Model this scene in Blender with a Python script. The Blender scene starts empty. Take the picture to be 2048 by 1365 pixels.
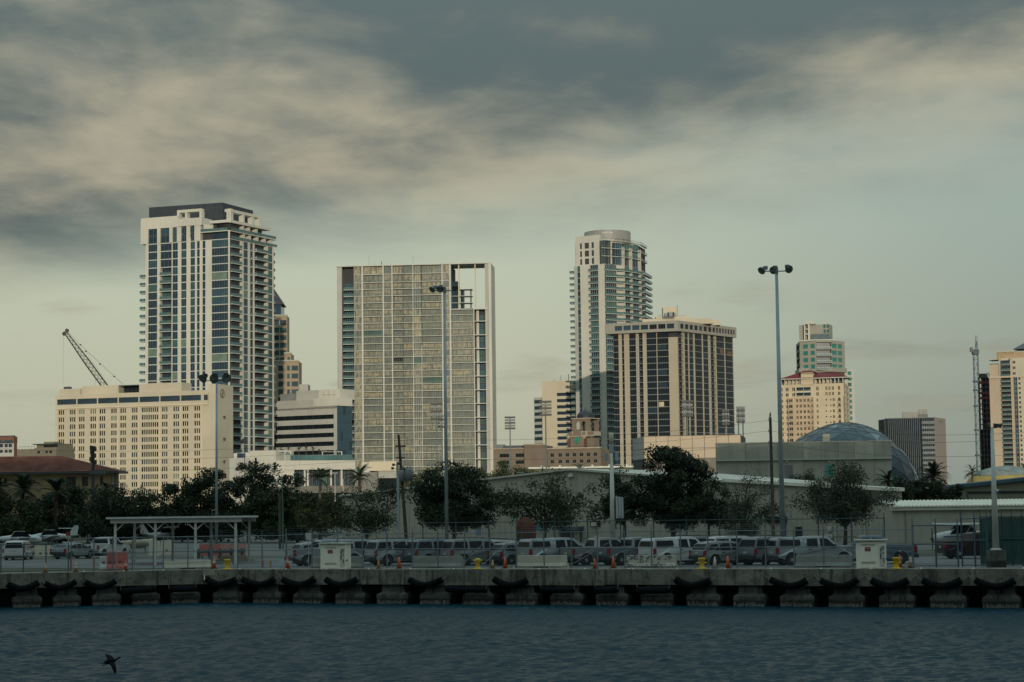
import bpy, math, random
import numpy as np
from mathutils import Vector, Matrix
R = math.radians
scene = bpy.context.scene
col = scene.collection
rnd = random.Random(7)

# ------------------------------------------------------------------ camera
FPX, CX, CY = 4000.0, 1024.0, 682.5          # focal length and centre in photo pixels
CAMZ = 6.0
PITCH = math.atan(345.5 / FPX)
ROLL = R(0.7)
cd = bpy.data.cameras.new('camera')
cam = bpy.data.objects.new('camera', cd)
col.objects.link(cam)
scene.camera = cam
cd.sensor_width = 36.0
cd.lens = FPX / 2048 * 36.0
cd.clip_start = 0.5
cd.clip_end = 12000
CM = Matrix.Rotation(R(90) + PITCH, 3, 'X') @ Matrix.Rotation(-ROLL, 3, 'Z')
cam.matrix_world = Matrix.Translation((0, 0, CAMZ)) @ CM.to_4x4()

# ------------------------------------------------------------------ world and sun
SUN_EL, SUN_AZ = R(8.0), R(5)      # the sun stands low, behind the camera and to its right
w = bpy.data.worlds.new('World')
scene.world = w
w.use_nodes = True
nt = w.node_tree
N, L = nt.nodes, nt.links
N.clear()


def nd(tree, t, **kw):
    n = tree.nodes.new(t)
    for k, v in kw.items():
        if k in n.inputs.keys():
            n.inputs[k].default_value = v
        else:
            setattr(n, k, v)
    return n


def math_(tree, op, a, b=None, c=None, clamp=False):
    n = tree.nodes.new('ShaderNodeMath')
    n.operation = op
    n.use_clamp = clamp
    for i, q in enumerate((a, b, c)):
        if q is None:
            continue
        if isinstance(q, (int, float)):
            n.inputs[i].default_value = q
        else:
            tree.links.new(q, n.inputs[i])
    return n.outputs[0]


def smooth(tree, v, a, b):
    n = tree.nodes.new('ShaderNodeMapRange')
    n.interpolation_type = 'SMOOTHSTEP'
    tree.links.new(v, n.inputs[0])
    n.inputs[1].default_value = a
    n.inputs[2].default_value = b
    return n.outputs[0]


def mixc(tree, f, a, b, blend='MIX'):
    n = tree.nodes.new('ShaderNodeMix')
    n.data_type = 'RGBA'
    n.blend_type = blend
    for s, q in ((0, f), (6, a), (7, b)):
        if isinstance(q, (int, float)):
            n.inputs[s].default_value = q
        elif isinstance(q, tuple):
            n.inputs[s].default_value = (*q, 1)
        else:
            tree.links.new(q, n.inputs[s])
    return n.outputs[2]


sky = nd(nt, 'ShaderNodeTexSky', sky_type='NISHITA', sun_disc=False)
sky.sun_elevation = SUN_EL
sky.sun_rotation = R(180) - SUN_AZ
sky.air_density = 1.4
sky.dust_density = 3.0
tc = N.new('ShaderNodeTexCoord')
sep = N.new('ShaderNodeSeparateXYZ')
L.new(tc.outputs['Generated'], sep.inputs[0])
dx, dy, dz = sep.outputs
zz = math_(nt, 'MAXIMUM', dz, 0.012)
zp = math_(nt, 'ADD', zz, 0.06)
U = math_(nt, 'DIVIDE', dx, zp)
V = math_(nt, 'DIVIDE', dy, zp)
comb = N.new('ShaderNodeCombineXYZ')
L.new(U, comb.inputs[0])
L.new(V, comb.inputs[1])


def noise(vec, scale, det, rough, dist, loc=(0, 0, 0), sc=(1, 1, 1)):
    mp = N.new('ShaderNodeMapping')
    mp.inputs[1].default_value = loc
    mp.inputs[3].default_value = sc
    L.new(vec, mp.inputs[0])
    n = nd(nt, 'ShaderNodeTexNoise')
    n.inputs['Scale'].default_value = scale
    n.inputs['Detail'].default_value = det
    n.inputs['Roughness'].default_value = rough
    n.inputs['Distortion'].default_value = dist
    L.new(mp.outputs[0], n.inputs['Vector'])
    return n.outputs[0]


n_big = noise(comb.outputs[0], 0.75, 6, 0.55, 0.3, (-4.57, -5.96, 1.53), (1.0, 0.8, 1))
n_mid = noise(comb.outputs[0], 1.6, 7, 0.54, 0.2, (3.37, 16.17, 3.28), (0.9, 0.55, 1))
n_fine = noise(comb.outputs[0], 4.2, 5, 0.55, 0.3, (17.16, 14.26, 8.84), (0.8, 0.5, 1))
# the cloud sheet thins out towards the land: clear past a slanting front
front = math_(nt, 'ADD', math_(nt, 'MULTIPLY', U, 0.56), V)
front = math_(nt, 'ADD', front, math_(nt, 'MULTIPLY', math_(nt, 'SUBTRACT', n_big, 0.5), 1.8))
cover = smooth(nt, front, 5.2, 3.75)
dens = math_(nt, 'ADD', math_(nt, 'MULTIPLY', n_big, 0.55), math_(nt, 'MULTIPLY', n_mid, 0.45))
wisp = math_(nt, 'MULTIPLY', math_(nt, 'MULTIPLY', smooth(nt, dens, 0.52, 0.66), 0.6), smooth(nt, dz, 0.02, 0.08))
mask = math_(nt, 'MAXIMUM', math_(nt, 'MULTIPLY', cover, smooth(nt, dens, 0.20, 0.36)), wisp)
lit = math_(nt, 'ADD', math_(nt, 'MULTIPLY', n_mid, 0.65), math_(nt, 'MULTIPLY', n_fine, 0.35))
# low sun lights the flanks of far clouds; the nearer ones show their grey bases
lit = math_(nt, 'SUBTRACT', lit, math_(nt, 'MULTIPLY', smooth(nt, dz, 0.13, 0.30), 0.07))
ccol = mixc(nt, smooth(nt, lit, 0.36, 0.66), (0.072, 0.097, 0.098), (0.295, 0.272, 0.20))
hz = smooth(nt, dz, 0.0, 0.30)
haze = mixc(nt, hz, (0.475, 0.49, 0.375), (0.235, 0.31, 0.29))
side = smooth(nt, dx, -0.05, 0.30)
haze = mixc(nt, math_(nt, 'MULTIPLY', side, 0.75), haze, (0.185, 0.25, 0.245))
skyc = nd(nt, 'ShaderNodeVectorMath', operation='SCALE')
L.new(sky.outputs[0], skyc.inputs[0])
skyc.inputs['Scale'].default_value = 0.10
clear = mixc(nt, 0.85, skyc.outputs[0], haze)
allc = mixc(nt, mask, clear, ccol)
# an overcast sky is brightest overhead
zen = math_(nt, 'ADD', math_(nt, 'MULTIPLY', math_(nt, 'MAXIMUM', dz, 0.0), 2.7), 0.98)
# and bluer, where the sheet is thin
allc = mixc(nt, math_(nt, 'MULTIPLY', smooth(nt, dz, 0.27, 0.8), 0.85), allc, (0.185, 0.262, 0.285))
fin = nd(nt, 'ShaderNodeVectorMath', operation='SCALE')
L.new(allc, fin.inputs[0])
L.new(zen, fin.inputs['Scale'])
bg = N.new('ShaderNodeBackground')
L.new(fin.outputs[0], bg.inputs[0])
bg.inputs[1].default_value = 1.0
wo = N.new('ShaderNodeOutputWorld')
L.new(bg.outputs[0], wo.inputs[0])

sd = bpy.data.lights.new('sun', 'SUN')
sd.energy = 2.1
sd.angle = R(0.6)
sd.color = (1.0, 0.88, 0.69)
sun = bpy.data.objects.new('sun', sd)
col.objects.link(sun)
sdir = Vector((math.sin(SUN_AZ) * math.cos(SUN_EL), -math.cos(SUN_AZ) * math.cos(SUN_EL), math.sin(SUN_EL)))
sun.rotation_euler = sdir.to_track_quat('Z', 'Y').to_euler()
sun.location = (40, -80, 120)

scene.view_settings.view_transform = 'Standard'
scene.view_settings.look = 'None'
scene.view_settings.exposure = 0.0
scene.view_settings.gamma = 1.0
scene.view_settings.use_curve_mapping = False
scene.render.engine = 'CYCLES'
scene.cycles.max_bounces = 5
scene.cycles.diffuse_bounces = 2
scene.cycles.glossy_bounces = 3
scene.cycles.transparent_max_bounces = 12

# ------------------------------------------------------------------ pixel helpers
def ray(px, py):
    return CM @ Vector(((px - CX) / FPX, -(py - CY) / FPX, -1.0))


def at(px, py, Y):
    d = ray(px, py)
    t = Y / d.y
    return Vector((d.x * t, Y, CAMZ + d.z * t))


DECK = 2.35


def ground(px, py, z=DECK):
    d = ray(px, py)
    t = (z - CAMZ) / d.z
    return Vector((d.x * t, d.y * t, z))


def hat(px, py, Y):
    """height of a photo row at a distance"""
    return at(px, py, Y).z


# the quay line, measured at its joint and its right end
QA = Vector((-21.9, 142.0))
QT = (Vector((29.6, 120.5)) - QA).normalized()
QN = Vector((-QT.y, QT.x))          # inland


def quay(px, q, py=1100):
    """point on the line q metres inland of the quay edge, under photo column px"""
    d = ray(px, py)
    o = QA + QN * q
    # solve o + s*QT = k*(d.x,d.y)
    det = d.x * (-QT.y) + QT.x * d.y
    k = (o.x * (-QT.y) + QT.x * o.y) / det
    return Vector((d.x * k, d.y * k))


QANG = math.atan2(QT.y, QT.x)

# ------------------------------------------------------------------ materials
MATS = {}


def mat(name, c, rough=0.7, metal=0.0, var=0.12, scale=0.6, bump=0.0, bscale=8.0, streak=0.0, spec=0.5, alpha=None):
    if name in MATS:
        return MATS[name]
    m = bpy.data.materials.new(name)
    MATS[name] = m
    m.use_nodes = True
    t = m.node_tree
    b = t.nodes['Principled BSDF']
    b.inputs['Roughness'].default_value = rough
    b.inputs['Metallic'].default_value = metal
    b.inputs['Specular IOR Level'].default_value = spec
    tcn = t.nodes.new('ShaderNodeTexCoord')
    no = t.nodes.new('ShaderNodeTexNoise')
    no.inputs['Scale'].default_value = scale
    no.inputs['Detail'].default_value = 5
    t.links.new(tcn.outputs['Object'], no.inputs['Vector'])
    lo = tuple(max(0, x * (1 - var)) for x in c)
    hi = tuple(min(1, x * (1 + var)) for x in c)
    f = smooth(t, no.outputs[0], 0.3, 0.7)
    base = mixc(t, f, lo, hi)
    if streak > 0:
        mp = t.nodes.new('ShaderNodeMapping')
        mp.inputs[3].default_value = (1.3, 1.3, 0.06)
        t.links.new(tcn.outputs['Object'], mp.inputs[0])
        n2 = t.nodes.new('ShaderNodeTexNoise')
        n2.inputs['Scale'].default_value = 1.0
        n2.inputs['Detail'].default_value = 4
        t.links.new(mp.outputs[0], n2.inputs['Vector'])
        base = mixc(t, math_(t, 'MULTIPLY', smooth(t, n2.outputs[0], 0.45, 0.75), streak), base, tuple(x * 0.45 for x in c))
    t.links.new(base, b.inputs['Base Color'])
    if bump > 0:
        n3 = t.nodes.new('ShaderNodeTexNoise')
        n3.inputs['Scale'].default_value = bscale
        n3.inputs['Detail'].default_value = 4
        t.links.new(tcn.outputs['Object'], n3.inputs['Vector'])
        bp = t.nodes.new('ShaderNodeBump')
        bp.inputs['Strength'].default_value = bump
        bp.inputs['Distance'].default_value = 0.05
        t.links.new(n3.outputs[0], bp.inputs['Height'])
        t.links.new(bp.outputs[0], b.inputs['Normal'])
    if alpha is not None:
        b.inputs['Alpha'].default_value = alpha
    return m


def glass(name, c, rough=0.12, var=0.25, scale=0.15):
    return mat(name, c, rough, 0.0, var, scale, spec=0.4)


# ------------------------------------------------------------------ mesh builder
class MB:
    def __init__(self):
        self.v, self.f, self.m = [], [], []
        self.mi = 0
        self.sm = []
        self.smooth = False

    def add(self, vs, fs):
        o = len(self.v)
        self.v.extend(tuple(p) for p in vs)
        for f in fs:
            self.f.append(tuple(i + o for i in f))
            self.m.append(self.mi)
            self.sm.append(self.smooth)
        return self

    def box(self, x0, x1, y0, y1, z0, z1):
        vs = [(x, y, z) for z in (z0, z1) for y in (y0, y1) for x in (x0, x1)]
        return self.add(vs, [(0, 2, 3, 1), (4, 5, 7, 6), (0, 1, 5, 4), (2, 6, 7, 3), (0, 4, 6, 2), (1, 3, 7, 5)])

    def hexa(self, p):
        """8 points: bottom ring 0-3, top ring 4-7 (counter-clockwise seen from above)"""
        return self.add(p, [(3, 2, 1, 0), (4, 5, 6, 7), (0, 1, 5, 4), (1, 2, 6, 5), (2, 3, 7, 6), (3, 0, 4, 7)])

    def prism(self, poly, z0, z1, top=None):
        """poly counter-clockwise xy; top: other polygon for the upper ring"""
        n = len(poly)
        tp = top or poly
        vs = [(p[0], p[1], z0) for p in poly] + [(p[0], p[1], z1) for p in tp]
        fs = [tuple(range(n - 1, -1, -1)), tuple(range(n, 2 * n))]
        fs += [(i, (i + 1) % n, n + (i + 1) % n, n + i) for i in range(n)]
        return self.add(vs, fs)

    def tube(self, p, q, r0, r1=None, n=8, caps=True):
        p, q = Vector(p), Vector(q)
        r1 = r0 if r1 is None else r1
        d = q - p
        if d.length < 1e-6:
            return self
        d.normalize()
        a = d.orthogonal().normalized()
        b = d.cross(a)
        vs = []
        for c, r in ((p, r0), (q, r1)):
            for i in range(n):
                t = 2 * math.pi * i / n
                vs.append(c + a * (math.cos(t) * r) + b * (math.sin(t) * r))
        fs = [(i, (i + 1) % n, n + (i + 1) % n, n + i) for i in range(n)]
        if caps:
            fs += [tuple(range(n - 1, -1, -1)), tuple(range(n, 2 * n))]
        return self.add(vs, fs)

    def path(self, pts, r, n=6, taper=None):
        for i in range(len(pts) - 1):
            r0 = r if taper is None else r + (taper - r) * i / (len(pts) - 1)
            r1 = r if taper is None else r + (taper - r) * (i + 1) / (len(pts) - 1)
            self.tube(pts[i], pts[i + 1], r0, r1, n)
        return self

    def lathe(self, prof, n=16, c=(0, 0, 0), axis='z'):
        """prof: list of (r, h)"""
        vs = []
        for r, h in prof:
            for i in range(n):
                t = 2 * math.pi * i / n
                x, y = math.cos(t) * r, math.sin(t) * r
                if axis == 'z':
                    vs.append((c[0] + x, c[1] + y, c[2] + h))
                elif axis == 'y':
                    vs.append((c[0] + x, c[1] + h, c[2] - y))
                else:
                    vs.append((c[0] + h, c[1] + x, c[2] + y))
        fs = []
        k = len(prof)
        for j in range(k - 1):
            for i in range(n):
                fs.append((j * n + i, j * n + (i + 1) % n, (j + 1) * n + (i + 1) % n, (j + 1) * n + i))
        fs.append(tuple(range(n - 1, -1, -1)))
        fs.append(tuple((k - 1) * n + i for i in range(n)))
        return self.add(vs, fs)

    def quad(self, a, b, c, d):
        return self.add([a, b, c, d], [(0, 1, 2, 3)])

    def mesh(self, name, mats):
        me = bpy.data.meshes.new(name)
        me.from_pydata(self.v, [], self.f)
        for m in (mats if isinstance(mats, (list, tuple)) else [mats]):
            me.materials.append(m)
        if any(self.m):
            me.polygons.foreach_set('material_index', self.m)
        if any(self.sm):
            me.polygons.foreach_set('use_smooth', self.sm)
        me.update()
        return me

    def shift(self, o):
        self.v = [(x - o[0], y - o[1], z - o[2]) for x, y, z in self.v]
        return self

    def build(self, name, mats, parent=None, world=True):
        """world=True: the coordinates are world ones; the object sits at its parent's origin"""
        if parent is not None and world:
            self.shift(WO[parent.name])
        return inst(name, self.mesh(name, mats), parent)

    def make(self, name, mats, label, cat, group=None, kind=None):
        """a top-level thing of one mesh; origin at the middle of its base"""
        xs, ys, zs = zip(*self.v)
        o = ((min(xs) + max(xs)) / 2, (min(ys) + max(ys)) / 2, min(zs))
        self.shift(o)
        ob = inst(name, self.mesh(name, mats), None, o)
        tag(ob, label, cat, group, kind)
        return ob


WO = {}


def inst(name, me, parent=None, loc=(0, 0, 0), rz=0.0):
    ob = bpy.data.objects.new(name, me)
    col.objects.link(ob)
    ob.location = loc
    ob.rotation_euler = (0, 0, rz)
    lo = Vector(loc)
    if parent is not None:
        ob.parent = parent
        lo = lo + WO[parent.name]
    WO[ob.name] = lo
    return ob


def tag(ob, label=None, cat=None, group=None, kind=None):
    if label:
        ob['label'] = label
    if cat:
        ob['category'] = cat
    if group:
        ob['group'] = group
    if kind:
        ob['kind'] = kind
    return ob


def thing(name, label, cat, loc, group=None, rz=0.0):
    ob = bpy.data.objects.new(name, None)
    ob.empty_display_size = 0.5
    col.objects.link(ob)
    ob.location = loc
    ob.rotation_euler = (0, 0, rz)
    WO[ob.name] = Vector(loc)
    return tag(ob, label, cat, group)


def copy_tree(o, parent=None, loc=None, rz=None, label=None):
    c = o.copy()
    col.objects.link(c)
    if parent is not None:
        c.parent = parent
    if loc is not None:
        c.location = loc
    if rz is not None:
        c.rotation_euler = (0, 0, rz)
    if label:
        c['label'] = label
    WO[c.name] = Vector(c.location)
    for ch in list(o.children):
        copy_tree(ch, c)
    return c


# ------------------------------------------------------------------ facades
class Fac:
    """a vertical facade from the world point under photo column A (left) to B (right)"""

    def __init__(self, a, b):
        self.a, self.b = Vector((a[0], a[1])), Vector((b[0], b[1]))
        d = self.b - self.a
        self.w = d.length
        self.t = d / self.w
        self.n = Vector((self.t.y, -self.t.x))
        self.ang = math.atan2(self.t.y, self.t.x)

    @staticmethod
    def px(pa, ya, pb, yb, py):
        return Fac(at(pa, py, ya).xy, at(pb, py, yb).xy)

    def uz(self, px, py):
        d = ray(px, py)
        # a + u t = k d
        det = d.x * (-self.t.y) + self.t.x * d.y
        k = (self.a.x * (-self.t.y) + self.t.x * self.a.y) / det
        p = Vector((d.x * k, d.y * k))
        return (p - self.a).dot(self.t), CAMZ + d.z * k

    def u(self, px, py):
        return self.uz(px, py)[0]

    def z(self, px, py):
        return self.uz(px, py)[1]

    def p(self, u, d=0.0, z=0.0):
        q = self.a + self.t * u + self.n * d
        return Vector((q.x, q.y, z))

    def box(self, mb, u0, u1, d0, d1, z0, z1):
        """d0 inner, d1 outer"""
        ps = [self.p(u0, d1, z0), self.p(u1, d1, z0), self.p(u1, d0, z0), self.p(u0, d0, z0),
              self.p(u0, d1, z1), self.p(u1, d1, z1), self.p(u1, d0, z1), self.p(u0, d0, z1)]
        return mb.hexa(ps)

    def part(self, name, root, mat_, u0, u1, d0, d1, z0, z1):
        return self.box(MB(), u0, u1, d0, d1, z0, z1).build(name, mat_, root)

    def put(self, name, me, root, u, d, z):
        return inst(name, me, root, self.p(u, d, z) - WO[root.name], self.ang)


MESH = {}


def win_mesh(wd, h, nm, gm, fm, nt_=0, fr=0.10, bar=0.07):
    """window: x 0..wd, z 0..h, outward is -y"""
    key = ('win', round(wd, 2), round(h, 2), nm, nt_, gm.name, fm.name, fr, bar)
    if key in MESH:
        return MESH[key]
    mb = MB()
    mb.box(fr * .5, wd - fr * .5, 0.0, 0.06, fr * .5, h - fr * .5)
    mb.mi = 1
    mb.box(0, wd, -0.06, 0.05, 0, fr).box(0, wd, -0.06, 0.05, h - fr, h)
    mb.box(0, fr, -0.058, 0.05, fr, h - fr).box(wd - fr, wd, -0.058, 0.05, fr, h - fr)
    for i in range(1, nm):
        x = wd * i / nm
        mb.box(x - bar / 2, x + bar / 2, -0.05, 0.02, fr, h - fr)
    for i in range(1, nt_ + 1):
        z = h * i / (nt_ + 1)
        mb.box(fr, wd - fr, -0.04, 0.015, z - bar / 2, z + bar / 2)
    MESH[key] = mb.mesh('window', [gm, fm])
    return MESH[key]


def rail_mesh(wd, dp, h, railm, glassm=None, sides=True, step=1.2):
    """balcony rail standing on z=0: x 0..wd, outward -y by dp"""
    key = ('rail', round(wd, 2), round(dp, 2), round(h, 2), railm.name, glassm.name if glassm else '', sides)
    if key in MESH:
        return MESH[key]
    mb = MB()
    r = 0.045
    mb.box(0, wd, -dp - r, -dp + r, h - 0.09, h)
    n = max(1, int(round(wd / step)))
    for i in range(n + 1):
        x = min(max(wd * i / n, r), wd - r)
        mb.box(x - r * .8, x + r * .8, -dp - r * .8, -dp + r * .8, 0, h - 0.09)
    if sides:
        for x in (r, wd - r):
            mb.box(x - r, x + r, -dp + r, 0, h - 0.088, h)
            mb.box(x - r * .6, x + r * .6, -dp * .5 - r, -dp * .5 + r, 0, h - 0.09)
    if glassm:
        mb.mi = 1
        mb.box(0.05, wd - 0.05, -dp - 0.012, -dp + 0.012, 0.08, h - 0.12)
        if sides:
            for x in (r, wd - r):
                mb.box(x - 0.01, x + 0.01, -dp + .05, -0.02, 0.08, h - 0.12)
    MESH[key] = mb.mesh('railing', [railm] + ([glassm] if glassm else []))
    return MESH[key]


def slab_mesh(wd, dp, th, m):
    key = ('slab', round(wd, 2), round(dp, 2), th, m.name)
    if key not in MESH:
        MESH[key] = MB().box(0, wd, -dp, 0, -th, 0).mesh('balcony', m)
    return MESH[key]


def balcony(F, root, u0, u1, d, z, dp, slabm, railm, glassm=None, th=0.25, h=1.1):
    """a slab (the part) with its rail (the sub-part); z is the floor level"""
    b = F.put('balcony', slab_mesh(u1 - u0, dp, th, slabm), root, u0, d, z)
    inst('railing', rail_mesh(u1 - u0, dp - 0.06, h, railm, glassm), b)
    return b


def window(F, root, u0, u1, d, z0, z1, gm, fm, nm=2, nt_=0, fr=0.10, bar=0.07, name='window'):
    return F.put(name, win_mesh(u1 - u0, z1 - z0, nm, gm, fm, nt_, fr, bar), root, u0, d, z0)


def bproot(name, label, cat, F, z=DECK, d=-6.0, group=None):
    p = F.p(F.w / 2, d, z)
    return thing(name, label, cat, p, group)


def lerp(a, b, t):
    return a + (b - a) * t

# ================================================================== SETTING
# ------------------------------------------------------------------ water
def make_water():
    m = bpy.data.materials.new('water')
    m.use_nodes = True
    t = m.node_tree
    b = t.nodes['Principled BSDF']
    b.inputs['Base Color'].default_value = (0.006, 0.031, 0.045, 1)
    b.inputs['Roughness'].default_value = 0.28
    b.inputs['IOR'].default_value = 1.33
    b.inputs['Specular IOR Level'].default_value = 0.06
    tcn = t.nodes.new('ShaderNodeTexCoord')
    hs = []
    for sc, mp_ in ((2.6, (1.0, 0.7, 1)), (7.5, (1.0, 0.8, 1))):
        mp = t.nodes.new('ShaderNodeMapping')
        mp.inputs[3].default_value = mp_
        t.links.new(tcn.outputs['Object'], mp.inputs[0])
        n = t.nodes.new('ShaderNodeTexNoise')
        n.inputs['Scale'].default_value = sc
        n.inputs['Detail'].default_value = 4
        n.inputs['Roughness'].default_value = 0.6
        t.links.new(mp.outputs[0], n.inputs['Vector'])
        hs.append(n.outputs[0])
    hh = math_(t, 'ADD', math_(t, 'MULTIPLY', hs[0], 1.0), math_(t, 'MULTIPLY', hs[1], 0.35))
    bp = t.nodes.new('ShaderNodeBump')
    bp.inputs['Strength'].default_value = 0.7
    bp.inputs['Distance'].default_value = 0.16
    t.links.new(hh, bp.inputs['Height'])
    t.links.new(bp.outputs[0], b.inputs['Normal'])
    xs = np.concatenate(([-4000, -600, -120], np.arange(-44, 44.01, 0.19), [120, 600, 4000]))
    ys = np.concatenate(([-4000, -400, 0, 40], np.arange(62, 152, 0.19), [170]))
    X, Y = np.meshgrid(xs, ys)
    g = np.random.RandomState(3)
    Z = np.zeros_like(X)
    for k in range(46):
        lam = 0.40 * (3.6 ** (g.rand()))
        ang = math.radians(255 + g.randn() * 38)
        kx, ky = math.cos(ang) * 2 * math.pi / lam, math.sin(ang) * 2 * math.pi / lam
        ph = g.rand() * 6.28
        amp = 0.0066 * lam ** 0.6
        Z += amp * np.sin(kx * X + ky * Y + ph + 0.5 * np.sin(0.31 * X + 0.17 * Y + k))
    fade = ((np.abs(X) <= 44) & (Y >= 62) & (Y <= 151.5))
    Z = np.where(fade, Z, 0.0)
    nr, nc = X.shape
    V_ = np.stack([X, Y, Z], -1).reshape(-1, 3)
    idx = np.arange(nr * nc).reshape(nr, nc)
    F_ = np.stack([idx[:-1, :-1], idx[:-1, 1:], idx[1:, 1:], idx[1:, :-1]], -1).reshape(-1, 4)
    me = bpy.data.meshes.new('water')
    me.vertices.add(len(V_))
    me.vertices.foreach_set('co', V_.astype(np.float32).ravel())
    me.loops.add(F_.size)
    me.loops.foreach_set('vertex_index', F_.astype(np.int32).ravel())
    me.polygons.add(len(F_))
    me.polygons.foreach_set('loop_start', np.arange(0, F_.size, 4, dtype=np.int32))
    me.polygons.foreach_set('use_smooth', np.ones(len(F_), dtype=bool))
    me.update(calc_edges=True)
    me.materials.append(m)
    o = inst('water', me)
    tag(o, 'dark teal rippled harbour water in front of the quay', kind='structure')


make_water()

# ------------------------------------------------------------------ materials of the setting
def stained(name, c, dark, pale, tide=None):
    """weathered concrete: mottling, run-down stains, pale patches; tide: height of the algae line"""
    m = mat(name, c, .9, var=.3, scale=.9, bump=.6, bscale=5)
    t = m.node_tree
    b = t.nodes['Principled BSDF']
    old = b.inputs['Base Color'].links[0].from_socket
    tcn = t.nodes.new('ShaderNodeTexCoord')

    def nz(sc, det, rough, off):
        mp = t.nodes.new('ShaderNodeMapping')
        mp.inputs[1].default_value = off
        mp.inputs[3].default_value = sc
        t.links.new(tcn.outputs['Object'], mp.inputs[0])
        n = t.nodes.new('ShaderNodeTexNoise')
        n.inputs['Scale'].default_value = 1.0
        n.inputs['Detail'].default_value = det
        n.inputs['Roughness'].default_value = rough
        t.links.new(mp.outputs[0], n.inputs['Vector'])
        return n.outputs[0]
    run = nz((2.2, 2.2, .22), 6, .65, (3, 1, 0))
    patch = nz((.55, .55, .9), 8, .7, (9, 4, 2))
    spot = nz((3.5, 3.5, 3.5), 7, .7, (1, 7, 5))
    col_ = mixc(t, math_(t, 'MULTIPLY', smooth(t, patch, .50, .60), .75), old, pale)
    col_ = mixc(t, math_(t, 'MULTIPLY', smooth(t, run, .50, .64), .85), col_, dark)
    col_ = mixc(t, math_(t, 'MULTIPLY', smooth(t, spot, .56, .62), .7), col_, dark)
    if tide is not None:
        sp_ = t.nodes.new('ShaderNodeSeparateXYZ')
        t.links.new(tcn.outputs['Object'], sp_.inputs[0])
        hgt = math_(t, 'ADD', sp_.outputs[2], math_(t, 'MULTIPLY', math_(t, 'SUBTRACT', spot, .5), .5))
        col_ = mixc(t, smooth(t, hgt, tide + .10, tide - .06), col_, dark)
    t.links.new(col_, b.inputs['Base Color'])
    return m


M_CONC = stained('quay concrete', (0.150, 0.143, 0.110), (.042, .041, .034), (.235, .222, .175))
M_CONC2 = stained('pier concrete', (0.088, 0.092, 0.076), (.020, .023, .020), (.135, .136, .112), .40)
M_DARKVOID = mat('shaded void black', (0.012, 0.013, 0.014), 0.6, var=0.4)  # near-black colour stands in for the shade between the piers
M_DECK = mat('deck concrete', (0.20, 0.175, 0.14), 0.9, var=0.25, scale=0.5, bump=0.2)
M_ASPH = mat('asphalt', (0.10, 0.105, 0.105), 0.9, var=0.3, scale=0.25, bump=0.2, bscale=20)
M_APRON = mat('airfield apron', (0.09, 0.095, 0.085), 0.95, var=0.3, scale=0.06)
M_GRASS = mat('airfield grass', (0.05, 0.06, 0.03), 1.0, var=0.4, scale=0.05)

QL = Vector((at(-60, 1147, 136.5).x, 136.5))          # left arm of the quay runs off to the left
QR = QA + QT * 120.0
LT = (QA - QL).normalized()
LN = Vector((-LT.y, LT.x))

gmb = MB()
gmb.add([(QL.x - 900, QL.y + 0.3, DECK - 0.02), (QL.x, QL.y + 0.3, DECK - 0.02), (QA.x, QA.y + 0.3, DECK - 0.02), (QR.x + QN.x * .3, QR.y + QN.y * .3, DECK - 0.02),
         (9000, QR.y - 40, DECK - 0.02), (9000, 9000, DECK - 0.02), (-9000, 9000, DECK - 0.02), (-9000, QL.y + 60, DECK - 0.02)], [tuple(range(8))])
tag(gmb.build('ground', M_GRASS), 'low dark ground of the port and the airfield', kind='structure')


def strip(name, label, m, q0, q1, z, s0, s1):
    p = [QA + QT * s0 + QN * q0, QA + QT * s1 + QN * q0, QA + QT * s1 + QN * q1, QA + QT * s0 + QN * q1]
    mb = MB()
    mb.add([(a.x, a.y, z) for a in p], [(0, 1, 2, 3)])
    return tag(mb.build(name, m), label, kind='structure')


strip('parking_lot', 'grey asphalt parking lot behind the quay fence', M_ASPH, 3.4, 32, DECK + 0.004, -60, 90)
strip('apron', 'grey airfield apron where the light aircraft stand', M_APRON, 40, 300, DECK - 0.008, -260, 40)

# the quay: cap beam, deck, piers, dark back wall
quay_root = thing('quay', 'weathered concrete quay on squat piers along the water', 'quay', (QA.x, QA.y, 0))
quay_root['kind'] = 'structure'
del quay_root['category']
FQ = Fac(QA, QR)
FL = Fac(QL, QA)


def qu(px, py=1150):
    return FQ.u(px, py) if px >= 411 else None


# deck slabs, one per pour, tiny steps and open joints between them
cuts = [0.0]
while cuts[-1] < 60:
    cuts.append(cuts[-1] + 6.1 + rnd.uniform(-.3, .3))
for a, b in zip(cuts[:-1], cuts[1:]):
    j = rnd.uniform(-0.012, 0.012)
    mb = MB()
    FQ.box(mb, a + 0.012, b - 0.012, -3.4, 0.0 + j, DECK - 1.02 + rnd.uniform(-.04, .04), DECK + rnd.uniform(-.006, .004))
    mb.build('cap_beam', M_CONC, quay_root)
lc = [0.0, FL.w * .33, FL.w * .66, FL.w]
for a, b in zip(lc[:-1], lc[1:]):
    mb = MB()
    FL.box(mb, a + 0.012, b - 0.012, -3.4, -0.05, DECK - 1.02, DECK - 0.01)
    mb.build('cap_beam', M_CONC, quay_root)
mb = MB()
FQ.box(mb, -0.2, 0.85, -0.3, 0.035, DECK - 0.42, DECK + 0.012)
mb.build('joint_block', mat('pale patched concrete', (0.30, 0.28, 0.23), 0.9, var=.2), quay_root)
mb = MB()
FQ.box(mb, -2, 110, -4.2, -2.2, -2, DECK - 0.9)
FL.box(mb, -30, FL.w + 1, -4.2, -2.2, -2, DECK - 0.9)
mb.build('back_wall', M_DARKVOID, quay_root)

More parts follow.
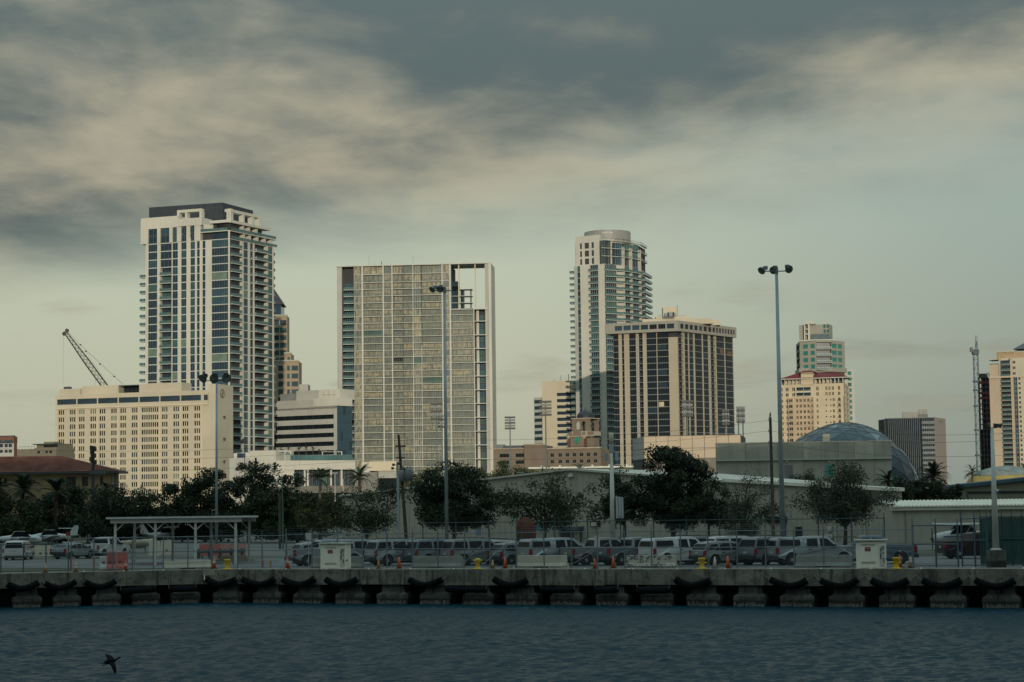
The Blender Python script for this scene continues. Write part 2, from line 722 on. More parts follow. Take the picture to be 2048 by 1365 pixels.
GAPS = [14, 96, 174, 254, 332, 413, 494, 573, 658, 740, 827, 912, 998, 1087, 1178, 1268, 1359, 1453, 1545, 1642, 1743, 1844, 1948, 2056]
for k, (ga, gb) in enumerate(zip(GAPS[:-1], GAPS[1:])):
    F = FL if gb <= 413 else FQ
    ua, ub = F.u(ga, 1190), F.u(gb, 1190)
    wd = ub - ua
    u0, u1 = ua + wd * 0.145, ub - wd * 0.145
    mb = MB()
    # flared foot with a sloped shoulder, then the neck
    f0, f1 = -1.15, -0.02 - rnd.uniform(0, .06)
    if F is FL:
        f1 -= 0.05
    zb, zs, zn = -1.5, 0.66 + rnd.uniform(-.05, .05), 0.84
    ins = wd * 0.10
    ps = [F.p(u0, f1, zs), F.p(u1, f1, zs), F.p(u1, f0, zs), F.p(u0, f0, zs)]
    pt = [F.p(u0 + ins, f1 - .16, zn), F.p(u1 - ins, f1 - .16, zn), F.p(u1 - ins, f0, zn), F.p(u0 + ins, f0, zn)]
    F.box(mb, u0, u1, f0, f1, zb, zs)
    mb.hexa(ps + pt)
    F.box(mb, u0 + ins, u1 - ins, f0, f1 - .16, zn, DECK - 0.95)
    mb.mi = 1
    # barnacle line at the water
    for q in range(26):
        a = lerp(u0, u1 - .12, (q + rnd.random()) / 27)
        F.box(mb, a, a + rnd.uniform(.05, .12), f1 - .03, f1 + rnd.uniform(.01, .04), 0.02, rnd.uniform(.14, .30))
    mb.build('pier', [M_CONC2, mat('barnacles', (0.13, 0.13, 0.11), 0.95, var=.4, scale=8)], quay_root)

# ------------------------------------------------------------------ fenders
M_RUB = mat('black rubber', (0.004, 0.0045, 0.006), 0.9, var=.3, scale=4, spec=.15)
M_ROPE = mat('old rope', (0.16, 0.15, 0.12), 0.9)
CURVED = [(14, 76), (89, 151), (169, 230), (417, 475), (489, 552), (569, 632), (655, 717), (822, 887), (991, 1057), (1354, 1423),
          (1543, 1615), (1643, 1717), (1745, 1818), (1847, 1924), (1952, 2031)]
STRAIGHT = [(241, 309), (337, 391), (896, 975), (1084, 1150), (1193, 1237), (1277, 1340)]
ORD = ['first', 'second', 'third', 'fourth', 'fifth', 'sixth', 'seventh', 'eighth', 'ninth', 'tenth', 'eleventh', 'twelfth', 'thirteenth', 'fourteenth', 'fifteenth', 'sixteenth', 'seventeenth', 'eighteenth', 'nineteenth', 'twentieth']


def fender(pa, pb, curved, label, group):
    F = FL if pb < 413 else FQ
    ua, ub = F.u(pa, 1170), F.u(pb, 1170)
    um = (ua + ub) / 2
    z = 1.44 if curved else 1.02
    root = thing('dock_fender', label, 'fender', F.p(um, 0.24, z), group)
    mb = MB()
    mb.smooth = True
    sag = 0.38 if curved else 0.03
    r = 0.215 + rnd.uniform(-.02, .02)
    pts = []
    tilt = rnd.uniform(-.05, .05)
    skew = rnd.uniform(-.12, .12)
    for i in range(11):
        t = i / 10
        x = 2 * t - 1
        pts.append(F.p(lerp(ua, ub, t), 0.05 + r, z + sag * (abs(x - skew * (1 - x * x)) ** 1.7) - sag * .35 + tilt * x))
    mb.path(pts, r, 12)
    mb.build('rubber_tube', M_RUB, root)
    for e, s in ((0, -1), (10, 1)):
        mb = MB()
        p = pts[e]
        q = F.p((ua + ub) / 2 + s * ((ub - ua) / 2 + (.45 if curved else .1)), 0.03, 1.98)
        mb.path([p, lerp(p, q, .5) + Vector((0, 0, -.04)), q], 0.022, 5)
        mb.build('chain', M_ROPE, root)
    return root


for k, (a, b) in enumerate(CURVED):
    fender(a, b, True, f'{ORD[k]} curved black rubber fender from the left, hanging on the quay face', 'curved fenders on the quay')
for k, (a, b) in enumerate(STRAIGHT):
    fender(a, b, False, f'{ORD[k]} straight black rubber fender from the left, slung low between the piers', 'straight fenders on the quay')

# ------------------------------------------------------------------ unseen ship-shaped block, added to shade the foreground from the low sun
M_SHIP = mat('shade block white', (0.78, 0.79, 0.80), 0.5, var=.05)  # white, so the added block bounces more light forward
M_BLOCKG = glass('shade block glass', (0.03, 0.04, 0.05))
sr = thing('ship_shade_block', 'tall ship-shaped block added unseen behind the camera to shade the foreground', 'shade block', (40, -45, 0))
mb = MB()
mb.prism([(-120, -62), (172, -62), (210, -45), (172, -28), (-120, -28)], -3, 14, [(-125, -62), (185, -62), (228, -45), (185, -28), (-125, -28)])
mb.build('hull', M_SHIP, sr)  # lower part of the added shade block
for k in range(13):
    mb = MB()
    x0, x1 = -122 + k * .4, 182 - k * 3.0
    z = 14.02 + k * 4.3
    mb.box(x0, x1, -60, -30 + (k % 2) * .15, z, z + 3.9)
    mb.box(x0 - 1, x1 + 1, -61, -28.6, z + 3.9, z + 4.28)
    mb.mi = 1
    mb.box(x0 + 3, x1 - 3, -30, -29.75, z + 1.2, z + 2.8)
    mb.build('deck', [M_SHIP, M_BLOCKG], sr)  # stepped tiers carry the shade block to full height

# ================================================================== BUILDINGS
M_CREAM = mat('cream stucco', (0.56, 0.495, 0.375), 0.85, var=.07, scale=.08, streak=.12)
M_CREAM2 = mat('cream trim', (0.66, 0.57, 0.42), 0.85, var=.05, scale=.1)
M_WHITE = mat('white stucco', (0.60, 0.575, 0.50), 0.8, var=.07, scale=.06, streak=.15)
M_WHITE2 = mat('white slab paint', (0.57, 0.57, 0.52), 0.7, var=.06, scale=.2)
M_GREYW = mat('pale grey panel', (0.45, 0.44, 0.40), 0.75, var=.08, scale=.07, streak=.15)
M_CHAR = mat('charcoal louvre', (0.035, 0.045, 0.055), 0.6, var=.15)
M_FRAME = mat('window frame grey', (0.17, 0.195, 0.20), 0.5, var=.1)
M_FRAMED = mat('window frame dark', (0.07, 0.08, 0.085), 0.5, var=.1)
M_RAIL = mat('rail metal', (0.16, 0.19, 0.195), 0.45, 0.2, var=.1)
M_CORE = mat('inner core', (0.05, 0.055, 0.06), 0.8, var=.1)
G_NAVY = glass('navy glass', (0.026, 0.052, 0.078))
G_BLUE = glass('blue glass', (0.042, 0.092, 0.125))
G_TEAL = glass('teal glass', (0.055, 0.135, 0.125))
G_CURT = glass('curtained glass', (0.17, 0.24, 0.19), .25)
G_BLACK = glass('black glass', (0.012, 0.018, 0.022))
G_RAILG = glass('rail glass', (0.075, 0.15, 0.15), .1)
G_DARK = glass('dark tower glass', (0.014, 0.024, 0.034))
G_GREEN = glass('sea green glass', (0.05, 0.26, 0.23), .2)


def blinds(name, c, dark=(.06, .075, .07)):  # blind colour with the warm sky reflection painted in
    m = mat(name, c, .3, 0, .2, .3, spec=.6)
    t = m.node_tree
    b = t.nodes['Principled BSDF']
    old = b.inputs['Base Color'].links[0].from_socket
    tcn = t.nodes.new('ShaderNodeTexCoord')
    mp = t.nodes.new('ShaderNodeMapping')
    mp.inputs[3].default_value = (1.6, 1.6, .25)
    oi = t.nodes.new('ShaderNodeObjectInfo')
    ad = t.nodes.new('ShaderNodeVectorMath')
    sc_ = t.nodes.new('ShaderNodeMath')
    sc_.operation = 'MULTIPLY'
    sc_.inputs[1].default_value = 70
    t.links.new(oi.outputs['Random'], sc_.inputs[0])
    t.links.new(tcn.outputs['Object'], ad.inputs[0])
    t.links.new(sc_.outputs[0], ad.inputs[1])
    t.links.new(ad.outputs[0], mp.inputs[0])
    n = t.nodes.new('ShaderNodeTexNoise')
    n.inputs['Scale'].default_value = 1.0
    n.inputs['Detail'].default_value = 3
    t.links.new(mp.outputs[0], n.inputs['Vector'])
    f = math_(t, 'MULTIPLY', smooth(t, n.outputs[0], .44, .62), .85)
    t.links.new(mixc(t, f, old, dark), b.inputs['Base Color'])
    return m


G_GOLD = blinds('gold blinds with painted sheen', (0.33, 0.30, 0.19))
G_SAND = blinds('sand blinds with painted sheen', (0.25, 0.25, 0.18))
G_OLIVE = blinds('olive blinds', (0.165, 0.19, 0.15))
G_SAGE = blinds('sage blinds', (0.10, 0.135, 0.12))


def pick(*ws):
    """pick((material, weight), ...)"""
    t = rnd.random() * sum(b for a, b in ws)
    for a, b in ws:
        t -= b
        if t <= 0:
            return a
    return ws[-1][0]


def punched(F, root, u0, u1, zb, zt, wins, rows, wallm, gpick, fm, nm, rec=0.25, name='facade_wall', d=0.0, skip=None, wname='window', fr=.1, bar=.07):
    """one connected wall sheet with recessed openings and a window object in each; wins [(u0,u1)], rows [(z0,z1)]"""
    us = sorted({u0, u1, *[x for a in wins for x in a]})
    zs = sorted({zb, zt, *[x for a in rows for x in a]})
    mb = MB()
    nu, nz = len(us), len(zs)
    vs = [F.p(u, d, z) for z in zs for u in us]
    fs = []
    bv = []
    ws, rs = set(wins), set(rows)
    for j in range(nz - 1):
        for i in range(nu - 1):
            q = (j * nu + i, j * nu + i + 1, (j + 1) * nu + i + 1, (j + 1) * nu + i)
            hole = (us[i], us[i + 1]) in ws and (zs[j], zs[j + 1]) in rs and not (skip and skip(us[i], zs[j]))
            if hole:
                o = len(vs) + len(bv)
                bv += [F.p(us[i], d - rec, zs[j]), F.p(us[i + 1], d - rec, zs[j]), F.p(us[i + 1], d - rec, zs[j + 1]), F.p(us[i], d - rec, zs[j + 1])]
                for k in range(4):
                    fs.append((q[k], q[(k + 1) % 4], o + (k + 1) % 4, o + k))
                w_, h_ = us[i + 1] - us[i], zs[j + 1] - zs[j]
                n_ = nm(w_) if callable(nm) else nm
                window(F, root, us[i], us[i + 1], d - rec + .05, zs[j], zs[j + 1], gpick(), fm, n_, 0, fr, bar, wname)
            else:
                fs.append(q)
    mb.add(vs + bv, fs)
    return mb.build(name, wallm, root)


def body(root, m, pts, z0, z1, name='wall'):
    """closed prism from world xy points (any winding)"""
    a = sum(pts[i][0] * pts[(i + 1) % len(pts)][1] - pts[(i + 1) % len(pts)][0] * pts[i][1] for i in range(len(pts)))
    if a < 0:
        pts = pts[::-1]
    return MB().prism([(p[0], p[1]) for p in pts], z0, z1).build(name, m, root)


def side(F, depth):
    """the facade that turns the right corner of F and runs away from the camera"""
    return Fac(F.b, F.b - F.n * depth)


def quad_of(F, depth, e=0.0):
    return [F.p(0, -e), F.p(F.w, -e), F.p(F.w, -depth), F.p(0, -depth)]


def floors(z0, n, h):
    return [z0 + i * h for i in range(n + 1)]


# ------------------------------------------------------------------ hotel on the left
def hotel():
    F = Fac.px(110.8, 761, 434, 740, 870)
    E = side(F, 13.5)
    root = bproot('hotel', 'long cream hotel block with rows of small windows and a round maroon sign', 'hotel', F)
    U = lambda cx: F.u(.2637 * cx, 870)
    zr1 = F.z(383, 817.5)
    zr10 = F.z(383, 952.5)
    s = (zr1 - zr10) / 9
    h = 1.85
    rows = [(zr1 - k * s - h / 2, zr1 - k * s + h / 2) for k in range(13)]
    zpar = F.z(403, 781)
    rib = (F.z(400, 801.3), F.z(400, 790.2))
    piers = [430, 583, 740, 897, 1055, 1213, 1370, 1530]
    wins = []
    for k in range(7):
        a, b = piers[k], piers[k + 1]
        if k == 4:
            wins.append((U(1073), U(1200)))
        else:
            for c0, c1 in ((.085, .36), (.64, .915)):
                wins.append((U(lerp(a, b, c0)), U(lerp(a, b, c1))))
    uc = U(1582)
    gp = lambda: pick((G_BLACK, 5), (G_NAVY, 3), (G_CURT, .4))
    punched(F, root, 0, uc, DECK, rib[0] - 1.2, wins, rows, M_CREAM, gp, M_CREAM2, lambda w: 8 if w > 4 else 3, .3, bar=.3, fr=.06)
    # ribbon storey
    rw = [(U(a + 4), U(b - 4)) for a, b in zip(piers[:-1], piers[1:])] + [(U(1547), U(1578))]
    punched(F, root, 0, uc, rib[0] - 1.2, zpar, rw, [rib], M_CREAM, lambda: G_NAVY, M_FRAMED, lambda w: 12 if w > 4 else 3, .35, name='upper_wall', d=.25, bar=.12)
    ld = MB()
    F.box(ld, 0, uc, 0, .42, rib[0] - 1.6, rib[0] - 1.2)
    ld.build('cornice', M_CREAM2, root)
    for k in range(8):
        F.part('pilaster', root, M_CREAM2, U(piers[k] - 4), U(piers[k] + 4), -.02, .22, DECK, rib[0] - 1.61)
    body(root, M_CREAM, [F.p(0.1, -.4), F.p(uc - .1, -.4), F.p(uc - .1, -13), F.p(0.1, -13)], DECK, zpar - .6, 'core')
    ztw = F.z(434, 768)
    body(root, M_CREAM, [F.p(uc, .05), F.p(F.w, .05), E.p(E.w), F.p(uc, -13.5)], DECK, ztw, 'stair_tower')
    # round sign on the end wall: ring, pale disc, maroon emblem
    us, zs = E.uz(444.6, 787.5)
    rad = 1.62
    mb = MB()
    for rr, th, mi, m_ in ((rad, .16, 0, 0), (rad * .76, .20, 1, 1)):
        mb.mi = mi
        ring = [E.p(us + rr * math.cos(t), th, zs + rr * math.sin(t)) for t in [2 * math.pi * i / 32 for i in range(32)]]
        back = [E.p(us + rr * math.cos(t), 0.01, zs + rr * math.sin(t)) for t in [2 * math.pi * i / 32 for i in range(32)]]
        mb.add(ring + back, [tuple(range(32))] + [(i, 32 + i, 32 + (i + 1) % 32, (i + 1) % 32) for i in range(32)])
    mb.mi = 0
    # leaning maroon oval with a pale stroke, as the emblem reads from here
    ov = [E.p(us - .02 + .62 * math.cos(t) + .25 * math.sin(t), .23, zs + 1.0 * math.sin(t)) for t in [2 * math.pi * i / 24 for i in range(24)]]
    ob = [p - Vector((E.n.x, E.n.y, 0)) * .06 for p in ov]
    mb.add(ov + ob, [tuple(range(24))] + [(i, 24 + i, 24 + (i + 1) % 24, (i + 1) % 24) for i in range(24)])
    mb.mi = 1
    s0 = [E.p(us - .16 + a, .26, zs + b) for a, b in ((-.13, -.5), (.02, -.5), (.22, .55), (.08, .55))]
    mb.add(s0 + [p - Vector((E.n.x, E.n.y, 0)) * .05 for p in s0], [(0, 1, 2, 3), (0, 4, 5, 1), (1, 5, 6, 2), (2, 6, 7, 3), (3, 7, 4, 0)])
    mb.build('emblem_sign', [mat('maroon sign', (0.085, 0.018, 0.025), .5), mat('sign white', (.62, .58, .52), .5)], root)
    for y in (833, 877, 922):
        u_, z_ = E.uz(446, y)
        mb = MB()
        E.box(mb, u_, u_ + .5, 0, .9, z_ - .2, z_ + .15)
        E.box(mb, u_ - .15, u_ + .1, .3, .8, z_ - .9, z_ - .25)
        mb.build('wall_lamp', mat('brown fixture', (.10, .06, .045), .6), root)
    # roof storeys
    def pent(a, b, y, d0, d1, nm='penthouse', m=M_CREAM):
        z = F.z((a + b) / 2, y)
        mb = MB()
        F.box(mb, F.u(a, 800), F.u(b, 800), d0, d1, zpar - .7, z)
        return mb.build(nm, m, root)
    pent(157, 230, 771, -9, -2.5)
    pent(272, 291.2, 768.5, -9, -2.4)
    pent(291.5, 358, 765.5, -10, -2)
    pent(116, 157, 778, -8, -1.0, 'roof_parapet')
    pent(230.5, 271.5, 769.5, -9, -8, 'penthouse_back')
    u0, u1 = F.u(231, 790), F.u(271.5, 790)
    window(F, root, u0, u1, -6.5, zpar - .6, F.z(250, 771), G_BLACK, M_FRAMED, 5, 1)
    mb = MB()
    F.box(mb, u0, u1, -8, -2.6, F.z(250, 771), F.z(250, 769.6))
    mb.build('canopy_roof', M_FRAMED, root)
    F.part('roof_fan', root, M_FRAMED, F.u(119, 775), F.u(130, 775), -5, -3, F.z(125, 778), F.z(125, 773))
    p = F.p(F.u(177, 760), -5, 0)
    mb = MB().tube((p.x, p.y, F.z(177, 772)), (p.x, p.y, F.z(177, 752)), .06, .04, 6)
    mb.tube((p.x - .9, p.y, F.z(177, 759)), (p.x + .9, p.y, F.z(177, 760)), .03, n=5)
    mb.build('antenna', M_RAIL, root)


hotel()


# ------------------------------------------------------------------ tall glass tower beside the hotel
def strips(F, root, m, u0, u1, zf, d, gm, fm, nm, hs=.35, name='window_strip'):
    """narrow windows too small to pick apart: one joined part"""
    mb = MB()
    for a, b in zip(zf[:-1], zf[1:]):
        F.box(mb, u0, u1, d - .1, d, a + .02, b - hs)
    o = mb.build(name, gm, root)
    o['kind'] = 'stuff'
    return o


def tower_one():
    F = Fac.px(291, 825, 459, 810, 640)
    G = Fac.px(459, 810, 547, 838, 640)
    root = bproot('glass_tower', 'tallest cream and glass apartment tower with stacked corner balconies', 'tower', F, d=-12)
    fl = 16.54 / 4000 * 810
    ztop = F.z(440, 478.5)                  # roof of the regular storeys
    n = 33
    zf = [ztop - fl * (n - i) for i in range(n + 1)]
    zf = [z for z in zf if z > DECK]
    nfl = len(zf) - 1
    back = F.n * -26
    Pl = F.p(0)
    ex = F.p(-2.9, -1.6)
    core = [F.p(0, -1.7), F.p(F.w, -1.7) - G.n.to_3d() * 0, G.p(G.w, -1.7), G.p(G.w - 1, -20), F.p(2, -30), F.p(0, -20)]
    body(root, M_CORE, core, DECK, ztop - .1, 'core')
    UF = lambda x: F.u(x, 635)
    UG = lambda x: G.u(x, 635)
    gl = lambda: pick((G_NAVY, 5), (G_BLUE, 3), (G_TEAL, 1.2), (G_CURT, 1.0))
    # floor slabs, one per storey and face
    for z in zf[1:]:
        mb = MB()
        F.box(mb, 0, F.w, -1.8, .05, z - .30, z)
        mb.build('floor_slab', M_WHITE2, root)
        mb = MB()
        G.box(mb, .15, G.w, -1.8, .05, z - .30, z)
        mb.build('floor_slab', M_WHITE2, root)
    # piers
    for a, b, zt in ((291, 296.5, None), (314.4, 320.8, None), (355.6, 362.4, None), (373, 381, None), (390, 393.9, None), (399.4, 405, 497), (410.9, 423.6, 480)):
        F.part('pier', root, M_WHITE, UF(a), UF(b), -1.75, .13, DECK, ztop + (1.5 if zt is None else 0))
    F.part('pier', root, M_WHITE, UF(343.3), UF(345), -1.75, .11, DECK, ztop)
    for a, b in ((481.4, 486.8), (495.9, 500), (506.6, 508.8), (533.5, 536), (545, 547.2)):
        G.part('pier', root, M_WHITE, UG(a), UG(b), -1.75, .13, DECK, ztop)
    p = F.p(F.w - .1, .2)
    MB().tube((p.x, p.y, DECK), (p.x, p.y, ztop + fl), .42, n=12).build('corner_column', M_WHITE, root)
    # windows
    top = len(zf)
    cols = [(F, UF(296.5), UF(314.4), -.12, 4), (F, UF(345), UF(355.6), -.12, 2), (F, UF(362.4), UF(373), -.12, 3), (F, UF(381), UF(390), -.12, 2),
            (F, UF(423.6), UF(454), -.12, 6), (G, UG(486.8), UG(495.9), -.12, 3), (G, UG(536), UG(545), -.12, 3)]
    for F_, a, b, d, nm in cols:
        for z0, z1 in zip(zf[:-1], zf[1:]):
            if z1 < 25:
                continue
            window(F_, root, a + .02, b - .02, d, z0 + .01, z1 - .33, gl(), M_FRAME, nm, 0, .08, .08)
    for F_, a, b in ((F, UF(393.9), UF(399.4)), (F, UF(405), UF(410.9)), (G, UG(500), UG(506.6))):
        strips(F_, root, None, a, b, zf, -.25, G_NAVY, None, 1)
    strips(F, root, None, UF(345) - .0, UF(345) + .01, zf, -1.6, G_NAVY, None, 1)
    # recessed balcony bays
    for k, (z0, z1) in enumerate(zip(zf[:-1], zf[1:])):
        if z1 < 25:
            continue
        if k < nfl - 3:
            window(F, root, UF(320.8) + .02, UF(343.3) - .02, -1.5, z0 + .01, z1 - .33, pick((G_NAVY, 3), (G_TEAL, 1)), M_FRAME, 4, 0, .08, .08)
            balcony(F, root, UF(321.2), UF(343), .10, z0, .85, M_WHITE2, M_RAIL, G_RAILG)
        else:
            window(F, root, UF(320.8) + .02, UF(343.3) - .02, -.25, z0 + .01, z1 - .33, G_NAVY, M_FRAME, 3, 0, .08, .08)
        # corner balcony on the right face
        window(G, root, .5, UG(478), -1.5, z0 + .01, z1 - .33, pick((G_NAVY, 3), (G_BLUE, 1)), M_FRAME, 4, 0, .08, .08)
        balcony(G, root, .45, UG(480.5), .10, z0, .95, M_WHITE2, M_RAIL, G_RAILG)
        window(G, root, UG(509), UG(533), -1.5, z0 + .01, z1 - .33, pick((G_NAVY, 3), (G_BLUE, 1.5), (G_TEAL, .6)), M_FRAME, 5, 0, .08, .08)
        balcony(G, root, UG(508.9), UG(533.3), .10, z0, 1.0, M_WHITE2, M_RAIL, G_RAILG)
    # side fins of glass and the balconies that stick out left and right
    LS = Fac(F.p(-2.0, -7.5), F.p(-.02, -.6))
    RS = Fac(G.p(G.w + .02, -.4), G.p(G.w + 1.2, -6.5))
    body(root, M_CORE, [LS.p(0, -.4), LS.p(LS.w, -.4), F.p(0, -20), F.p(-2, -20)], DECK, ztop - 4, 'side_core')
    mb = MB()
    for z0, z1 in zip(zf[:-1], zf[1:]):
        LS.box(mb, 0, LS.w, -.3, -.05, z0 + .01, z1 - .33)
        RS.box(mb, 0, RS.w, -.3, -.05, z0 + .01, z1 - .33)
    mb.build('side_glazing', G_BLUE, root)['kind'] = 'stuff'
    for k, z in enumerate(zf[1:-1]):
        mb = MB()
        LS.box(mb, 0, LS.w, -.5, .05, z - .32, z)
        RS.box(mb, 0, RS.w, -.5, .05, z - .32, z)
        mb.build('side_slab', M_WHITE2, root)
        if z < 40:
            continue
        if k < nfl - 4:
            balcony(F, root, -4.7, -2.2, -5.0, z, 2.2, M_WHITE2, M_FRAMED, G_RAILG)
        if k % 1 == 0 and z > 24:
            balcony(G, root, G.w + .3, G.w + 2.3, -3.0, z, 2.4, M_WHITE2, M_FRAMED, G_RAILG)
    # ---- the crown: set-back upper storeys
    z1 = F.z(440, 462)
    z2 = F.z(440, 446.5)
    z3 = F.z(330, 434)
    zb = F.z(300, 413.5)
    # left frame rises two storeys above the balconied part
    F.part('crown_wall', root, M_WHITE, UF(281.5), UF(356), -8, .30, z2 - .4, z3)
    for a, b in ((281.5, 296.5), (314.4, 320.8), (339, 345), (354, 362.4)):
        F.part('crown_pier', root, M_WHITE, UF(a), UF(b), -8, .31, ztop + .02, z2 - .41)
    zc = [ztop, ztop + (z2 - ztop) / 2, z2 - .42]
    for a, b in ((296.5, 314.4), (320.8, 339), (345, 354)):
        for i in (0, 1):
            window(F, root, UF(a) + .02, UF(b) - .02, -.25, zc[i] + .15, zc[i + 1] - .3, pick((G_NAVY, 3), (G_BLUE, 2)), M_FRAME, 2, 0, .1, .1)
    F.part('crown_core', root, M_CORE, UF(283), UF(362), -9, -.5, ztop, z2 - .42)
    F.part('crown_wall', root, M_WHITE, UF(356.2), UF(404), -8, .26, F.z(380, 452), F.z(380, 437))
    F.part('crown_core', root, M_CORE, UF(362), UF(456), -9, -1.6, ztop, F.z(380, 452.5))
    for a, b in ((373, 380), (389, 401)):
        F.part('crown_pier', root, M_WHITE, UF(a), UF(b), -3, .24, ztop + .03, F.z(380, 452.4))
    for a, b in ((362.4, 373), (380, 389)):
        for i in (0, 1):
            window(F, root, UF(a) + .02, UF(b) - .02, -.3, zc[i] + .15, zc[i + 1] - .3, G_NAVY, M_FRAME, 2, 0, .1, .1)
    # stepped terraces round the near corner
    for za, zb_, ol, og in ((z1 - .35, z1, 401, 552), (F.z(440, 446.4), F.z(440, 441), 420, 540)):
        mb = MB()
        pl = [F.p(UF(ol), .5), F.p(F.w - .6, .5), F.p(F.w + .2, -.6), G.p(UG(og), .4), G.p(UG(og), -7), F.p(UF(ol), -7)]
        mb.prism([(p.x, p.y) for p in pl], za, zb_)
        mb.build('terrace_slab', M_WHITE, root)
    for F_, a, b, z in ((F, UF(402), F.w - .8, z1), (G, .8, UG(551), z1), (G, .8, UG(553), ztop)):
        o = inst('railing', rail_mesh(b - a, 0, 1.15, M_RAIL, G_RAILG, False), root, F_.p(a, .35, z) - WO[root.name], F_.ang)
    F.part('upper_glass', root, G_NAVY, UF(423), UF(452), -3, -1.2, ztop + .05, z1 - .36)
    F.part('upper_glass', root, G_NAVY, UF(430), UF(453), -4, -1.6, z1 + .01, F.z(440, 446.5))
    F.part('upper_wall', root, M_WHITE, UF(404), UF(423), -5, -1.0, z1 + .01, F.z(440, 446.5))
    G.part('upper_glass', root, G_NAVY, 1.5, UG(545), -5, -2.2, ztop + .05, z1 - .36)
    G.part('upper_glass', root, G_NAVY, 1.5, UG(535), -6, -2.8, z1 + .01, F.z(440, 446.5))
    for a in (488, 500, 515, 530, 543):
        G.part('upper_pier', root, M_WHITE, UG(a), UG(a + 3.2), -3, -.2, ztop + .02, z1 - .36)
        if a < 530:
            G.part('upper_pier', root, M_WHITE, UG(a), UG(a + 3.2), -3.4, -.6, z1 + .01, F.z(440, 446.5))
    # roof frames (open portals) and the dark plant screen behind them
    def portal(F_, a, b, z0, z1_, d, posts, dep=2.2):
        mb = MB()
        F_.box(mb, a, b, d - dep, d, z1_ - 1.15, z1_)
        for c in posts:
            F_.box(mb, c, c + 1.1, d - dep + .02, d - .02, z0, z1_ - 1.15)
        return mb.build('roof_frame', M_WHITE, root)
    zt = F.z(440, 441) + .01
    portal(F, UF(352), UF(401), F.z(380, 437.2), F.z(380, 418.5), -.6, [UF(352), UF(368), UF(397)])
    portal(F, UF(450.5), F.w + .1, zt, F.z(460, 416.7), -1.0, [UF(450.5), F.w - 1.1])
    portal(G, 1.0, UG(526), zt, F.z(460, 417), -.9, [2.8, UG(490), UG(508), UG(522)])
    S1 = Fac.px(298, 838, 445, 827, 420)
    S2 = Fac.px(445, 827, 506, 850, 420)
    zsc = S1.z(445, 405.5)
    mb = MB().prism([(p.x, p.y) for p in (S1.p(0), S1.p(S1.w), S2.p(S2.w), S2.p(S2.w, -14), S1.p(0, -20))], ztop, zsc)
    mb.build('plant_screen', M_CHAR, root)
    for S_ in (S1, S2):
        mb = MB()
        k = int(S_.w / 2.3)
        for i in range(1, k):
            S_.box(mb, S_.w * i / k - .05, S_.w * i / k + .05, 0, .08, ztop, zsc)
        for i in range(1, 5):
            zz_ = lerp(F.z(440, 441), zsc, i / 5)
            S_.box(mb, 0, S_.w, 0, .05, zz_ - .04, zz_ + .04)
        mb.build('screen_ribs', M_FRAMED, root)['kind'] = 'stuff'


tower_one()


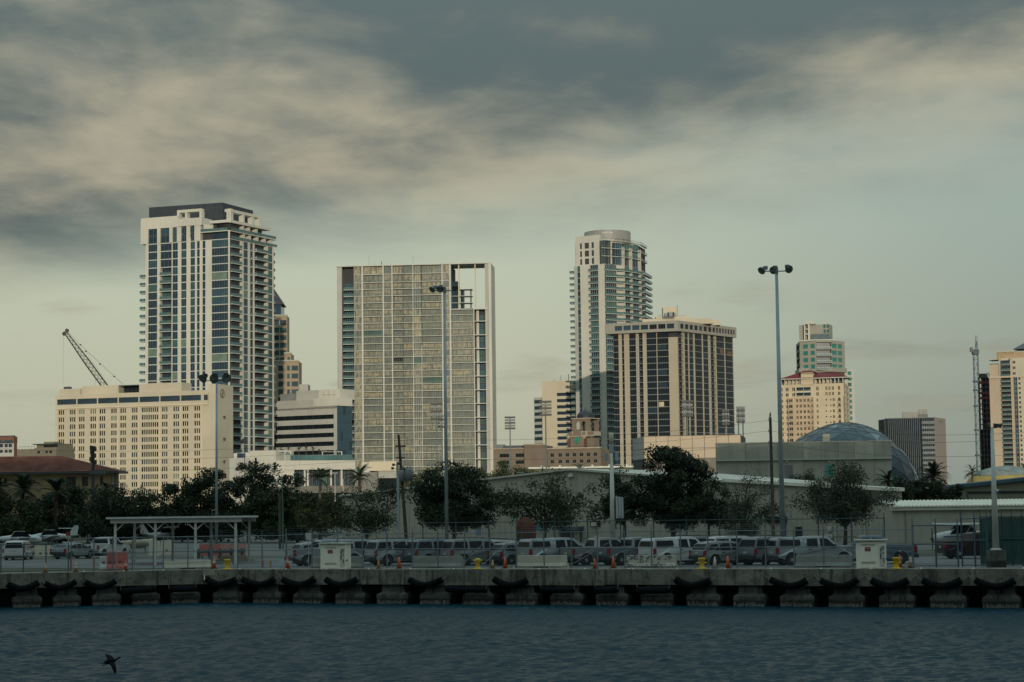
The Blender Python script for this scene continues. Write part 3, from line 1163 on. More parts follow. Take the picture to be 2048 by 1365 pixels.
# ------------------------------------------------------------------ stepped brick tower behind
def stepped():
    X = lambda c: 530 + .1757 * c
    Y_ = lambda c: 560 + .1757 * c
    Yd = 990
    F = Fac.px(X(-60), Yd, X(385), Yd, 720)
    root = bproot('stepped_tower', 'stepped tan office tower with a dark pyramid roof behind the glass tower', 'tower', F, d=-10)
    M = mat('tan precast', (0.36, 0.28, 0.19), .85, var=.1, scale=.1)
    MR = mat('dark copper roof', (0.055, 0.035, 0.04), .5)
    GB = lambda: pick((G_BLUE, 2), (G_TEAL, 2), (G_NAVY, 1))
    def blk(a, b, top, d, wins, r0, dr, n, ww=None):
        u0, u1 = F.u(X(a), 720), F.u(X(b), 720)
        zt = F.z(X(b), Y_(top))
        rows = []
        for k in range(n):
            z = F.z(X(b), Y_(r0 + dr * k))
            rows.append((z - 1.25, z + 1.25))
        rows = [r for r in rows if r[0] > DECK]
        wl = [(F.u(X(p), 720), F.u(X(q), 720)) for p, q in wins]
        punched(F, root, u0, u1, DECK, zt, wl, rows, M, GB, M_FRAMED, lambda w: 4 if w > 2.5 else 2, .3, d=d)
        body(root, M, [F.p(u0 + .05, d - .4), F.p(u1 - .02, d - .4), F.p(u1 - .02, -14), F.p(u0 + .05, -14)], DECK, zt - .1, 'core')
        F.part('parapet', root, M_GREYW, u0 - .1, u1 + .2, d - .5, d + .25, zt, zt + .6)
        return zt
    zt = blk(-60, 243, 400, -4.0, [(20, 60), (100, 150), (160, 235)], 478, 86.5, 12)
    blk(215, 295, 835, -1.5, [(250, 282)], 905, 90, 9)
    blk(-60, 385, 925, 0.0, [(20, 60), (70, 95), (150, 205), (250, 282), (302, 378)], 1005, 90, 8)
    # pyramid roof with glazed bands
    u1 = F.u(X(178), 600)
    u0 = u1 - 17
    zb, ze, za = zt + .5, F.z(X(190), Y_(268)), F.z(X(100), Y_(-60))
    F.part('roof_drum', root, G_NAVY, u0 + 1, u1 - .4, -20, -5, zb, ze)
    c = F.p((u0 + u1) / 2, -12)
    mb = MB()
    q = [F.p(u0 - .5, -4.4, ze), F.p(u1 + .7, -4.4, ze), F.p(u1 + .7, -20.5, ze), F.p(u0 - .5, -20.5, ze)]
    ap = Vector((c.x, c.y, za))
    t1 = [lerp(p, ap, .93) for p in q]
    mb.hexa(q + t1)
    mb.build('pyramid_roof', MR, root)
    for k in range(3):
        f0, f1 = .12 + k * .22, .22 + k * .22
        mb = MB()
        a, b = lerp(q[0], ap, f0), lerp(q[1], ap, f0)
        c_, d_ = lerp(q[1], ap, f1), lerp(q[0], ap, f1)
        nn = Vector((F.n.x, F.n.y, .5)) * .08
        mb.add([a + nn, b + nn, c_ + nn, d_ + nn, a, b, c_, d_], [(0, 1, 2, 3), (4, 7, 6, 5), (0, 4, 5, 1), (3, 2, 6, 7), (1, 5, 6, 2), (0, 3, 7, 4)])
        mb.build('roof_glazing', G_NAVY, root)
    F.part('annex', root, M_GREYW, F.u(X(385), 780), F.u(X(487), 780), -12, -1, DECK, F.z(X(430), Y_(1188)))


stepped()


# ------------------------------------------------------------------ white ribbon-window office
def ribbon_office():
    X = lambda c: 540 + .337 * c
    Y_ = lambda c: 500 + .337 * c
    F = Fac.px(538, 868, X(398), 850, 830)
    G = Fac.px(X(398), 850, X(487), 857, 830)
    root = bproot('office_block', 'white office block with dark ribbon windows between the glass towers', 'office', F, d=-10)
    zt = F.z(X(395), Y_(882))
    zt2 = F.z(X(380), Y_(930))
    rows, zc = [], []
    for c in (990, 1047, 1098, 1150, 1202, 1254):
        z = F.z(X(370), Y_(c))
        rows.append((z - .95, z + .95))
    punched(F, root, 0, F.w, DECK, zt2, [(.5, F.u(X(378), 830))], rows, M_GREYW, lambda: G_BLACK, M_FRAMED, 9, .5)
    # top storey
    punched(F, root, 0, F.w, zt2, zt, [(.5, F.u(X(265), 830))], [(F.z(X(250), Y_(948)), F.z(X(250), Y_(931)) - .02)], M_GREYW, lambda: G_BLACK, M_FRAMED, 8, .5, name='upper_wall')
    mb = MB()
    F.box(mb, F.u(X(262), 800), F.w + .4, -.4, .5, F.z(X(395), Y_(925)), zt + .3)
    G.box(mb, -.3, G.w * .96, -.4, .5, F.z(X(395), Y_(925)), zt + .28)
    mb.build('parapet', M_WHITE, root)
    body(root, M_GREYW, [F.p(.05, -.6), F.p(F.w - .9, -.6), G.p(.9, -.5), G.p(G.w, -.5), G.p(G.w, -10), F.p(.05, -24)], DECK, zt - .1, 'core')
    # dark glass side, in panes
    nu, nz = 5, 13
    zt_g = F.z(X(395), Y_(926))
    for i in range(nu):
        for j in range(nz):
            a, b = G.w * i / nu, G.w * (i + 1) / nu
            z0, z1 = lerp(DECK + 2, zt_g, j / nz), lerp(DECK + 2, zt_g, (j + 1) / nz)
            window(G, root, a + .01, b - .01, -.05, z0 + .01, z1 - .01, pick((G_BLUE, 3), (G_NAVY, 1)), M_FRAMED, 1, 0, .08)
    mb = MB()
    F.box(mb, F.u(X(130), 790), F.u(X(266), 790), -14, -3.2, zt, F.z(X(260), Y_(830)))
    mb.build('penthouse', M_GREYW, root)
    mb = MB()
    F.box(mb, F.u(X(266.3), 790), F.u(X(392), 790), -14, -3, zt, F.z(X(330), Y_(826)))
    mb.build('penthouse', M_WHITE, root)
    for k, c in enumerate((297, 328, 357)):
        u_, z_ = F.uz(X(c), Y_(858))
        mb = MB()
        F.box(mb, u_ - .12, u_ + .12, -3, -2.75, z_ - 2.2, z_ + 1.6)
        F.box(mb, u_ - 1.3, u_ + 1.3, -3, -2.8, z_ - .1, z_ + .12)
        mb.build('roof_brace', M_GREYW, root)
    mb = MB()
    F.box(mb, F.u(X(20), 800), F.u(X(120), 800), -12, -5, zt, F.z(X(100), Y_(850)))
    mb.build('plant_room', mat('grey metal', (.22, .23, .22), .6), root)


ribbon_office()


# ------------------------------------------------------------------ broad golden glass tower
def tower_two():
    X = lambda c: 540 + .337 * c
    Y_ = lambda c: 500 + .337 * c
    F = Fac.px(X(432), 922, X(1278), 916, 735)
    root = bproot('broad_tower', 'broad apartment tower of golden glass bays between two white end walls', 'tower', F, d=-10)
    U = lambda c: F.u(X(c), 735)
    fl = 13.75 / 4000 * 920
    zroof = F.z(X(850), Y_(92))
    zt = F.z(X(850), Y_(188))
    n = 33
    zf = [zt - fl * (n - i) for i in range(n + 1)]
    zf = [z for z in zf if z > DECK + 1]
    zcut = F.z(X(1150), Y_(352))
    body(root, M_CORE, [F.p(U(500), -1.6), F.p(U(1078), -1.6), F.p(U(1078), -18), F.p(U(500), -18)], DECK, zroof - .5, 'core')
    body(root, M_CORE, [F.p(U(1079), -1.6), F.p(U(1212), -1.6), F.p(U(1212), -18), F.p(U(1079), -18)], DECK, zcut - .1, 'core')
    body(root, M_CORE, [F.p(U(434), -3.2), F.p(U(499), -3.2), F.p(U(499), -18), F.p(U(434), -18)], DECK, zroof - .5, 'core')
    # end walls and roof plate
    F.part('end_wall', root, M_GREYW, U(400), U(429), -17, .2, DECK, zroof + .1)
    mb = MB()
    F.box(mb, U(1281), U(1303), -17, .3, DECK, zroof + .1)
    mb.build('end_wall', M_GREYW, root)
    mb = MB()
    F.box(mb, U(1303) + .01, U(1320), -16, 1.2, DECK, zroof)
    mb.build('end_wall', M_WHITE, root)
    mb = MB()
    F.box(mb, U(400) - .3, U(1308), -17, .8, zroof, zroof + .55)
    mb.build('roof_plate', M_WHITE2, root)
    F.part('end_slot', root, M_CORE, U(1214), U(1281), -18, -3.5, DECK, zcut - .1)
    # bays: (x0, x1, mullions, set-back)
    bays = [(557, 672, 11, -.9), (681, 725, 4, -.3), (733, 790, 5, -1.25), (794, 849, 5, -1.0), (905, 1022, 11, -.85)]
    gp = lambda k, c: pick((G_GOLD, 4.0 * max(0, math.sin(k * .55 + c * .013) - .45)), (G_SAGE, 4.0 * max(0, math.sin(k * .4 - c * .011 + 2) - .5)), (G_GOLD, .5 + .08 * k), (G_SAND, 2.5), (G_OLIVE, 3.4), (G_SAGE, 3.4 - .05 * k), (G_TEAL, .35), (G_TEAL, .15), (G_BLACK, .12))  # gold clusters by storey stand in for patchy warm glints
    for z in zf + [F.z(X(850), Y_(140))]:
        mb = MB()
        F.box(mb, U(548), U(1040), -1.5, .55, z - .26, z)
        mb.build('floor_slab', M_WHITE2, root)
        if z < zcut + .1:
            mb = MB()
            F.box(mb, U(1075), U(1215), -1.5, .55, z - .26, z)
            mb.build('floor_slab', M_WHITE2, root)
    zall = zf + [F.z(X(850), Y_(140)), zroof]
    for k, (z0, z1) in enumerate(zip(zall[:-1], zall[1:])):
        if z1 < 18:
            continue
        for a, b, nm, dd in bays:
            window(F, root, U(a) + .02, U(b) - .02, dd, z0 + .01, z1 - .27, gp(k, a), M_GREYW, nm, 0, .05, .08)
        if z1 < zcut + 1:
            window(F, root, U(1081), U(1210), -.55, z0 + .01, z1 - .27, gp(k, 1081), M_GREYW, 12, 0, .05, .08)
    # joined glass rails along the floors
    mb = MB()
    rb = MB()
    for z in zf:
        if z < 16:
            continue
        for a, b in ((557, 672), (681, 725), (733, 790), (794, 849), (905, 1022)):
            F.box(mb, U(a) + .1, U(b) - .1, .40, .43, z + .08, z + .95)
            F.box(rb, U(a), U(b), .38, .45, z + .96, z + 1.03)
            for q in range(rnd.randint(0, 4)):
                uu = rnd.uniform(U(a), U(b) - .8)
                F.box(rb, uu, uu + rnd.uniform(.25, .7), -.3, .2, z + .01, z + rnd.uniform(.4, .95))
        if z < zcut - 1:
            F.box(mb, U(1081), U(1210), .40, .43, z + .08, z + .95)
    G_CLR = mat('clear rail glass', (.30, .32, .24), .1, alpha=.28, var=.1)
    mb.build('glass_rails', G_CLR, root)['kind'] = 'stuff'
    rb.build('terrace_furniture', mat('dark furniture', (.03, .035, .05), .6), root)['kind'] = 'stuff'
    # vertical piers and panel strips
    for a, b, m_, zt_ in ((548, 556.5, M_WHITE2, None), (672.5, 680, M_WHITE2, None), (725.5, 732, M_WHITE2, None), (790.5, 793, M_FRAME, None), (850, 854, M_WHITE2, None),
                          (901, 904.5, M_WHITE2, 565), (1023, 1030, M_WHITE2, None), (1070, 1079, M_WHITE2, None), (1211, 1216, M_WHITE2, 352)):
        F.part('pier', root, m_, U(a), U(b), -1.5, .62, DECK, zroof if zt_ is None else F.z(X(a), Y_(zt_)))
    pm = [G_GOLD, G_SAND, G_OLIVE]
    for k, (z0, z1) in enumerate(zip(zall[:-1], zall[1:])):
        if z1 < 18:
            continue
        window(F, root, U(500), U(546), -.2, z0 + .01, z1 - .01, pick((G_GOLD, 2), (G_SAND, 3), (G_OLIVE, 1)), M_GREYW, 3, 0, .16, .05, 'panel')
        window(F, root, U(1031), U(1069), -.2, z0 + .01, z1 - .01, pick((G_GOLD, 1), (G_SAND, 3), (G_SAGE, 2)), M_GREYW, 3, 0, .22, .05, 'panel')
        if Y_(565) < 690 < 2000 and z1 < F.z(X(870), Y_(560)) and z1 > F.z(X(870), Y_(1060)):
            window(F, root, U(855), U(900), -.2, z0 + .01, z1 - .01, pick((G_GOLD, 3), (G_SAND, 2)), M_WHITE2, 4, 0, .2, .05, 'panel')
        else:
            window(F, root, U(855), U(900), -.55, z0 + .01, z1 - .27, gp(k, 1), M_WHITE2, 4, 0, .06, .11)
    # left strip with dark balconies, right strip of blue windows and double-height slabs
    for k, (z0, z1) in enumerate(zip(zf[:-1], zf[1:])):
        if z1 < 18:
            continue
        window(F, root, U(442), U(496), -2.6, z0 + .01, z1 - .27, pick((G_NAVY, 2), (G_BLUE, 2)), M_FRAME, 4, 0, .06, .1)
        balcony(F, root, U(434 if z0 < zcut else 440), U(498), -1.4, z0, 1.6, M_WHITE2, M_RAIL, G_RAILG)
        if z1 < zcut + .5:
            window(F, root, U(1242), U(1272), -2.6, z0 + .01, z1 - .27, pick((G_TEAL, 3), (G_BLUE, 2)), M_FRAME, 3, 0, .06, .1)
            window(F, root, U(1217), U(1224), -2.6, z0 + .01, z1 - .27, G_NAVY, M_FRAME, 1, 0, .06, .1)
            if k % 2 == 0:
                b = F.part('end_slab', root, M_WHITE2, U(1216.5), U(1300), -3.4, .7, z1 - .30, z1)
    F.part('end_pier', root, M_WHITE, U(1225), U(1240), -3.2, -2.2, DECK, zcut)
    mb = MB()
    F.box(mb, U(1075), U(1302), -8, .75, zcut - .3, zcut + .02)
    mb.build('terrace_slab', M_WHITE2, root)
    # open top right corner: slim columns, dark lift tower, small floors
    for c in (1125, 1222):
        F.part('slim_column', root, M_CREAM2, U(c - 3), U(c + 3), -1.2, -.4, zcut + .02, zroof)
    mb = MB()
    F.box(mb, U(1079), U(1118), -9, -1.7, zcut + .02, F.z(X(1100), Y_(185)))
    mb.build('lift_tower', G_NAVY, root)
    for k in range(1, 4):
        z = zcut + fl * k
        mb = MB()
        F.box(mb, U(1079), U(1200), -7, -1.0, z - .2, z)
        mb.build('upper_slab', M_WHITE2, root)
    for c in (1145, 1190):
        F.part('upper_post', root, M_FRAMED, U(c - 4), U(c + 4), -5, -4.4, zcut + .02, zcut + fl * 3 - .21)
    F.part('upper_core', root, G_NAVY, U(1131), U(1150), -7, -3, zcut + .02, zcut + fl * 3 - .22)
    F.part('upper_glass', root, G_NAVY, U(1020), U(1062), -3, -.7, F.z(X(1040), Y_(178)), zroof - .2)
    # roof clutter
    for c, h, w_ in ((575, 5.5, .05), (607, 2.5, .05), (650, 2.6, .18), (840, 5, .05)):
        p = F.p(U(c), -8)
        MB().tube((p.x, p.y, zroof + .5), (p.x, p.y, zroof + .5 + h), w_, n=5).build('antenna', M_FRAMED, root)
    for a, b in ((1010, 1078), (1130, 1166)):
        F.part('window_rig', root, M_FRAMED, U(a), U(b), -5, -4.4, zroof + 1.0, zroof + 1.25)
        F.part('rig_foot', root, M_FRAMED, U((a + b) / 2 - 6), U((a + b) / 2 + 6), -5, -4.3, zroof + .5, zroof + .99)


tower_two()


# ------------------------------------------------------------------ slim white tower with curved balconies
def tower_three():
    X = lambda c: 1040 + .381 * c
    Y_ = lambda c: 440 + .381 * c
    A = Fac.px(1150, 1062, 1211, 1052, 650)
    B = Fac.px(1211, 1052, 1249, 1058, 650)
    C = Fac.px(1249, 1058, 1283, 1072, 650)
    D = Fac.px(1283, 1072, 1297, 1092, 650)
    root = bproot('slim_tower', 'slim white tower with a grey roof drum and green glass balconies', 'tower', A, d=-12)
    fl = 12.57 / 4000 * 1055
    ztop = A.z(1190, Y_(235))
    zt3 = A.z(1190, Y_(110))
    nn = 30
    zf = [ztop - fl * (nn - i) for i in range(nn + 1)]
    zf = [z for z in zf if z > DECK + 1]
    bk = [A.p(0, -1.3), A.p(A.w, -1.3), B.p(B.w, -1.5), C.p(C.w, -1.6), D.p(D.w, -1.2), D.p(D.w, -14), A.p(2, -24), A.p(0, -14)]
    body(root, M_CORE, bk, DECK, zt3 - .2, 'core')
    UA = lambda c: A.u(X(c), 700)
    gl = lambda: pick((G_TEAL, 3), (G_BLUE, 2), (G_NAVY, 2))
    # flat lit wall with a window slot and a balcony slot
    for a, b, d1 in ((322, 372, 0.0), (416, 450, 0.0), (288, 305, -.3)):
        A.part('wall_pier', root, M_WHITE if a > 300 else M_GREYW, UA(a), UA(b), -2, d1, DECK, ztop)
    zw = [z for z in zf if z > 15]
    for z0, z1 in zip(zw[:-1], zw[1:]):
        window(A, root, UA(305) + .02, UA(322) - .02, -.4, z0 + .3, z1 - .02, gl(), M_WHITE2, 1, 0, .12)
        window(A, root, UA(373), UA(415), -.5, z0 + .01, z1 - .01, gl(), M_WHITE2, 4, 0, .12, .1)
        balcony(A, root, UA(370), UA(418), .02, z0, 1.0, M_WHITE2, M_RAIL, G_RAILG)
        # little balconies on the left edge
        balcony(A, root, -3.6, -1.3, -3.0, z0, 2.0, M_WHITE2, M_RAIL, G_RAILG)
        A.part('edge_pier', root, M_GREYW, -1.5, -1.2, -3.4, -3.1, z0 + .02, z1 - .26)
        # glass bay beside the wall
        window(B, root, .05, B.w * .62, -.35, z0 + .01, z1 - .28, gl(), M_WHITE2, 6, 0, .08, .1)
        balcony(B, root, -.25, B.w, .25, z0, .9, M_WHITE2, M_RAIL, G_RAILG)
        if z1 > A.z(1250, 690):
            B.part('fin', root, M_WHITE, B.w * .62 + .02, B.w * .63 + .2, -1.4, .2, z0 + .01, z1 - .26)
            B.part('party_wall', root, M_WHITE, B.w * .64, B.w * .98, -1.6, -.95, z0 + .01, z1 - .26)
            window(C, root, .1, C.w * .42, -.9, z0 + .01, z1 - .28, gl(), M_WHITE2, 3, 0, .08, .1)
            window(C, root, C.w * .5, C.w * .95, -.9, z0 + .01, z1 - .28, gl(), M_WHITE2, 3, 0, .08, .1)
            balcony(C, root, 0, C.w, .25, z0, 1.0, M_WHITE2, M_RAIL, G_RAILG)
            window(D, root, .3, D.w * .9, -.8, z0 + .01, z1 - .28, gl(), M_WHITE2, 4, 0, .08, .1)
            balcony(D, root, 0, D.w + 1.6, .4, z0, 1.9, M_WHITE2, M_RAIL, G_RAILG)
    body(root, M_CORE, [A.p(-1.2, -3.6), A.p(.3, -.6), A.p(.3, -12), A.p(-1.2, -12)], DECK, ztop, 'side_core')
    for u in (-.0, C.w * .44, C.w * .97):
        C.part('fin', root, M_WHITE, u, u + .45, -1.4, .55, DECK, zt3 - 3)
    # three set-back storeys at the top
    zs = [ztop + (zt3 - ztop) * i / 3 for i in range(4)]
    uw = [(UA(317), UA(327)), (UA(342), UA(364)), (UA(378), UA(390))]
    punched(A, root, UA(292), UA(420), ztop, zt3 + 3.2, uw, [(zs[i] + .6, zs[i + 1] - .5) for i in range(3)], M_WHITE, lambda: pick((G_GREEN, 1), (G_TEAL, 3)), M_WHITE2, 2, .3, d=-1.2, name='crown_wall')
    body(root, M_WHITE, [A.p(UA(292), -1.7), A.p(UA(420), -1.7), A.p(UA(420), -16), A.p(UA(292), -16)], ztop, zt3 + 3.1, 'crown_block')
    for i in range(3):
        window(B, root, -1.6, B.w * .35, -.8, zs[i] + .02, zs[i + 1] - .3, G_NAVY, M_WHITE2, 5, 0, .08, .08)
        window(B, root, B.w * .42, B.w, -1.1, zs[i] + .02, zs[i + 1] - .3, gl(), M_WHITE2, 5, 0, .08, .08)
        B.part('fin', root, M_WHITE, B.w * .36, B.w * .41, -1.2, -.1, zs[i] + .02, zs[i + 1] - .31)
        balcony(B, root, -1.8, B.w, -.2, zs[i + 1], .8, M_WHITE2, M_RAIL)
        window(C, root, .2, C.w, -1.4, zs[i] + .02, zs[i + 1] - .3, gl(), M_WHITE2, 6, 0, .08, .08)
        balcony(C, root, 0, C.w, -.2, zs[i + 1], .9, M_WHITE2, M_RAIL)
        balcony(D, root, 0, D.w * .8, -.4, zs[i + 1], 1.2, M_WHITE2, M_RAIL)
    # stepped parapets and the drum
    mb = MB()
    pl = [A.p(UA(336), -1.9), A.p(A.w + 1, -1.9), B.p(B.w, -1.2), C.p(C.w * .8, -2.0), C.p(C.w * .6, -10), A.p(UA(336), -12)]
    mb.prism([(p.x, p.y) for p in pl], zt3, A.z(1210, Y_(95)))
    mb.build('crown_parapet', M_WHITE, root)
    pl = [A.p(UA(300), -1.6), A.p(UA(338), -1.6), A.p(UA(338), -9), A.p(UA(300), -9)]
    pl = [B.p(2, -.9), B.p(B.w, -.7), C.p(C.w * .72, -1.2), C.p(C.w * .5, -7), B.p(2, -7)]
    MB().prism([(p.x, p.y) for p in pl], zt3 + .02, A.z(1240, Y_(108))).build('crown_parapet', M_WHITE, root)
    c = at(X(459), Y_(80), 1068)
    rad = (X(582) - X(337)) / 2 / 4000 * 1068
    zb_, zu = A.z(1210, Y_(112)), A.z(1210, Y_(46))
    mb = MB()
    mb.lathe([(rad, zb_), (rad, zu), (rad - .5, zu), (rad - .5, zu - .4)], 40, (c.x, c.y, 0))
    mb.build('roof_drum', mat('drum panel', (.30, .30, .28), .5, var=.06), root)
    mb = MB()
    for i in range(56):
        t = math.pi * 2 * i / 56
        q = Vector((c.x + math.cos(t) * rad, c.y + math.sin(t) * rad, 0))
        mb.tube((q.x, q.y, zb_), (q.x, q.y, zu), .06, n=4)
    mb.build('drum_ribs', M_FRAME, root)['kind'] = 'stuff'
    # the row of pale letters on the drum, built as small upright marks
    mb = MB()
    z0, z1 = A.z(1225, 463.8), A.z(1225, 461.0)
    for i, ch in enumerate('OVATION'):
        px = 1206.5 + i * 3.1
        p = at(px, 462, 1050)
        t = math.asin(max(-1, min(1, (p.x - c.x) / rad)))
        q = Vector((c.x + math.sin(t) * (rad + .08), c.y - math.cos(t) * (rad + .08), 0))
        tt, n_ = Vector((math.cos(t), math.sin(t), 0)), Vector((math.sin(t), -math.cos(t), 0))
        def bar(x0, y0, x1, y1, w_=.11):
            a = q + tt * x0 + Vector((0, 0, lerp(z0, z1, y0)))
            b = q + tt * x1 + Vector((0, 0, lerp(z0, z1, y1)))
            mb.tube(a, b, w_, n=4)
        S = {'O': [(-.3, 0, .3, 0), (.3, 0, .3, 1), (.3, 1, -.3, 1), (-.3, 1, -.3, 0)], 'V': [(-.3, 1, 0, 0), (0, 0, .3, 1)],
             'A': [(-.3, 0, 0, 1), (0, 1, .3, 0), (-.18, .4, .18, .4)], 'T': [(-.32, 1, .32, 1), (0, 0, 0, 1)], 'I': [(0, 0, 0, 1)],
             'N': [(-.28, 0, -.28, 1), (-.28, 1, .28, 0), (.28, 0, .28, 1)]}[ch]
        for s_ in S:
            bar(*s_)
    mb.build('roof_lettering', mat('letter white', (.75, .72, .62), .5), root)
    p = at(1203, 450, 1062)
    MB().tube((p.x, p.y, zb_), (p.x, p.y, A.z(1203, 451)), .07, n=5).build('antenna', M_RAIL, root)


tower_three()


# ------------------------------------------------------------------ dark glass tower in front of it
def dark_tower():
    X = lambda c: 1200 + .1465 * c
    Y_ = lambda c: 600 + .1465 * c
    F = Fac.px(1226, 931, 1356.5, 920, 735)
    G = Fac.px(1356.5, 920, 1467, 958, 735)
    root = bproot('dark_tower', 'dark glass tower with tan piers and a heavy top band of square windows', 'tower', F, d=-14)
    MP = mat('tan pier', (0.43, 0.37, 0.28), .85, var=.06, scale=.1)
    MS = mat('grey spandrel line', (.36, .36, .33), .7, var=.05)
    fl = 12.6 / 4000 * 922
    ztop = F.z(1340, Y_(428))
    zcor = F.z(1356, Y_(291))
    n = 27
    zf = [ztop - fl * (n - i) for i in range(n + 1)]
    zf = [z for z in zf if z > DECK + 1]
    body(root, M_CORE, [F.p(0, -1.2), F.p(F.w - .6, -1.2), G.p(.6, -1.2), G.p(G.w, -1.2), G.p(G.w, -20), F.p(0, -24)], DECK, ztop, 'core')
    UF = lambda c: F.u(X(c), 732)
    UG = lambda c: G.u(X(c), 732)
    for z in zf:
        for F_ in (F, G):
            mb = MB()
            F_.box(mb, 0 if F_ is F else .15, F_.w, -1.3, .02, z - .16, z)
            mb.build('floor_slab', MS, root)
    for a, b in ((258, 303), (333, 404), (495, 512), (588, 640), (776, 785), (941, 1066)):
        F.part('pier', root, MP, UF(a), UF(b), -1.3, .06, DECK, ztop if a < 900 else F.z(1345, Y_(510)))
    for a, b in ((1140, 1160), (1205, 1221), (1276, 1299), (1395, 1411), (1480, 1496), (1576, 1592), (1701, 1713), (1815, 1822)):
        G.part('pier', root, MP, UG(a), UG(b), -1.3, .06, DECK, ztop)
    gp = lambda: pick((G_BLACK, 3), (G_DARK, 5), (G_NAVY, .5))
    zw = [z for z in zf if z > 20]
    for k, (z0, z1) in enumerate(zip(zw[:-1], zw[1:])):
        for F_, U_, a, b, nm in ((F, UF, 405, 494, 3), (F, UF, 641, 775, 4), (F, UF, 786, 915, 4), (F, UF, 196, 257, 2), (G, UG, 1162, 1204, 2), (G, UG, 1222, 1275, 2),
                                 (G, UG, 1300, 1394, 4), (G, UG, 1412, 1479, 3), (G, UG, 1593, 1700, 5), (G, UG, 1714, 1814, 5)):
            window(F_, root, U_(a) + .02, U_(b) - .02, -.06, z0 + .01, z1 - .17, gp(), M_FRAMED, nm, 0, .07, .06)
        window(F, root, UF(513), UF(587), -1.1, z0 + .01, z1 - .17, G_BLACK, M_FRAMED, 2, 0, .07, .06)
        balcony(F, root, UF(513), UF(587), -.95, z0, .95, MS, M_RAIL, None, .15)
        F.part('party_wall', root, M_GREYW, UF(513), UF(530), -1.1, -.4, z0 + .01, z1 - .17)
        window(G, root, UG(1072), UG(1138), -1.0, z0 + .01, z1 - .17, G_BLACK, M_FRAMED, 2, 0, .07, .06)
        balcony(G, root, UG(1070), UG(1138), -.95, z0, .95, MS, M_RAIL, None, .15)
        window(G, root, UG(1497), UG(1575), -1.0, z0 + .01, z1 - .17, G_BLACK, M_FRAMED, 3, 0, .07, .06)
        balcony(G, root, UG(1497), UG(1575), -.95, z0, .95, MS, M_RAIL, None, .15)
        G.part('party_wall', root, M_GREYW, UG(1500), UG(1522), -1.1, -.3, z0 + .01, z1 - .17)
        G.part('edge_balcony', root, MS, G.w + .1, G.w + 1.5, -5, -3.4, z0 - .1, z0 + .9)
    strips(F, root, None, UF(305), UF(331), zf, -.2, G_BLACK, None, 1)
    strips(F, root, None, UF(917), UF(940), zf, -.2, G_BLACK, None, 1)
    # two windows with lit blinds
    u_, z_ = F.uz(1323, 809)
    F.part('pale_blind', root, mat('cream blind', (.62, .5, .33), .7), u_ - 1.3, u_ + 1.2, -.11, -.02, z_ - 1.2, z_ + 1.1)
    for px, py, w_ in ((1444, 703, 1.6), (1459, 708, 2.0)):
        u_, z_ = G.uz(px, py)
        G.part('brown_blind', root, mat('brown blind', (.16, .10, .06), .7), u_ - w_, u_ + w_, -.11, -.02, z_ - 1.15, z_ + 1.1)
    # top band
    MG = mat('grey band', (0.33, 0.31, 0.27), .8, var=.06)
    FB = Fac(F.p(-3.2, 1.6), F.p(F.w + .6, 1.6))
    GB = Fac(Vector((FB.b.x, FB.b.y)), G.p(G.w + 1.4, 1.2))
    hb = zcor - ztop
    rows = [(ztop + hb * .24, ztop + hb * .74)]
    ub = lambda c: FB.u(X(c), 652)
    uw = [(ub(200 + k * 118.5), ub(200 + k * 118.5 + 100)) for k in range(7)]
    punched(FB, root, 0, FB.w, ztop, zcor, uw, rows, MG, lambda: pick((G_NAVY, 2), (G_BLUE, 1), (G_BLACK, 2)), M_FRAMED, 3, .5, name='top_band')
    gs = [1097, 1162, 1226, 1289, 1352, 1415, 1478, 1538, 1585, 1626, 1666, 1704, 1742, 1780, 1816, 1846]
    uw = [(GB.u(X(a), 655), GB.u(X(a + (b - a) * .78), 655)) for a, b in zip(gs[:-1], gs[1:])]
    punched(GB, root, 0, GB.w, ztop, zcor, uw, rows, MG, lambda: pick((G_NAVY, 2), (G_BLUE, 1), (G_BLACK, 2)), M_FRAMED, 2, .5, name='top_band')
    body(root, M_CORE, [FB.p(.1, -.7), FB.p(FB.w - .7, -.7), GB.p(.8, -.7), GB.p(GB.w - .1, -.7), GB.p(GB.w - .1, -20), FB.p(.1, -24)], ztop, zcor - .3, 'band_core')
    body(root, MG, [FB.p(.02, -.02), FB.p(FB.w, -.02), GB.p(GB.w - .02, -.02), GB.p(GB.w, -19), FB.p(.02, -23)], ztop - .25, ztop - .01, 'soffit')
    body(root, MG, [FB.p(.02, -.02), FB.p(FB.w, -.02), GB.p(GB.w - .02, -.02), GB.p(GB.w, -19), FB.p(.02, -23)], zcor + .01, zcor + .2, 'roof')
    # roof: cream penthouses and clutter
    def roofbox(px0, px1, y0, y1, Yd, m, nm):
        a, b = at(px0, y1, Yd), at(px1, y1, Yd)
        mb = MB().box(a.x, b.x, Yd, Yd + 8, zcor, at((px0 + px1) / 2, y1, Yd).z)
        return mb.build(nm, m, root)
    roofbox(1285, 1425, 640, 638, 934, M_CREAM, 'penthouse')
    roofbox(1425, 1441, 640, 641, 942, M_CREAM, 'penthouse')
    roofbox(1312, 1380, 640, 633, 938, M_CREAM, 'penthouse')
    roofbox(1326, 1356, 633, 614.5, 944, M_CREAM, 'lift_house')
    for px, w_, y in ((1333, 2.0, 627), (1341, 3.0, 625), (1348, 1.5, 626)):
        p = at(px, y, 932.5)
        MB().box(p.x - w_ / 2, p.x + w_ / 2, 931, 934, at(px, 634, 933).z, p.z).build('roof_unit', M_FRAME, root)
    mb = MB()
    for px in (1320, 1326, 1340, 1354, 1368):
        p, q = at(px, 634, 931), at(px, 629, 931)
        mb.tube(p, q, .06, n=4)
    mb.tube(at(1316, 631.5, 931), at(1370, 631.5, 931), .06, n=4)
    mb.build('roof_rail', M_FRAMED, root)
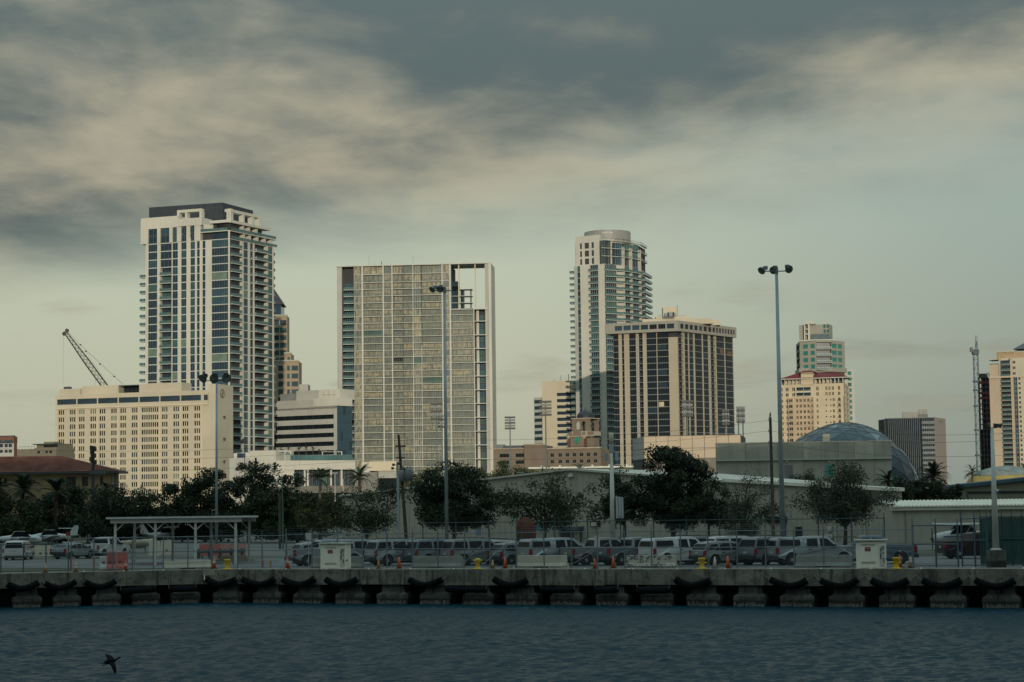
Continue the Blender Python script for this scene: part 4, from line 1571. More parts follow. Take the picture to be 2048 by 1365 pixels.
    p = at(1355, 610, 940)
    MB().tube((p.x, p.y, zcor), (p.x, p.y, p.z), .07, n=5).build('antenna', M_FRAMED, root)


dark_tower()


# ------------------------------------------------------------------ striped office left of the slim tower
def striped_office():
    X = lambda c: 980 + .1612 * c
    Y_ = lambda c: 740 + .1612 * c
    F = Fac.px(X(650), 1092, X(1120), 1089, 850)
    H = Fac.px(X(548), 1098, X(655), 1094, 850)
    root = bproot('striped_office', 'cream office slab with dark window bands beside the slim tower', 'office', F, d=-10)
    zt = F.z(X(800), Y_(140))
    rows = []
    for k in range(10):
        z0, z1 = F.z(X(900), Y_(326 + 77.3 * k)), F.z(X(900), Y_(285 + 77.3 * k))
        rows.append((z0, z1))
    rows = [r for r in rows if r[0] > DECK]
    punched(F, root, 0, F.w, DECK, zt, [(F.u(X(835), 850), F.w - .5)], rows, M_CREAM, lambda: G_NAVY, M_FRAMED, 7, .4)
    body(root, M_CREAM, quad_of(F, 20, .6), DECK, zt - .1, 'core')
    zt2 = H.z(X(600), Y_(345))
    rows = []
    for k in range(9):
        z0, z1 = H.z(X(600), Y_(418 + 76.5 * k)), H.z(X(600), Y_(376 + 76.5 * k))
        rows.append((z0, z1))
    rows = [r for r in rows if r[0] > DECK]
    punched(H, root, 0, H.w, DECK, zt2, [(.1, H.w - .1)], rows, M_GREYW, lambda: G_NAVY, M_FRAMED, 5, .4, name='wing_wall')
    body(root, M_GREYW, quad_of(H, 18, .6), DECK, zt2 - .1, 'wing_core')
    for c, y0, y1, r in ((862, 135, 60, .1), (960, 130, 45, .16), (780, 138, 125, .3)):
        p = F.p(F.u(X(c), 760), -6)
        MB().tube((p.x, p.y, zt - .2), (p.x, p.y, F.z(X(c), Y_(y1))), r, n=6).build('antenna', M_FRAMED, root)


striped_office()


# ------------------------------------------------------------------ low university building with clock tower
def campus():
    X = lambda c: 980 + .1612 * c
    Y_ = lambda c: 740 + .1612 * c
    M = mat('shaded pink stucco', (0.21, 0.165, 0.125), .9, var=.08, scale=.1, streak=.1)  # pinkish brown, darkened in the colour for the shadow on the building
    M2 = mat('pale coping', (0.42, 0.36, 0.28), .85)
    MBk = mat('red brick panel', (0.13, 0.065, 0.05), .9, var=.15)
    A = Fac.px(X(50), 800, X(425), 797, 910)
    B = Fac.px(X(425), 795, X(685), 793, 910)
    C = Fac.px(X(690), 797, X(1372), 790, 910)
    root = bproot('campus_building', 'low pink stucco building with square windows at the foot of the towers', 'building', B, d=-8)
    za, zb, zc = A.z(X(200), Y_(985)), B.z(X(550), Y_(932)), C.z(X(1000), Y_(980))
    gB = lambda: G_BLACK
    ra = [(A.z(X(200), Y_(1088)), A.z(X(200), Y_(1042))), (A.z(X(200), Y_(1172)), A.z(X(200), Y_(1128)))]
    punched(A, root, 0, A.w, DECK, za, [(A.u(X(118), 910), A.u(X(235), 910)), (A.u(X(317), 910), A.u(X(424), 910) - .1)], ra, M, gB, M_FRAMED, 3, .5)
    body(root, M, quad_of(A, 14, .7), DECK, za - .2, 'core')
    punched(B, root, 0, B.w, DECK, zb, [], [], M, gB, M, 1)
    body(root, M, quad_of(B, 14, .05), DECK, zb - .2, 'core')
    for i in range(3):
        for j in range(5):
            a, b = lerp(505, 580, (i + .12) / 3), lerp(505, 580, (i + .88) / 3)
            z0, z1 = B.z(X(540), Y_(lerp(1180, 1020, (j + .12) / 5))), B.z(X(540), Y_(lerp(1180, 1020, (j + .88) / 5)))
            B.part('wall_tile', root, mat('tile relief', (.21, .15, .12), .9), B.u(X(a), 915), B.u(X(b), 915), 0, .08, z0, z1)
    rc = [(C.z(X(1050), Y_(1158)), C.z(X(1050), Y_(1114))), (C.z(X(1050), Y_(1077)), C.z(X(1050), Y_(1032)))]
    wl = [(C.u(X(c), 910), C.u(X(c + 45), 910)) for c in (748, 847, 935, 1023, 1110, 1197, 1283)]
    punched(C, root, 0, C.w, DECK, zc, wl, rc, M, gB, M_FRAME, 2, .4)
    body(root, M, quad_of(C, 14, .6), DECK, zc - .2, 'core')
    for F_, z in ((A, za), (B, zb), (C, zc)):
        F_.part('coping', root, M2, -.3, F_.w + .3, -1, .4, z, z + .45)
    A.part('roof_unit', root, M_FRAME, .3, 3.2, -6, -3, za + .4, A.z(X(60), Y_(925)))
    A.part('solar_rack', root, M_FRAMED, A.u(X(130), 900), A.w - .2, -9, -3, za + .46, za + 1.5)

    # clock tower: brick-panelled base, stepped gables, belfry, dome
    T = Fac.px(X(1000), 800, X(1165), 797, 900)
    t = thing('clock_tower', 'brown clock tower with arched belfry, green clock and dark dome', 'tower', T.p(T.w / 2, -3.5, DECK))
    w_ = T.w
    dpt = w_ * .95
    zg, zs, zbf, zcor, zd, ztip = [T.z(X(1080), Y_(c)) for c in (975, 830, 770, 610, 515, 460)]
    T.part('base', t, M, 0, w_, -dpt, 0, DECK, zs)
    for a, b in ((-.20, -.01), (1.01, 1.20)):
        T.part('corner_pier', t, MBk, w_ * a, w_ * b, -dpt * .6, -.2, DECK, zs)
    T.part('side_wing', t, M, w_ * 1.21, w_ * 1.72, -dpt * .9, -.4, DECK, zs - .6)
    T.part('side_wing', t, M, -w_ * .25, -w_ * .21, -dpt * .9, -.4, DECK, zs - .6)
    # stepped parapets
    for a, b, h in ((-.22, 1.72, .0), (-.12, .12, .9), (.22, .78, 1.6), (.9, 1.1, .9), (1.3, 1.6, 1.0)):
        T.part('gable_step', t, M2 if h == 0 else M, w_ * a, w_ * b, -1.2, .12 + h * .03, zs + (0 if h == 0 else .36), zs + .35 + h * 1.6)
    # medallions
    def disc(c_, zc_, r, m, nm, th=.2):
        mb = MB()
        ring = [T.p(c_ + r * math.cos(q), th, zc_ + r * math.sin(q)) for q in [2 * math.pi * i / 20 for i in range(20)]]
        bk = [T.p(c_ + r * math.cos(q), 0, zc_ + r * math.sin(q)) for q in [2 * math.pi * i / 20 for i in range(20)]]
        mb.add(ring + bk, [tuple(range(20))] + [(i, 20 + i, 20 + (i + 1) % 20, (i + 1) % 20) for i in range(20)])
        mb.build(nm, m, t)
    disc(T.u(X(1082), 880), T.z(X(1082), Y_(872)), 1.3, mat('green clock', (.05, .26, .19), .5), 'clock_face')
    mb = MB()
    T.box(mb, T.u(X(1080), 880), T.u(X(1080), 880) + .12, .2, .26, T.z(X(1080), Y_(935)), T.z(X(1080), Y_(872)))
    mb.build('clock_hand', M_FRAMED, t)
    disc(T.u(X(975), 875), T.z(X(975), Y_(835)), .75, M2, 'medallion')
    disc(T.u(X(1170), 875), T.z(X(1170), Y_(832)), .75, M2, 'medallion')
    # belfry: four posts with arches between, open to the sky
    b0, b1 = T.u(X(1008), 845), T.u(X(1232), 845)
    bw = b1 - b0
    T.part('belfry_floor', t, M2, b0 - .4, b1 + .4, -bw - .9, -.2, zs + .4, zbf + .2)
    spring = lerp(zbf, zcor, .62)
    for F_d in (0, 1):
        d1 = -.6 - F_d * (bw - 1.0)
        mb = MB()
        # two arches: pieces built from voussoir-like columns
        nseg = 10
        for k in range(2):
            x0, x1 = b0 + bw * (.20 + .32 * k), b0 + bw * (.44 + .32 * k)
            r = (x1 - x0) / 2
            for i in range(nseg):
                a, b = lerp(x0, x1, i / nseg), lerp(x0, x1, (i + 1) / nseg)
                h = math.sqrt(max(0, r * r - ((a + b) / 2 - (x0 + x1) / 2) ** 2))
                T.box(mb, a, b, d1 - .7, d1, spring + h, zcor)
        for a, b in ((0, .20), (.44, .52), (.76, 1.0)):
            T.box(mb, b0 + bw * a, b0 + bw * b, d1 - .7, d1, zbf + .2, zcor)
        mb.build('belfry_arcade', M, t)
    T.part('belfry_cornice', t, M2, b0 - .35, b1 + .35, -bw - .7, -.3, zcor, zcor + .35)
    cc = T.p((b0 + b1) / 2, -.5 - bw / 2)
    rr = (T.u(X(1215), 830) - T.u(X(1020), 830)) / 2
    mb = MB()
    mb.smooth = True
    zd0 = zcor + .35
    zd += .5
    mb.lathe([(rr * 1.02, 0), (rr * 1.0, .25)] + [(rr * math.cos(q), .25 + (zd - zd0 - .25) * math.sin(q)) for q in [math.pi / 2 * i / 8 for i in range(1, 8)]] + [(.3, zd - zd0)], 24, (cc.x, cc.y, zd0))
    mb.build('dome', mat('dark dome', (.018, .02, .028), .5), t)
    mb = MB().lathe([(.35, 0), (.4, .5), (.15, 1.0), (.06, ztip - zd)], 10, (cc.x, cc.y, zd - .05))
    mb.build('finial', mat('green copper', (.03, .09, .07), .5), t)
    # long low white roofline in front of it all
    Wf = Fac.px(1060, 612, 1268, 608, 935)
    lw = bproot('low_block', 'long low block with a white roof edge below the clock tower', 'building', Wf, d=-4)
    z = Wf.z(1160, 933.5)
    body(lw, mat('olive wall', (.12, .13, .09), .9), quad_of(Wf, 8, 0), DECK, z - .5, 'wall')
    Wf.part('roof_edge', lw, mat('white roof edge', (.7, .68, .6), .7), -.4, Wf.w + .4, -8.5, .5, z - .49, z)
    for px in (1082, 1118, 1183, 1217, 1252):
        u_ = Wf.u(px, 932)
        Wf.part('roof_lamp', lw, M_WHITE2, u_, u_ + .5, -.6, .2, z, z + .5)


campus()


# ------------------------------------------------------------------ red-roofed apartment tower and the sea-green tower behind it
def red_roof_tower():
    X = lambda c: 1540 + .1757 * c
    Y_ = lambda c: 630 + .1757 * c
    F = Fac.px(X(78), 1062, X(842), 1050, 800)
    G = Fac.px(X(842), 1050, X(905), 1075, 800)
    MW = mat('warm stucco', (0.60, 0.50, 0.35), .85, var=.06, scale=.1)
    MP = mat('pink stucco', (0.54, 0.41, 0.28), .85, var=.06, scale=.1)
    root = bproot('red_roof_tower', 'cream apartment tower under a hipped red tile roof', 'tower', F, d=-10)
    U = lambda c: F.u(X(c), 830)
    Z = lambda c, x=450: F.z(X(x), Y_(c))
    zt = Z(790)
    gB = lambda: pick((G_BLACK, 3), (G_NAVY, 1))
    # upper two storeys across the front
    r2 = [(Z(925), Z(886)), (Z(865), Z(822))]
    wl = [(U(a), U(b)) for a, b in ((130, 150), (184, 217), (258, 290), (305, 470), (532, 560), (636, 660), (672, 695), (710, 735), (778, 806))]
    punched(F, root, 0, F.w, Z(942), zt, wl, r2, MW, gB, MW, lambda w: 7 if w > 10 else 2, .4, bar=.25, name='upper_wall')
    # lower part: left wall, projecting bay, right wall
    sp = 64.4
    rows = []
    for k in range(9):
        rows.append((Z(993 + sp * k), Z(957 + sp * k)))
    rows = [r for r in rows if r[0] > DECK + 8]
    punched(F, root, 0, U(212), DECK, Z(942), [(U(128), U(152)), (U(186), U(206))], rows, MW, gB, MW, 2, .4, bar=.2)
    punched(F, root, U(500), U(842), DECK, Z(942), [(U(532), U(552)), (U(716), U(740))], rows, MW, gB, MW, 2, .4, bar=.2)
    for a in (642, 692):
        for k in range(7):
            u_, z_ = F.uz(X(a), Y_(967 + sp * k))
            F.part('vent', root, M_FRAMED, u_ - .35, u_ + .35, 0, .05, z_ - .35, z_ + .35)
    punched(F, root, U(212), U(500), DECK, Z(942), [(U(a), U(b)) for a, b in ((222, 265), (305, 328), (344, 369), (388, 414), (432, 457), (478, 497))], rows, MP, gB, MW, 2, .5, d=1.3, name='bay_wall', bar=.15)
    F.part('bay_roof', root, MW, U(210), U(502), -.1, 1.5, Z(942), Z(936))
    body(root, MP, [F.p(U(212) + .02, .7), F.p(U(500) - .02, .7), F.p(U(500) - .02, -.1), F.p(U(212) + .02, -.1)], DECK, Z(943), 'bay_core')
    for k in range(len(rows)):
        for a, b in ((222, 265), (478, 497)):
            balcony(F, root, U(a) - .1, U(b) + .1, 1.32, rows[k][0] - .2, .8, M_WHITE2, M_RAIL)
        balcony(F, root, U(776), U(812), .02, rows[k][0] - .2, .8, M_WHITE2, M_RAIL)
        window(F, root, U(780), U(808), .03, rows[k][0], rows[k][1] + .3, G_BLACK, MW, 2, 0, .1)
    for z_ in (Z(880), Z(940)):
        balcony(F, root, U(300), U(475), .02, z_, 1.3, M_WHITE2, M_WHITE2)
    body(root, MW, [F.p(.02, -.6), F.p(F.w - .8, -.6), G.p(.7, -.6), G.p(G.w - .02, -.6), G.p(G.w, -16), F.p(.02, -18)], DECK, zt - .05, 'core')
    rg = [(Z(993 + sp * k), Z(950 + sp * k)) for k in range(-2, 8)]
    rg = [r for r in rg if r[0] > DECK + 8]
    punched(G, root, 0, G.w, DECK, zt, [(G.w * .12, G.w * .36), (G.w * .55, G.w * .85)], rg, MW, gB, M_FRAME, 2, .4, name='side_wall')
    # top loggia and the roof
    zl, ze, zr = zt, Z(722), Z(655)
    F.part('loggia_wall', root, MW, U(150), U(835), -6, -2.2, zl, ze)
    for c in (128, 176, 221, 262, 305, 349, 520, 570, 610, 655, 700, 745, 790, 838):
        F.part('loggia_post', root, M_WHITE2, U(c) - .2, U(c) + .2, -.6, -.2, zl, ze)
    inst('railing', rail_mesh(U(838) - U(128), 0, 1.0, M_WHITE2, None, False, 1.0), root, F.p(U(128), .02, zl) - WO[root.name], F.ang)
    for a, b in ((132, 170), (535, 560), (580, 600), (628, 650), (705, 740), (750, 770), (790, 825)):
        F.part('loggia_window', root, G_NAVY, U(a), U(b), -2.18, -2.1, zl + .3, ze - .5)
    MRT = mat('red roof tile', (0.17, 0.030, 0.030), .8, var=.2, scale=1.2, bump=.6, bscale=4)
    e = [F.p(U(118), 1.4, ze), F.p(U(905), 1.4, ze), F.p(U(890), -15, ze), F.p(U(118), -15, ze)]
    rt = [F.p(U(285), -6.5, zr), F.p(U(760), -6.5, zr), F.p(U(750), -8.5, zr), F.p(U(285), -8.5, zr)]
    mb = MB()
    mb.hexa(e + rt)
    mb.build('roof', MRT, root)
    F.part('eave', root, M_WHITE2, U(118), U(904), -14, 1.5, ze - .4, ze - .01)
    # tile courses
    mb = MB()
    for i in range(34):
        t_ = (i + .5) / 34
        a, b = lerp(e[0], e[1], t_), lerp(rt[0], rt[1], t_)
        mb.tube(a + Vector((0, 0, .05)), b + Vector((0, 0, .05)), .12, n=4)
    mb.build('tile_rows', MRT, root)['kind'] = 'stuff'
    # small roof tower
    F.part('roof_turret', root, MW, U(365), U(503), -6, .6, ze - 3.5, Z(652))
    mb = MB()
    a, b = U(340), U(528)
    zz0, zz1 = Z(655), Z(631)
    mb.hexa([F.p(a, 1.3, zz0), F.p(b, 1.3, zz0), F.p(b, -7, zz0), F.p(a, -7, zz0), F.p(lerp(a, b, .28), -1.5, zz1), F.p(lerp(a, b, .72), -1.5, zz1), F.p(lerp(a, b, .72), -4, zz1), F.p(lerp(a, b, .28), -4, zz1)])
    mb.build('turret_roof', MRT, root)
    for k in range(6):
        u_ = lerp(U(375), U(493), k / 5)
        F.part('turret_vent', root, M_FRAMED, u_ - .3, u_ + .3, .6, .65, Z(676), Z(664))


red_roof_tower()


def green_tower():
    X = lambda c: 1540 + .1757 * c
    Y_ = lambda c: 630 + .1757 * c
    A = Fac.px(X(338), 1152, X(527), 1146, 700)
    B = Fac.px(X(527), 1146, X(700), 1146, 700)
    C = Fac.px(X(700), 1146, X(850), 1156, 700)
    L_ = Fac.px(X(298), 1172, X(338), 1152, 700)
    MG = mat('sage grey stucco', (.33, .32, .27), .85, var=.05, scale=.1)
    root = bproot('sea_green_tower', 'grey tower with sea-green windows and an arched top behind the red roof', 'tower', B, d=-12)
    Z = lambda c, x=600: B.z(X(x), Y_(c))
    zt = Z(292)
    rows = [(Z(377 + 77.7 * k), Z(330 + 77.7 * k)) for k in range(5)]
    gg = lambda: G_GREEN
    punched(A, root, 0, A.w, DECK, zt, [(A.u(X(377), 700), A.u(X(431), 700)), (A.u(X(461), 700), A.u(X(508), 700))], rows, MG, gg, G_TEAL, 3, .3)
    punched(C, root, 0, C.w, DECK, zt, [(C.u(X(705), 700), C.u(X(760), 700)), (C.u(X(774), 700), C.u(X(820), 700))], rows, MG, gg, G_TEAL, 3, .3)
    rl = [(Z(385 + 77.7 * k), Z(322 + 77.7 * k)) for k in range(5)]
    punched(L_, root, 0, L_.w, DECK, zt, [(.6, L_.w - .6)], rl, MG, lambda: G_NAVY, M_FRAMED, 3, 1.0, name='side_wall')
    for k in range(5):
        z0, z1 = Z(387 + 77.7 * k), Z(312 + 77.7 * k)
        window(B, root, .1, B.w * .9, -1.8, z0 + .02, z1, G_NAVY, MG, 5, 0, .15)
        balcony(B, root, 0, B.w, -.6, z0, 1.5, MG, G_GREEN, G_RAILG, .5)
    B.part('bay_head', root, MG, 0, B.w, -2.2, .0, Z(312), zt)
    zled = Z(600)
    body(root, MG, [L_.p(0, -1.1), A.p(.4, -1.2), A.p(A.w, -.6), B.p(.05, -2.0), B.p(B.w - .05, -2.0), C.p(0, -.6), C.p(C.w, -.6), C.p(C.w, -20), L_.p(0, -10)], DECK, zt - .05, 'core')
    # ledge and the wider base wing
    mb = MB()
    pl = [L_.p(-1.5, .8), A.p(0, 1.5), B.p(B.w, 1.5), C.p(C.w, 1.2), C.p(C.w, -12), L_.p(-1.5, -8)]
    mb.prism([(p.x, p.y) for p in pl], zled - 2.5, zled)
    mb.build('terrace_ledge', MG, root)
    W = Fac.px(X(765), 1150, X(962), 1160, 790)
    zw = W.z(X(850), Y_(618))
    rw = [(W.z(X(900), Y_(688 + 64 * k)), W.z(X(900), Y_(645 + 64 * k))) for k in range(10)]
    rw = [r for r in rw if r[0] > DECK + 5]
    punched(W, root, 0, W.w, DECK, zw, [(W.u(X(780), 790), W.u(X(862), 790)), (W.u(X(890), 790), W.u(X(936), 790))], rw, M_WHITE, lambda: pick((G_GREEN, 3), (G_TEAL, 1)), M_WHITE2, 2, .4, name='wing_wall')
    body(root, M_WHITE, quad_of(W, 14, .6), DECK, zw - .1, 'wing_core')
    # crown
    K = Fac.px(X(318), 1158, X(660), 1152, 660)
    kz = lambda c: K.z(X(500), Y_(c))
    ku = lambda c: K.u(X(c), 660)
    K.part('crown_block', root, MG, ku(318), ku(658), -14, -3, zt, kz(106))
    # arched portal
    mb = MB()
    for a, b in ((388, 399), (433, 452)):
        K.box(mb, ku(a), ku(b), -3.4, .2, zt - .1, kz(98))
    for y0, y1 in ((165, 155), (222, 212), (98, 104)):
        K.box(mb, ku(399), ku(433), -3.3, .1, kz(max(y0, y1)), kz(min(y0, y1)))
    r0, r1 = (ku(515) - ku(388)) / 2, (ku(515) - ku(388)) / 2 - 2.6
    cu = (ku(388) + ku(515)) / 2
    zc_ = kz(104)
    n_ = 12
    for i in range(n_):
        a, b = math.pi * i / n_, math.pi * (i + 1) / n_
        sc_ = (kz(64) - zc_) / r0
        ps = []
        for d in (.15, -3.4):
            for rr_, an in ((r0, a), (r0, b), (r1, b), (r1, a)):
                ps.append(K.p(cu + rr_ * math.cos(an), d, zc_ + rr_ * math.sin(an) * sc_))
        mb.add(ps, [(0, 1, 2, 3), (7, 6, 5, 4), (0, 4, 5, 1), (2, 6, 7, 3), (1, 5, 6, 2), (0, 3, 7, 4)])
    mb.build('arched_portal', M_WHITE, root)
    for a in (598, 635):
        for y0, y1 in ((150, 112), (205, 168)):
            K.part('crown_opening', root, G_TEAL, ku(a), ku(a + 24), -3, -2.9, kz(y0), kz(y1))
    mb = MB()
    mb.hexa([K.p(ku(440), -.5, zt + .3), K.p(ku(700), -.5, zt + .3), K.p(ku(690), -3, zt + .3), K.p(ku(440), -3, zt + .3),
             K.p(ku(455), -1.5, kz(218)), K.p(ku(655), -1.5, kz(218)), K.p(ku(655), -3, kz(218)), K.p(ku(455), -3, kz(218))])
    mb.build('crown_skirt', mat('blue grey roof', (.10, .13, .14), .6), root)
    A.part('roof_trim', root, M_WHITE, -1, A.w, -2, .4, zt, zt + .7)
    B.part('roof_trim', root, M_WHITE2, 0, B.w * 1.1, -2, .4, zt + .02, zt + .55)


green_tower()


# ------------------------------------------------------------------ dark finned office
def finned_office():
    X = lambda c: 1740 + .1172 * c
    Y_ = lambda c: 800 + .1172 * c
    L_ = Fac.px(X(155), 1012, X(275), 1000, 880)
    F = Fac.px(X(275), 1000, X(1110), 996, 880)
    G = Fac.px(X(1110), 996, X(1290), 1012, 880)
    root = bproot('finned_office', 'dark office box with thin vertical fins and a pale end wall', 'office', F, d=-12)
    zt = F.z(X(700), Y_(318))
    MF = mat('fin grey', (.16, .18, .185), .6)
    MPl = mat('pale rose panel', (.30, .26, .225), .8, var=.05)
    body(root, G_DARK, [L_.p(0), F.p(0), F.p(F.w), G.p(G.w), G.p(G.w, -20), L_.p(0, -14)], DECK, zt - .05, 'glass_box')
    G.part('end_wall', root, MPl, 0, G.w, 0, .25, DECK, zt + .3)
    for i in range(25):
        u_ = F.u(X(lerp(318, 850, i / 16.0)), 880)
        if u_ > F.w - .2:
            break
        if i <= 16:
            F.part('fin', root, MF, u_ - .09, u_ + .09, 0, .3, DECK, zt)
    for i in range(7):
        u_ = F.u(X(lerp(905, 1095, i / 6)), 880)
        F.part('fin', root, MF, u_ - .08, u_ + .08, 0, .3, DECK, zt)
    for j in range(14):
        z1 = F.z(X(1000), Y_(365 + 86 * j))
        if z1 < DECK + 3:
            break
        F.part('spandrel', root, MF, F.u(X(892), 880), F.w - .05, 0, .2, z1 - 1.3, z1)
    for i in range(8):
        u_ = L_.w * (i + .5) / 8
        L_.part('fin', root, mat('fin blue', (.06, .085, .10), .5), u_ - .15, u_ + .15, 0, .3, DECK, zt)
    F.part('roof_edge', root, MF, -.2, F.w + .2, -3, .55, zt, zt + .4)
    F.part('plant_room', root, mat('plant grey', (.30, .29, .26), .7), F.u(X(560), 830), F.u(X(830), 830), -12, -5, zt + .3, F.z(X(700), Y_(200)))
    F.part('plant_room', root, mat('plant grey dark', (.16, .17, .17), .7), F.u(X(835), 830), F.u(X(992), 830), -12, -4.4, zt + .3, F.z(X(900), Y_(240)))
    F.part('plant_tank', root, mat('plant grey', (.3, .3, .3)), F.u(X(845), 830), F.u(X(985), 830), -11, -4.3, F.z(X(900), Y_(239)), F.z(X(900), Y_(155)))
    # dim lettering on the end wall: a row of small dark strokes, too far off to read
    mb = MB()
    for i in range(9):
        u0, z0 = G.uz(X(1162 + i * 9), Y_(368 + i * .6))
        G.box(mb, u0, u0 + .16 + .1 * (i % 2), .25, .3, z0 - .45, z0 + (.5 if i % 3 == 0 else .25))
    mb.build('sign_lettering', mat('sign red brown', (.10, .04, .04), .6), root)


finned_office()


# ------------------------------------------------------------------ tower at the right edge, unfinished tower and tower crane
def right_edge():
    X = lambda c: 1920 + .2344 * c
    Y_ = lambda c: 660 + .2344 * c
    F = Fac.px(X(258), 1262, X(640), 1250, 820)
    root = bproot('beige_tower', 'beige apartment tower cut by the right edge of the picture', 'tower', F, d=-14)
    U = lambda c: F.u(X(c), 820)
    Z = lambda c, x=400: F.z(X(x), Y_(c))
    MB_ = mat('beige stucco', (.50, .40, .30), .85, var=.05, scale=.1)
    MT = mat('beige trim', (.55, .46, .35), .85)
    fl = 9.5 / 4000 * 1255
    zl = Z(402)
    zf = [zl - fl * k for k in range(30) if zl - fl * k > DECK]
    ztop = Z(285, 300)
    rows_small = []
    for k in range(len(zf) - 1):
        rows_small.append((zf[k + 1] + .7, zf[k] - .7))
    body(root, M_CORE, [F.p(.1, -2), F.p(F.w - .1, -2), F.p(F.w - .1, -22), F.p(.1, -22)], DECK, ztop - .2, 'core')
    F.part('wall', root, MB_, 0, U(355), -22, 0, DECK, zl - .02)
    F.part('wall', root, MB_, U(262), U(345), -20, -.3, zl + .02, Z(295, 300))
    F.part('wall', root, MB_, U(442), U(464), -5, .4, DECK, Z(240, 400))
    F.part('wall', root, MB_, U(345), U(356), -5, .4, zl + .02, Z(240, 400))
    F.part('belt', root, MT, -.3, F.w, -2, .6, zl - .5, zl + .5)
    for k in range(len(zf) - 1):
        z0, z1 = zf[k + 1], zf[k]
        if z1 < 20:
            break
        window(F, root, U(358), U(440), -1.6, z0 + .02, z1 - .3, pick((G_BLACK, 3), (G_NAVY, 2)), M_FRAME, 5, 0, .08, .1)
        balcony(F, root, U(357), U(441), -.4, z0, 1.2, MT, M_RAIL, G_RAILG)
        window(F, root, U(466), U(497), -.2, z0 + .1, z1 - .15, pick((G_BLUE, 2), (G_NAVY, 1)), MT, 2, 0, .12)
    punched(F, root, U(498), U(640), DECK, zl, [(U(506), U(524)), (U(560), U(580))], rows_small[:24], M_CREAM, lambda: G_NAVY, MT, 2, .3, d=.2)
    for k in range(3):
        z0 = zl + .6 + 3.55 * k
        window(F, root, U(358), U(434), -1.2, z0, z0 + 2.9, G_NAVY, M_FRAME, 5, 0, .1)
        balcony(F, root, U(357), U(440), -.3, z0, 1.0, MT, M_RAIL, G_RAILG)
        window(F, root, U(463), U(488), .45, z0 + .5, z0 + 2.3, G_BLUE, MT, 2, 0, .12)
    F.part('wall', root, M_CREAM, U(441), F.w, -8, .38, zl + .52, Z(240, 480))
    F.part('wall', root, M_CREAM, U(345), U(441), -8, -2, Z(262), Z(240))
    F.part('upper_block', root, mat('ochre stucco', (.42, .31, .20), .85), U(315), F.w, -18, -4, Z(250), Z(188, 400))
    F.part('cap', root, MT, U(248), U(330), -14, -1.5, Z(255, 300), Z(247, 300))
    F.part('cap', root, MT, U(312), U(470), -17, -3.4, Z(187, 400), Z(178, 400))
    mb = MB()
    a, b, c, d = F.p(U(455), -4, Z(160, 500)), F.p(U(760), -4, Z(160, 500)), F.p(U(760), -20, Z(160, 500)), F.p(U(455), -20, Z(160, 500))
    ap = F.p(U(610), -12, Z(60, 600))
    mb.add([a, b, c, d, ap], [(3, 2, 1, 0), (0, 1, 4), (1, 2, 4), (2, 3, 4), (3, 0, 4)])
    mb.build('hip_roof', M_FRAMED, root)

    # unfinished concrete frame
    C = Fac.px(X(163), 1310, X(262), 1306, 820)
    cr = bproot('unfinished_tower', 'unfinished concrete tower frame beside the blue tower crane', 'tower', C, d=-8)
    MC = mat('raw concrete', (.10, .085, .08), .9, var=.2)
    MO = mat('red netting', (.16, .05, .045), .9, var=.3)
    fl2 = 10.4 / 4000 * 1308
    z0 = C.z(X(200), Y_(405))
    for k in range(26):
        z = z0 - fl2 * k
        if z < DECK + 2:
            break
        C.part('floor_slab', cr, MC, 0, C.w, -12, 0, z - .5, z)
        low = k >= 10
        for j, u_ in enumerate((.04, .34, .62, .92)):
            C.part('column', cr, MC, C.w * u_ - .35, C.w * u_ + .35, -1.2, -.3, z - fl2, z - .5)
        if low:
            C.part('infill_wall', cr, mat('blue wrap', (.035, .05, .07), .7), .3, C.w - .3, -2, -1.4, z - fl2, z - .5)
        else:
            C.part('lift_core', cr, MC, C.w * .12, C.w * .6, -9, -3, z - fl2, z - .5)
        if k in (1, 3, 4):
            C.part('safety_net', cr, MO, .1, C.w - .1, .02, .06, z - .9, z + .7)
    C.part('roof_form', cr, MC, C.w * .05, C.w * .55, -6, -1, z0, C.z(X(200), Y_(372)))
    for u_ in (.7, .8, .9):
        C.part('roof_post', cr, MC, C.w * u_, C.w * u_ + .25, -2, -1.7, z0, z0 + rnd.uniform(2, 4))

    # luffing tower crane, seen end on
    MBc = mat('crane blue grey', (.055, .095, .12), .6, var=.2)
    b = at(X(158), 925, 1285)
    t = at(X(137), Y_(210), 1285)
    tc_ = thing('tower_crane', 'blue lattice tower crane with its jib raised, beside the unfinished tower', 'crane', (b.x, b.y, DECK))
    wd = 1.35
    zt = t.z
    xb = lerp(b.x, t.x, 0.5)
    mb = MB()
    z = DECK
    for sx in (-1, 1):
        for sy in (-1, 1):
            mb.tube((xb + sx * wd, 1285 + sy * wd, DECK), (xb + sx * wd, 1285 + sy * wd, zt), .2, n=5)
    k = 0
    while z < zt - 3:
        s_ = 1 if k % 2 else -1
        for sy in (-1, 1):
            mb.tube((xb - s_ * wd, 1285 + sy * wd, z), (xb + s_ * wd, 1285 + sy * wd, z + 3), .11, n=4)
            mb.tube((xb - wd, 1285 + sy * wd, z + 3), (xb + wd, 1285 + sy * wd, z + 3), .10, n=4)
        z += 3
        k += 1
    mb.build('mast', MBc, tc_)
    for c in (440, 515, 650, 855, 1070):
        zc = at(X(140), Y_(c), 1285).z
        MB().box(xb - 2.0, xb + 2.2, 1283, 1287, zc - .5, zc + .5).build('mast_collar', MBc, tc_)
    MB().box(xb - 1.9, xb + 1.9, 1283, 1287.5, zt, zt + 2.2).build('slewing_ring', MBc, tc_)
    MB().box(xb - 3.6, xb - 2.0, 1282.5, 1285, zt + 1.6, zt + 4.4).build('cab', M_FRAMED, tc_)
    MB().box(xb - 1.4, xb + 2.4, 1285, 1293, zt + 2.25, zt + 3.2).build('counter_jib', MBc, tc_)
    mb = MB()
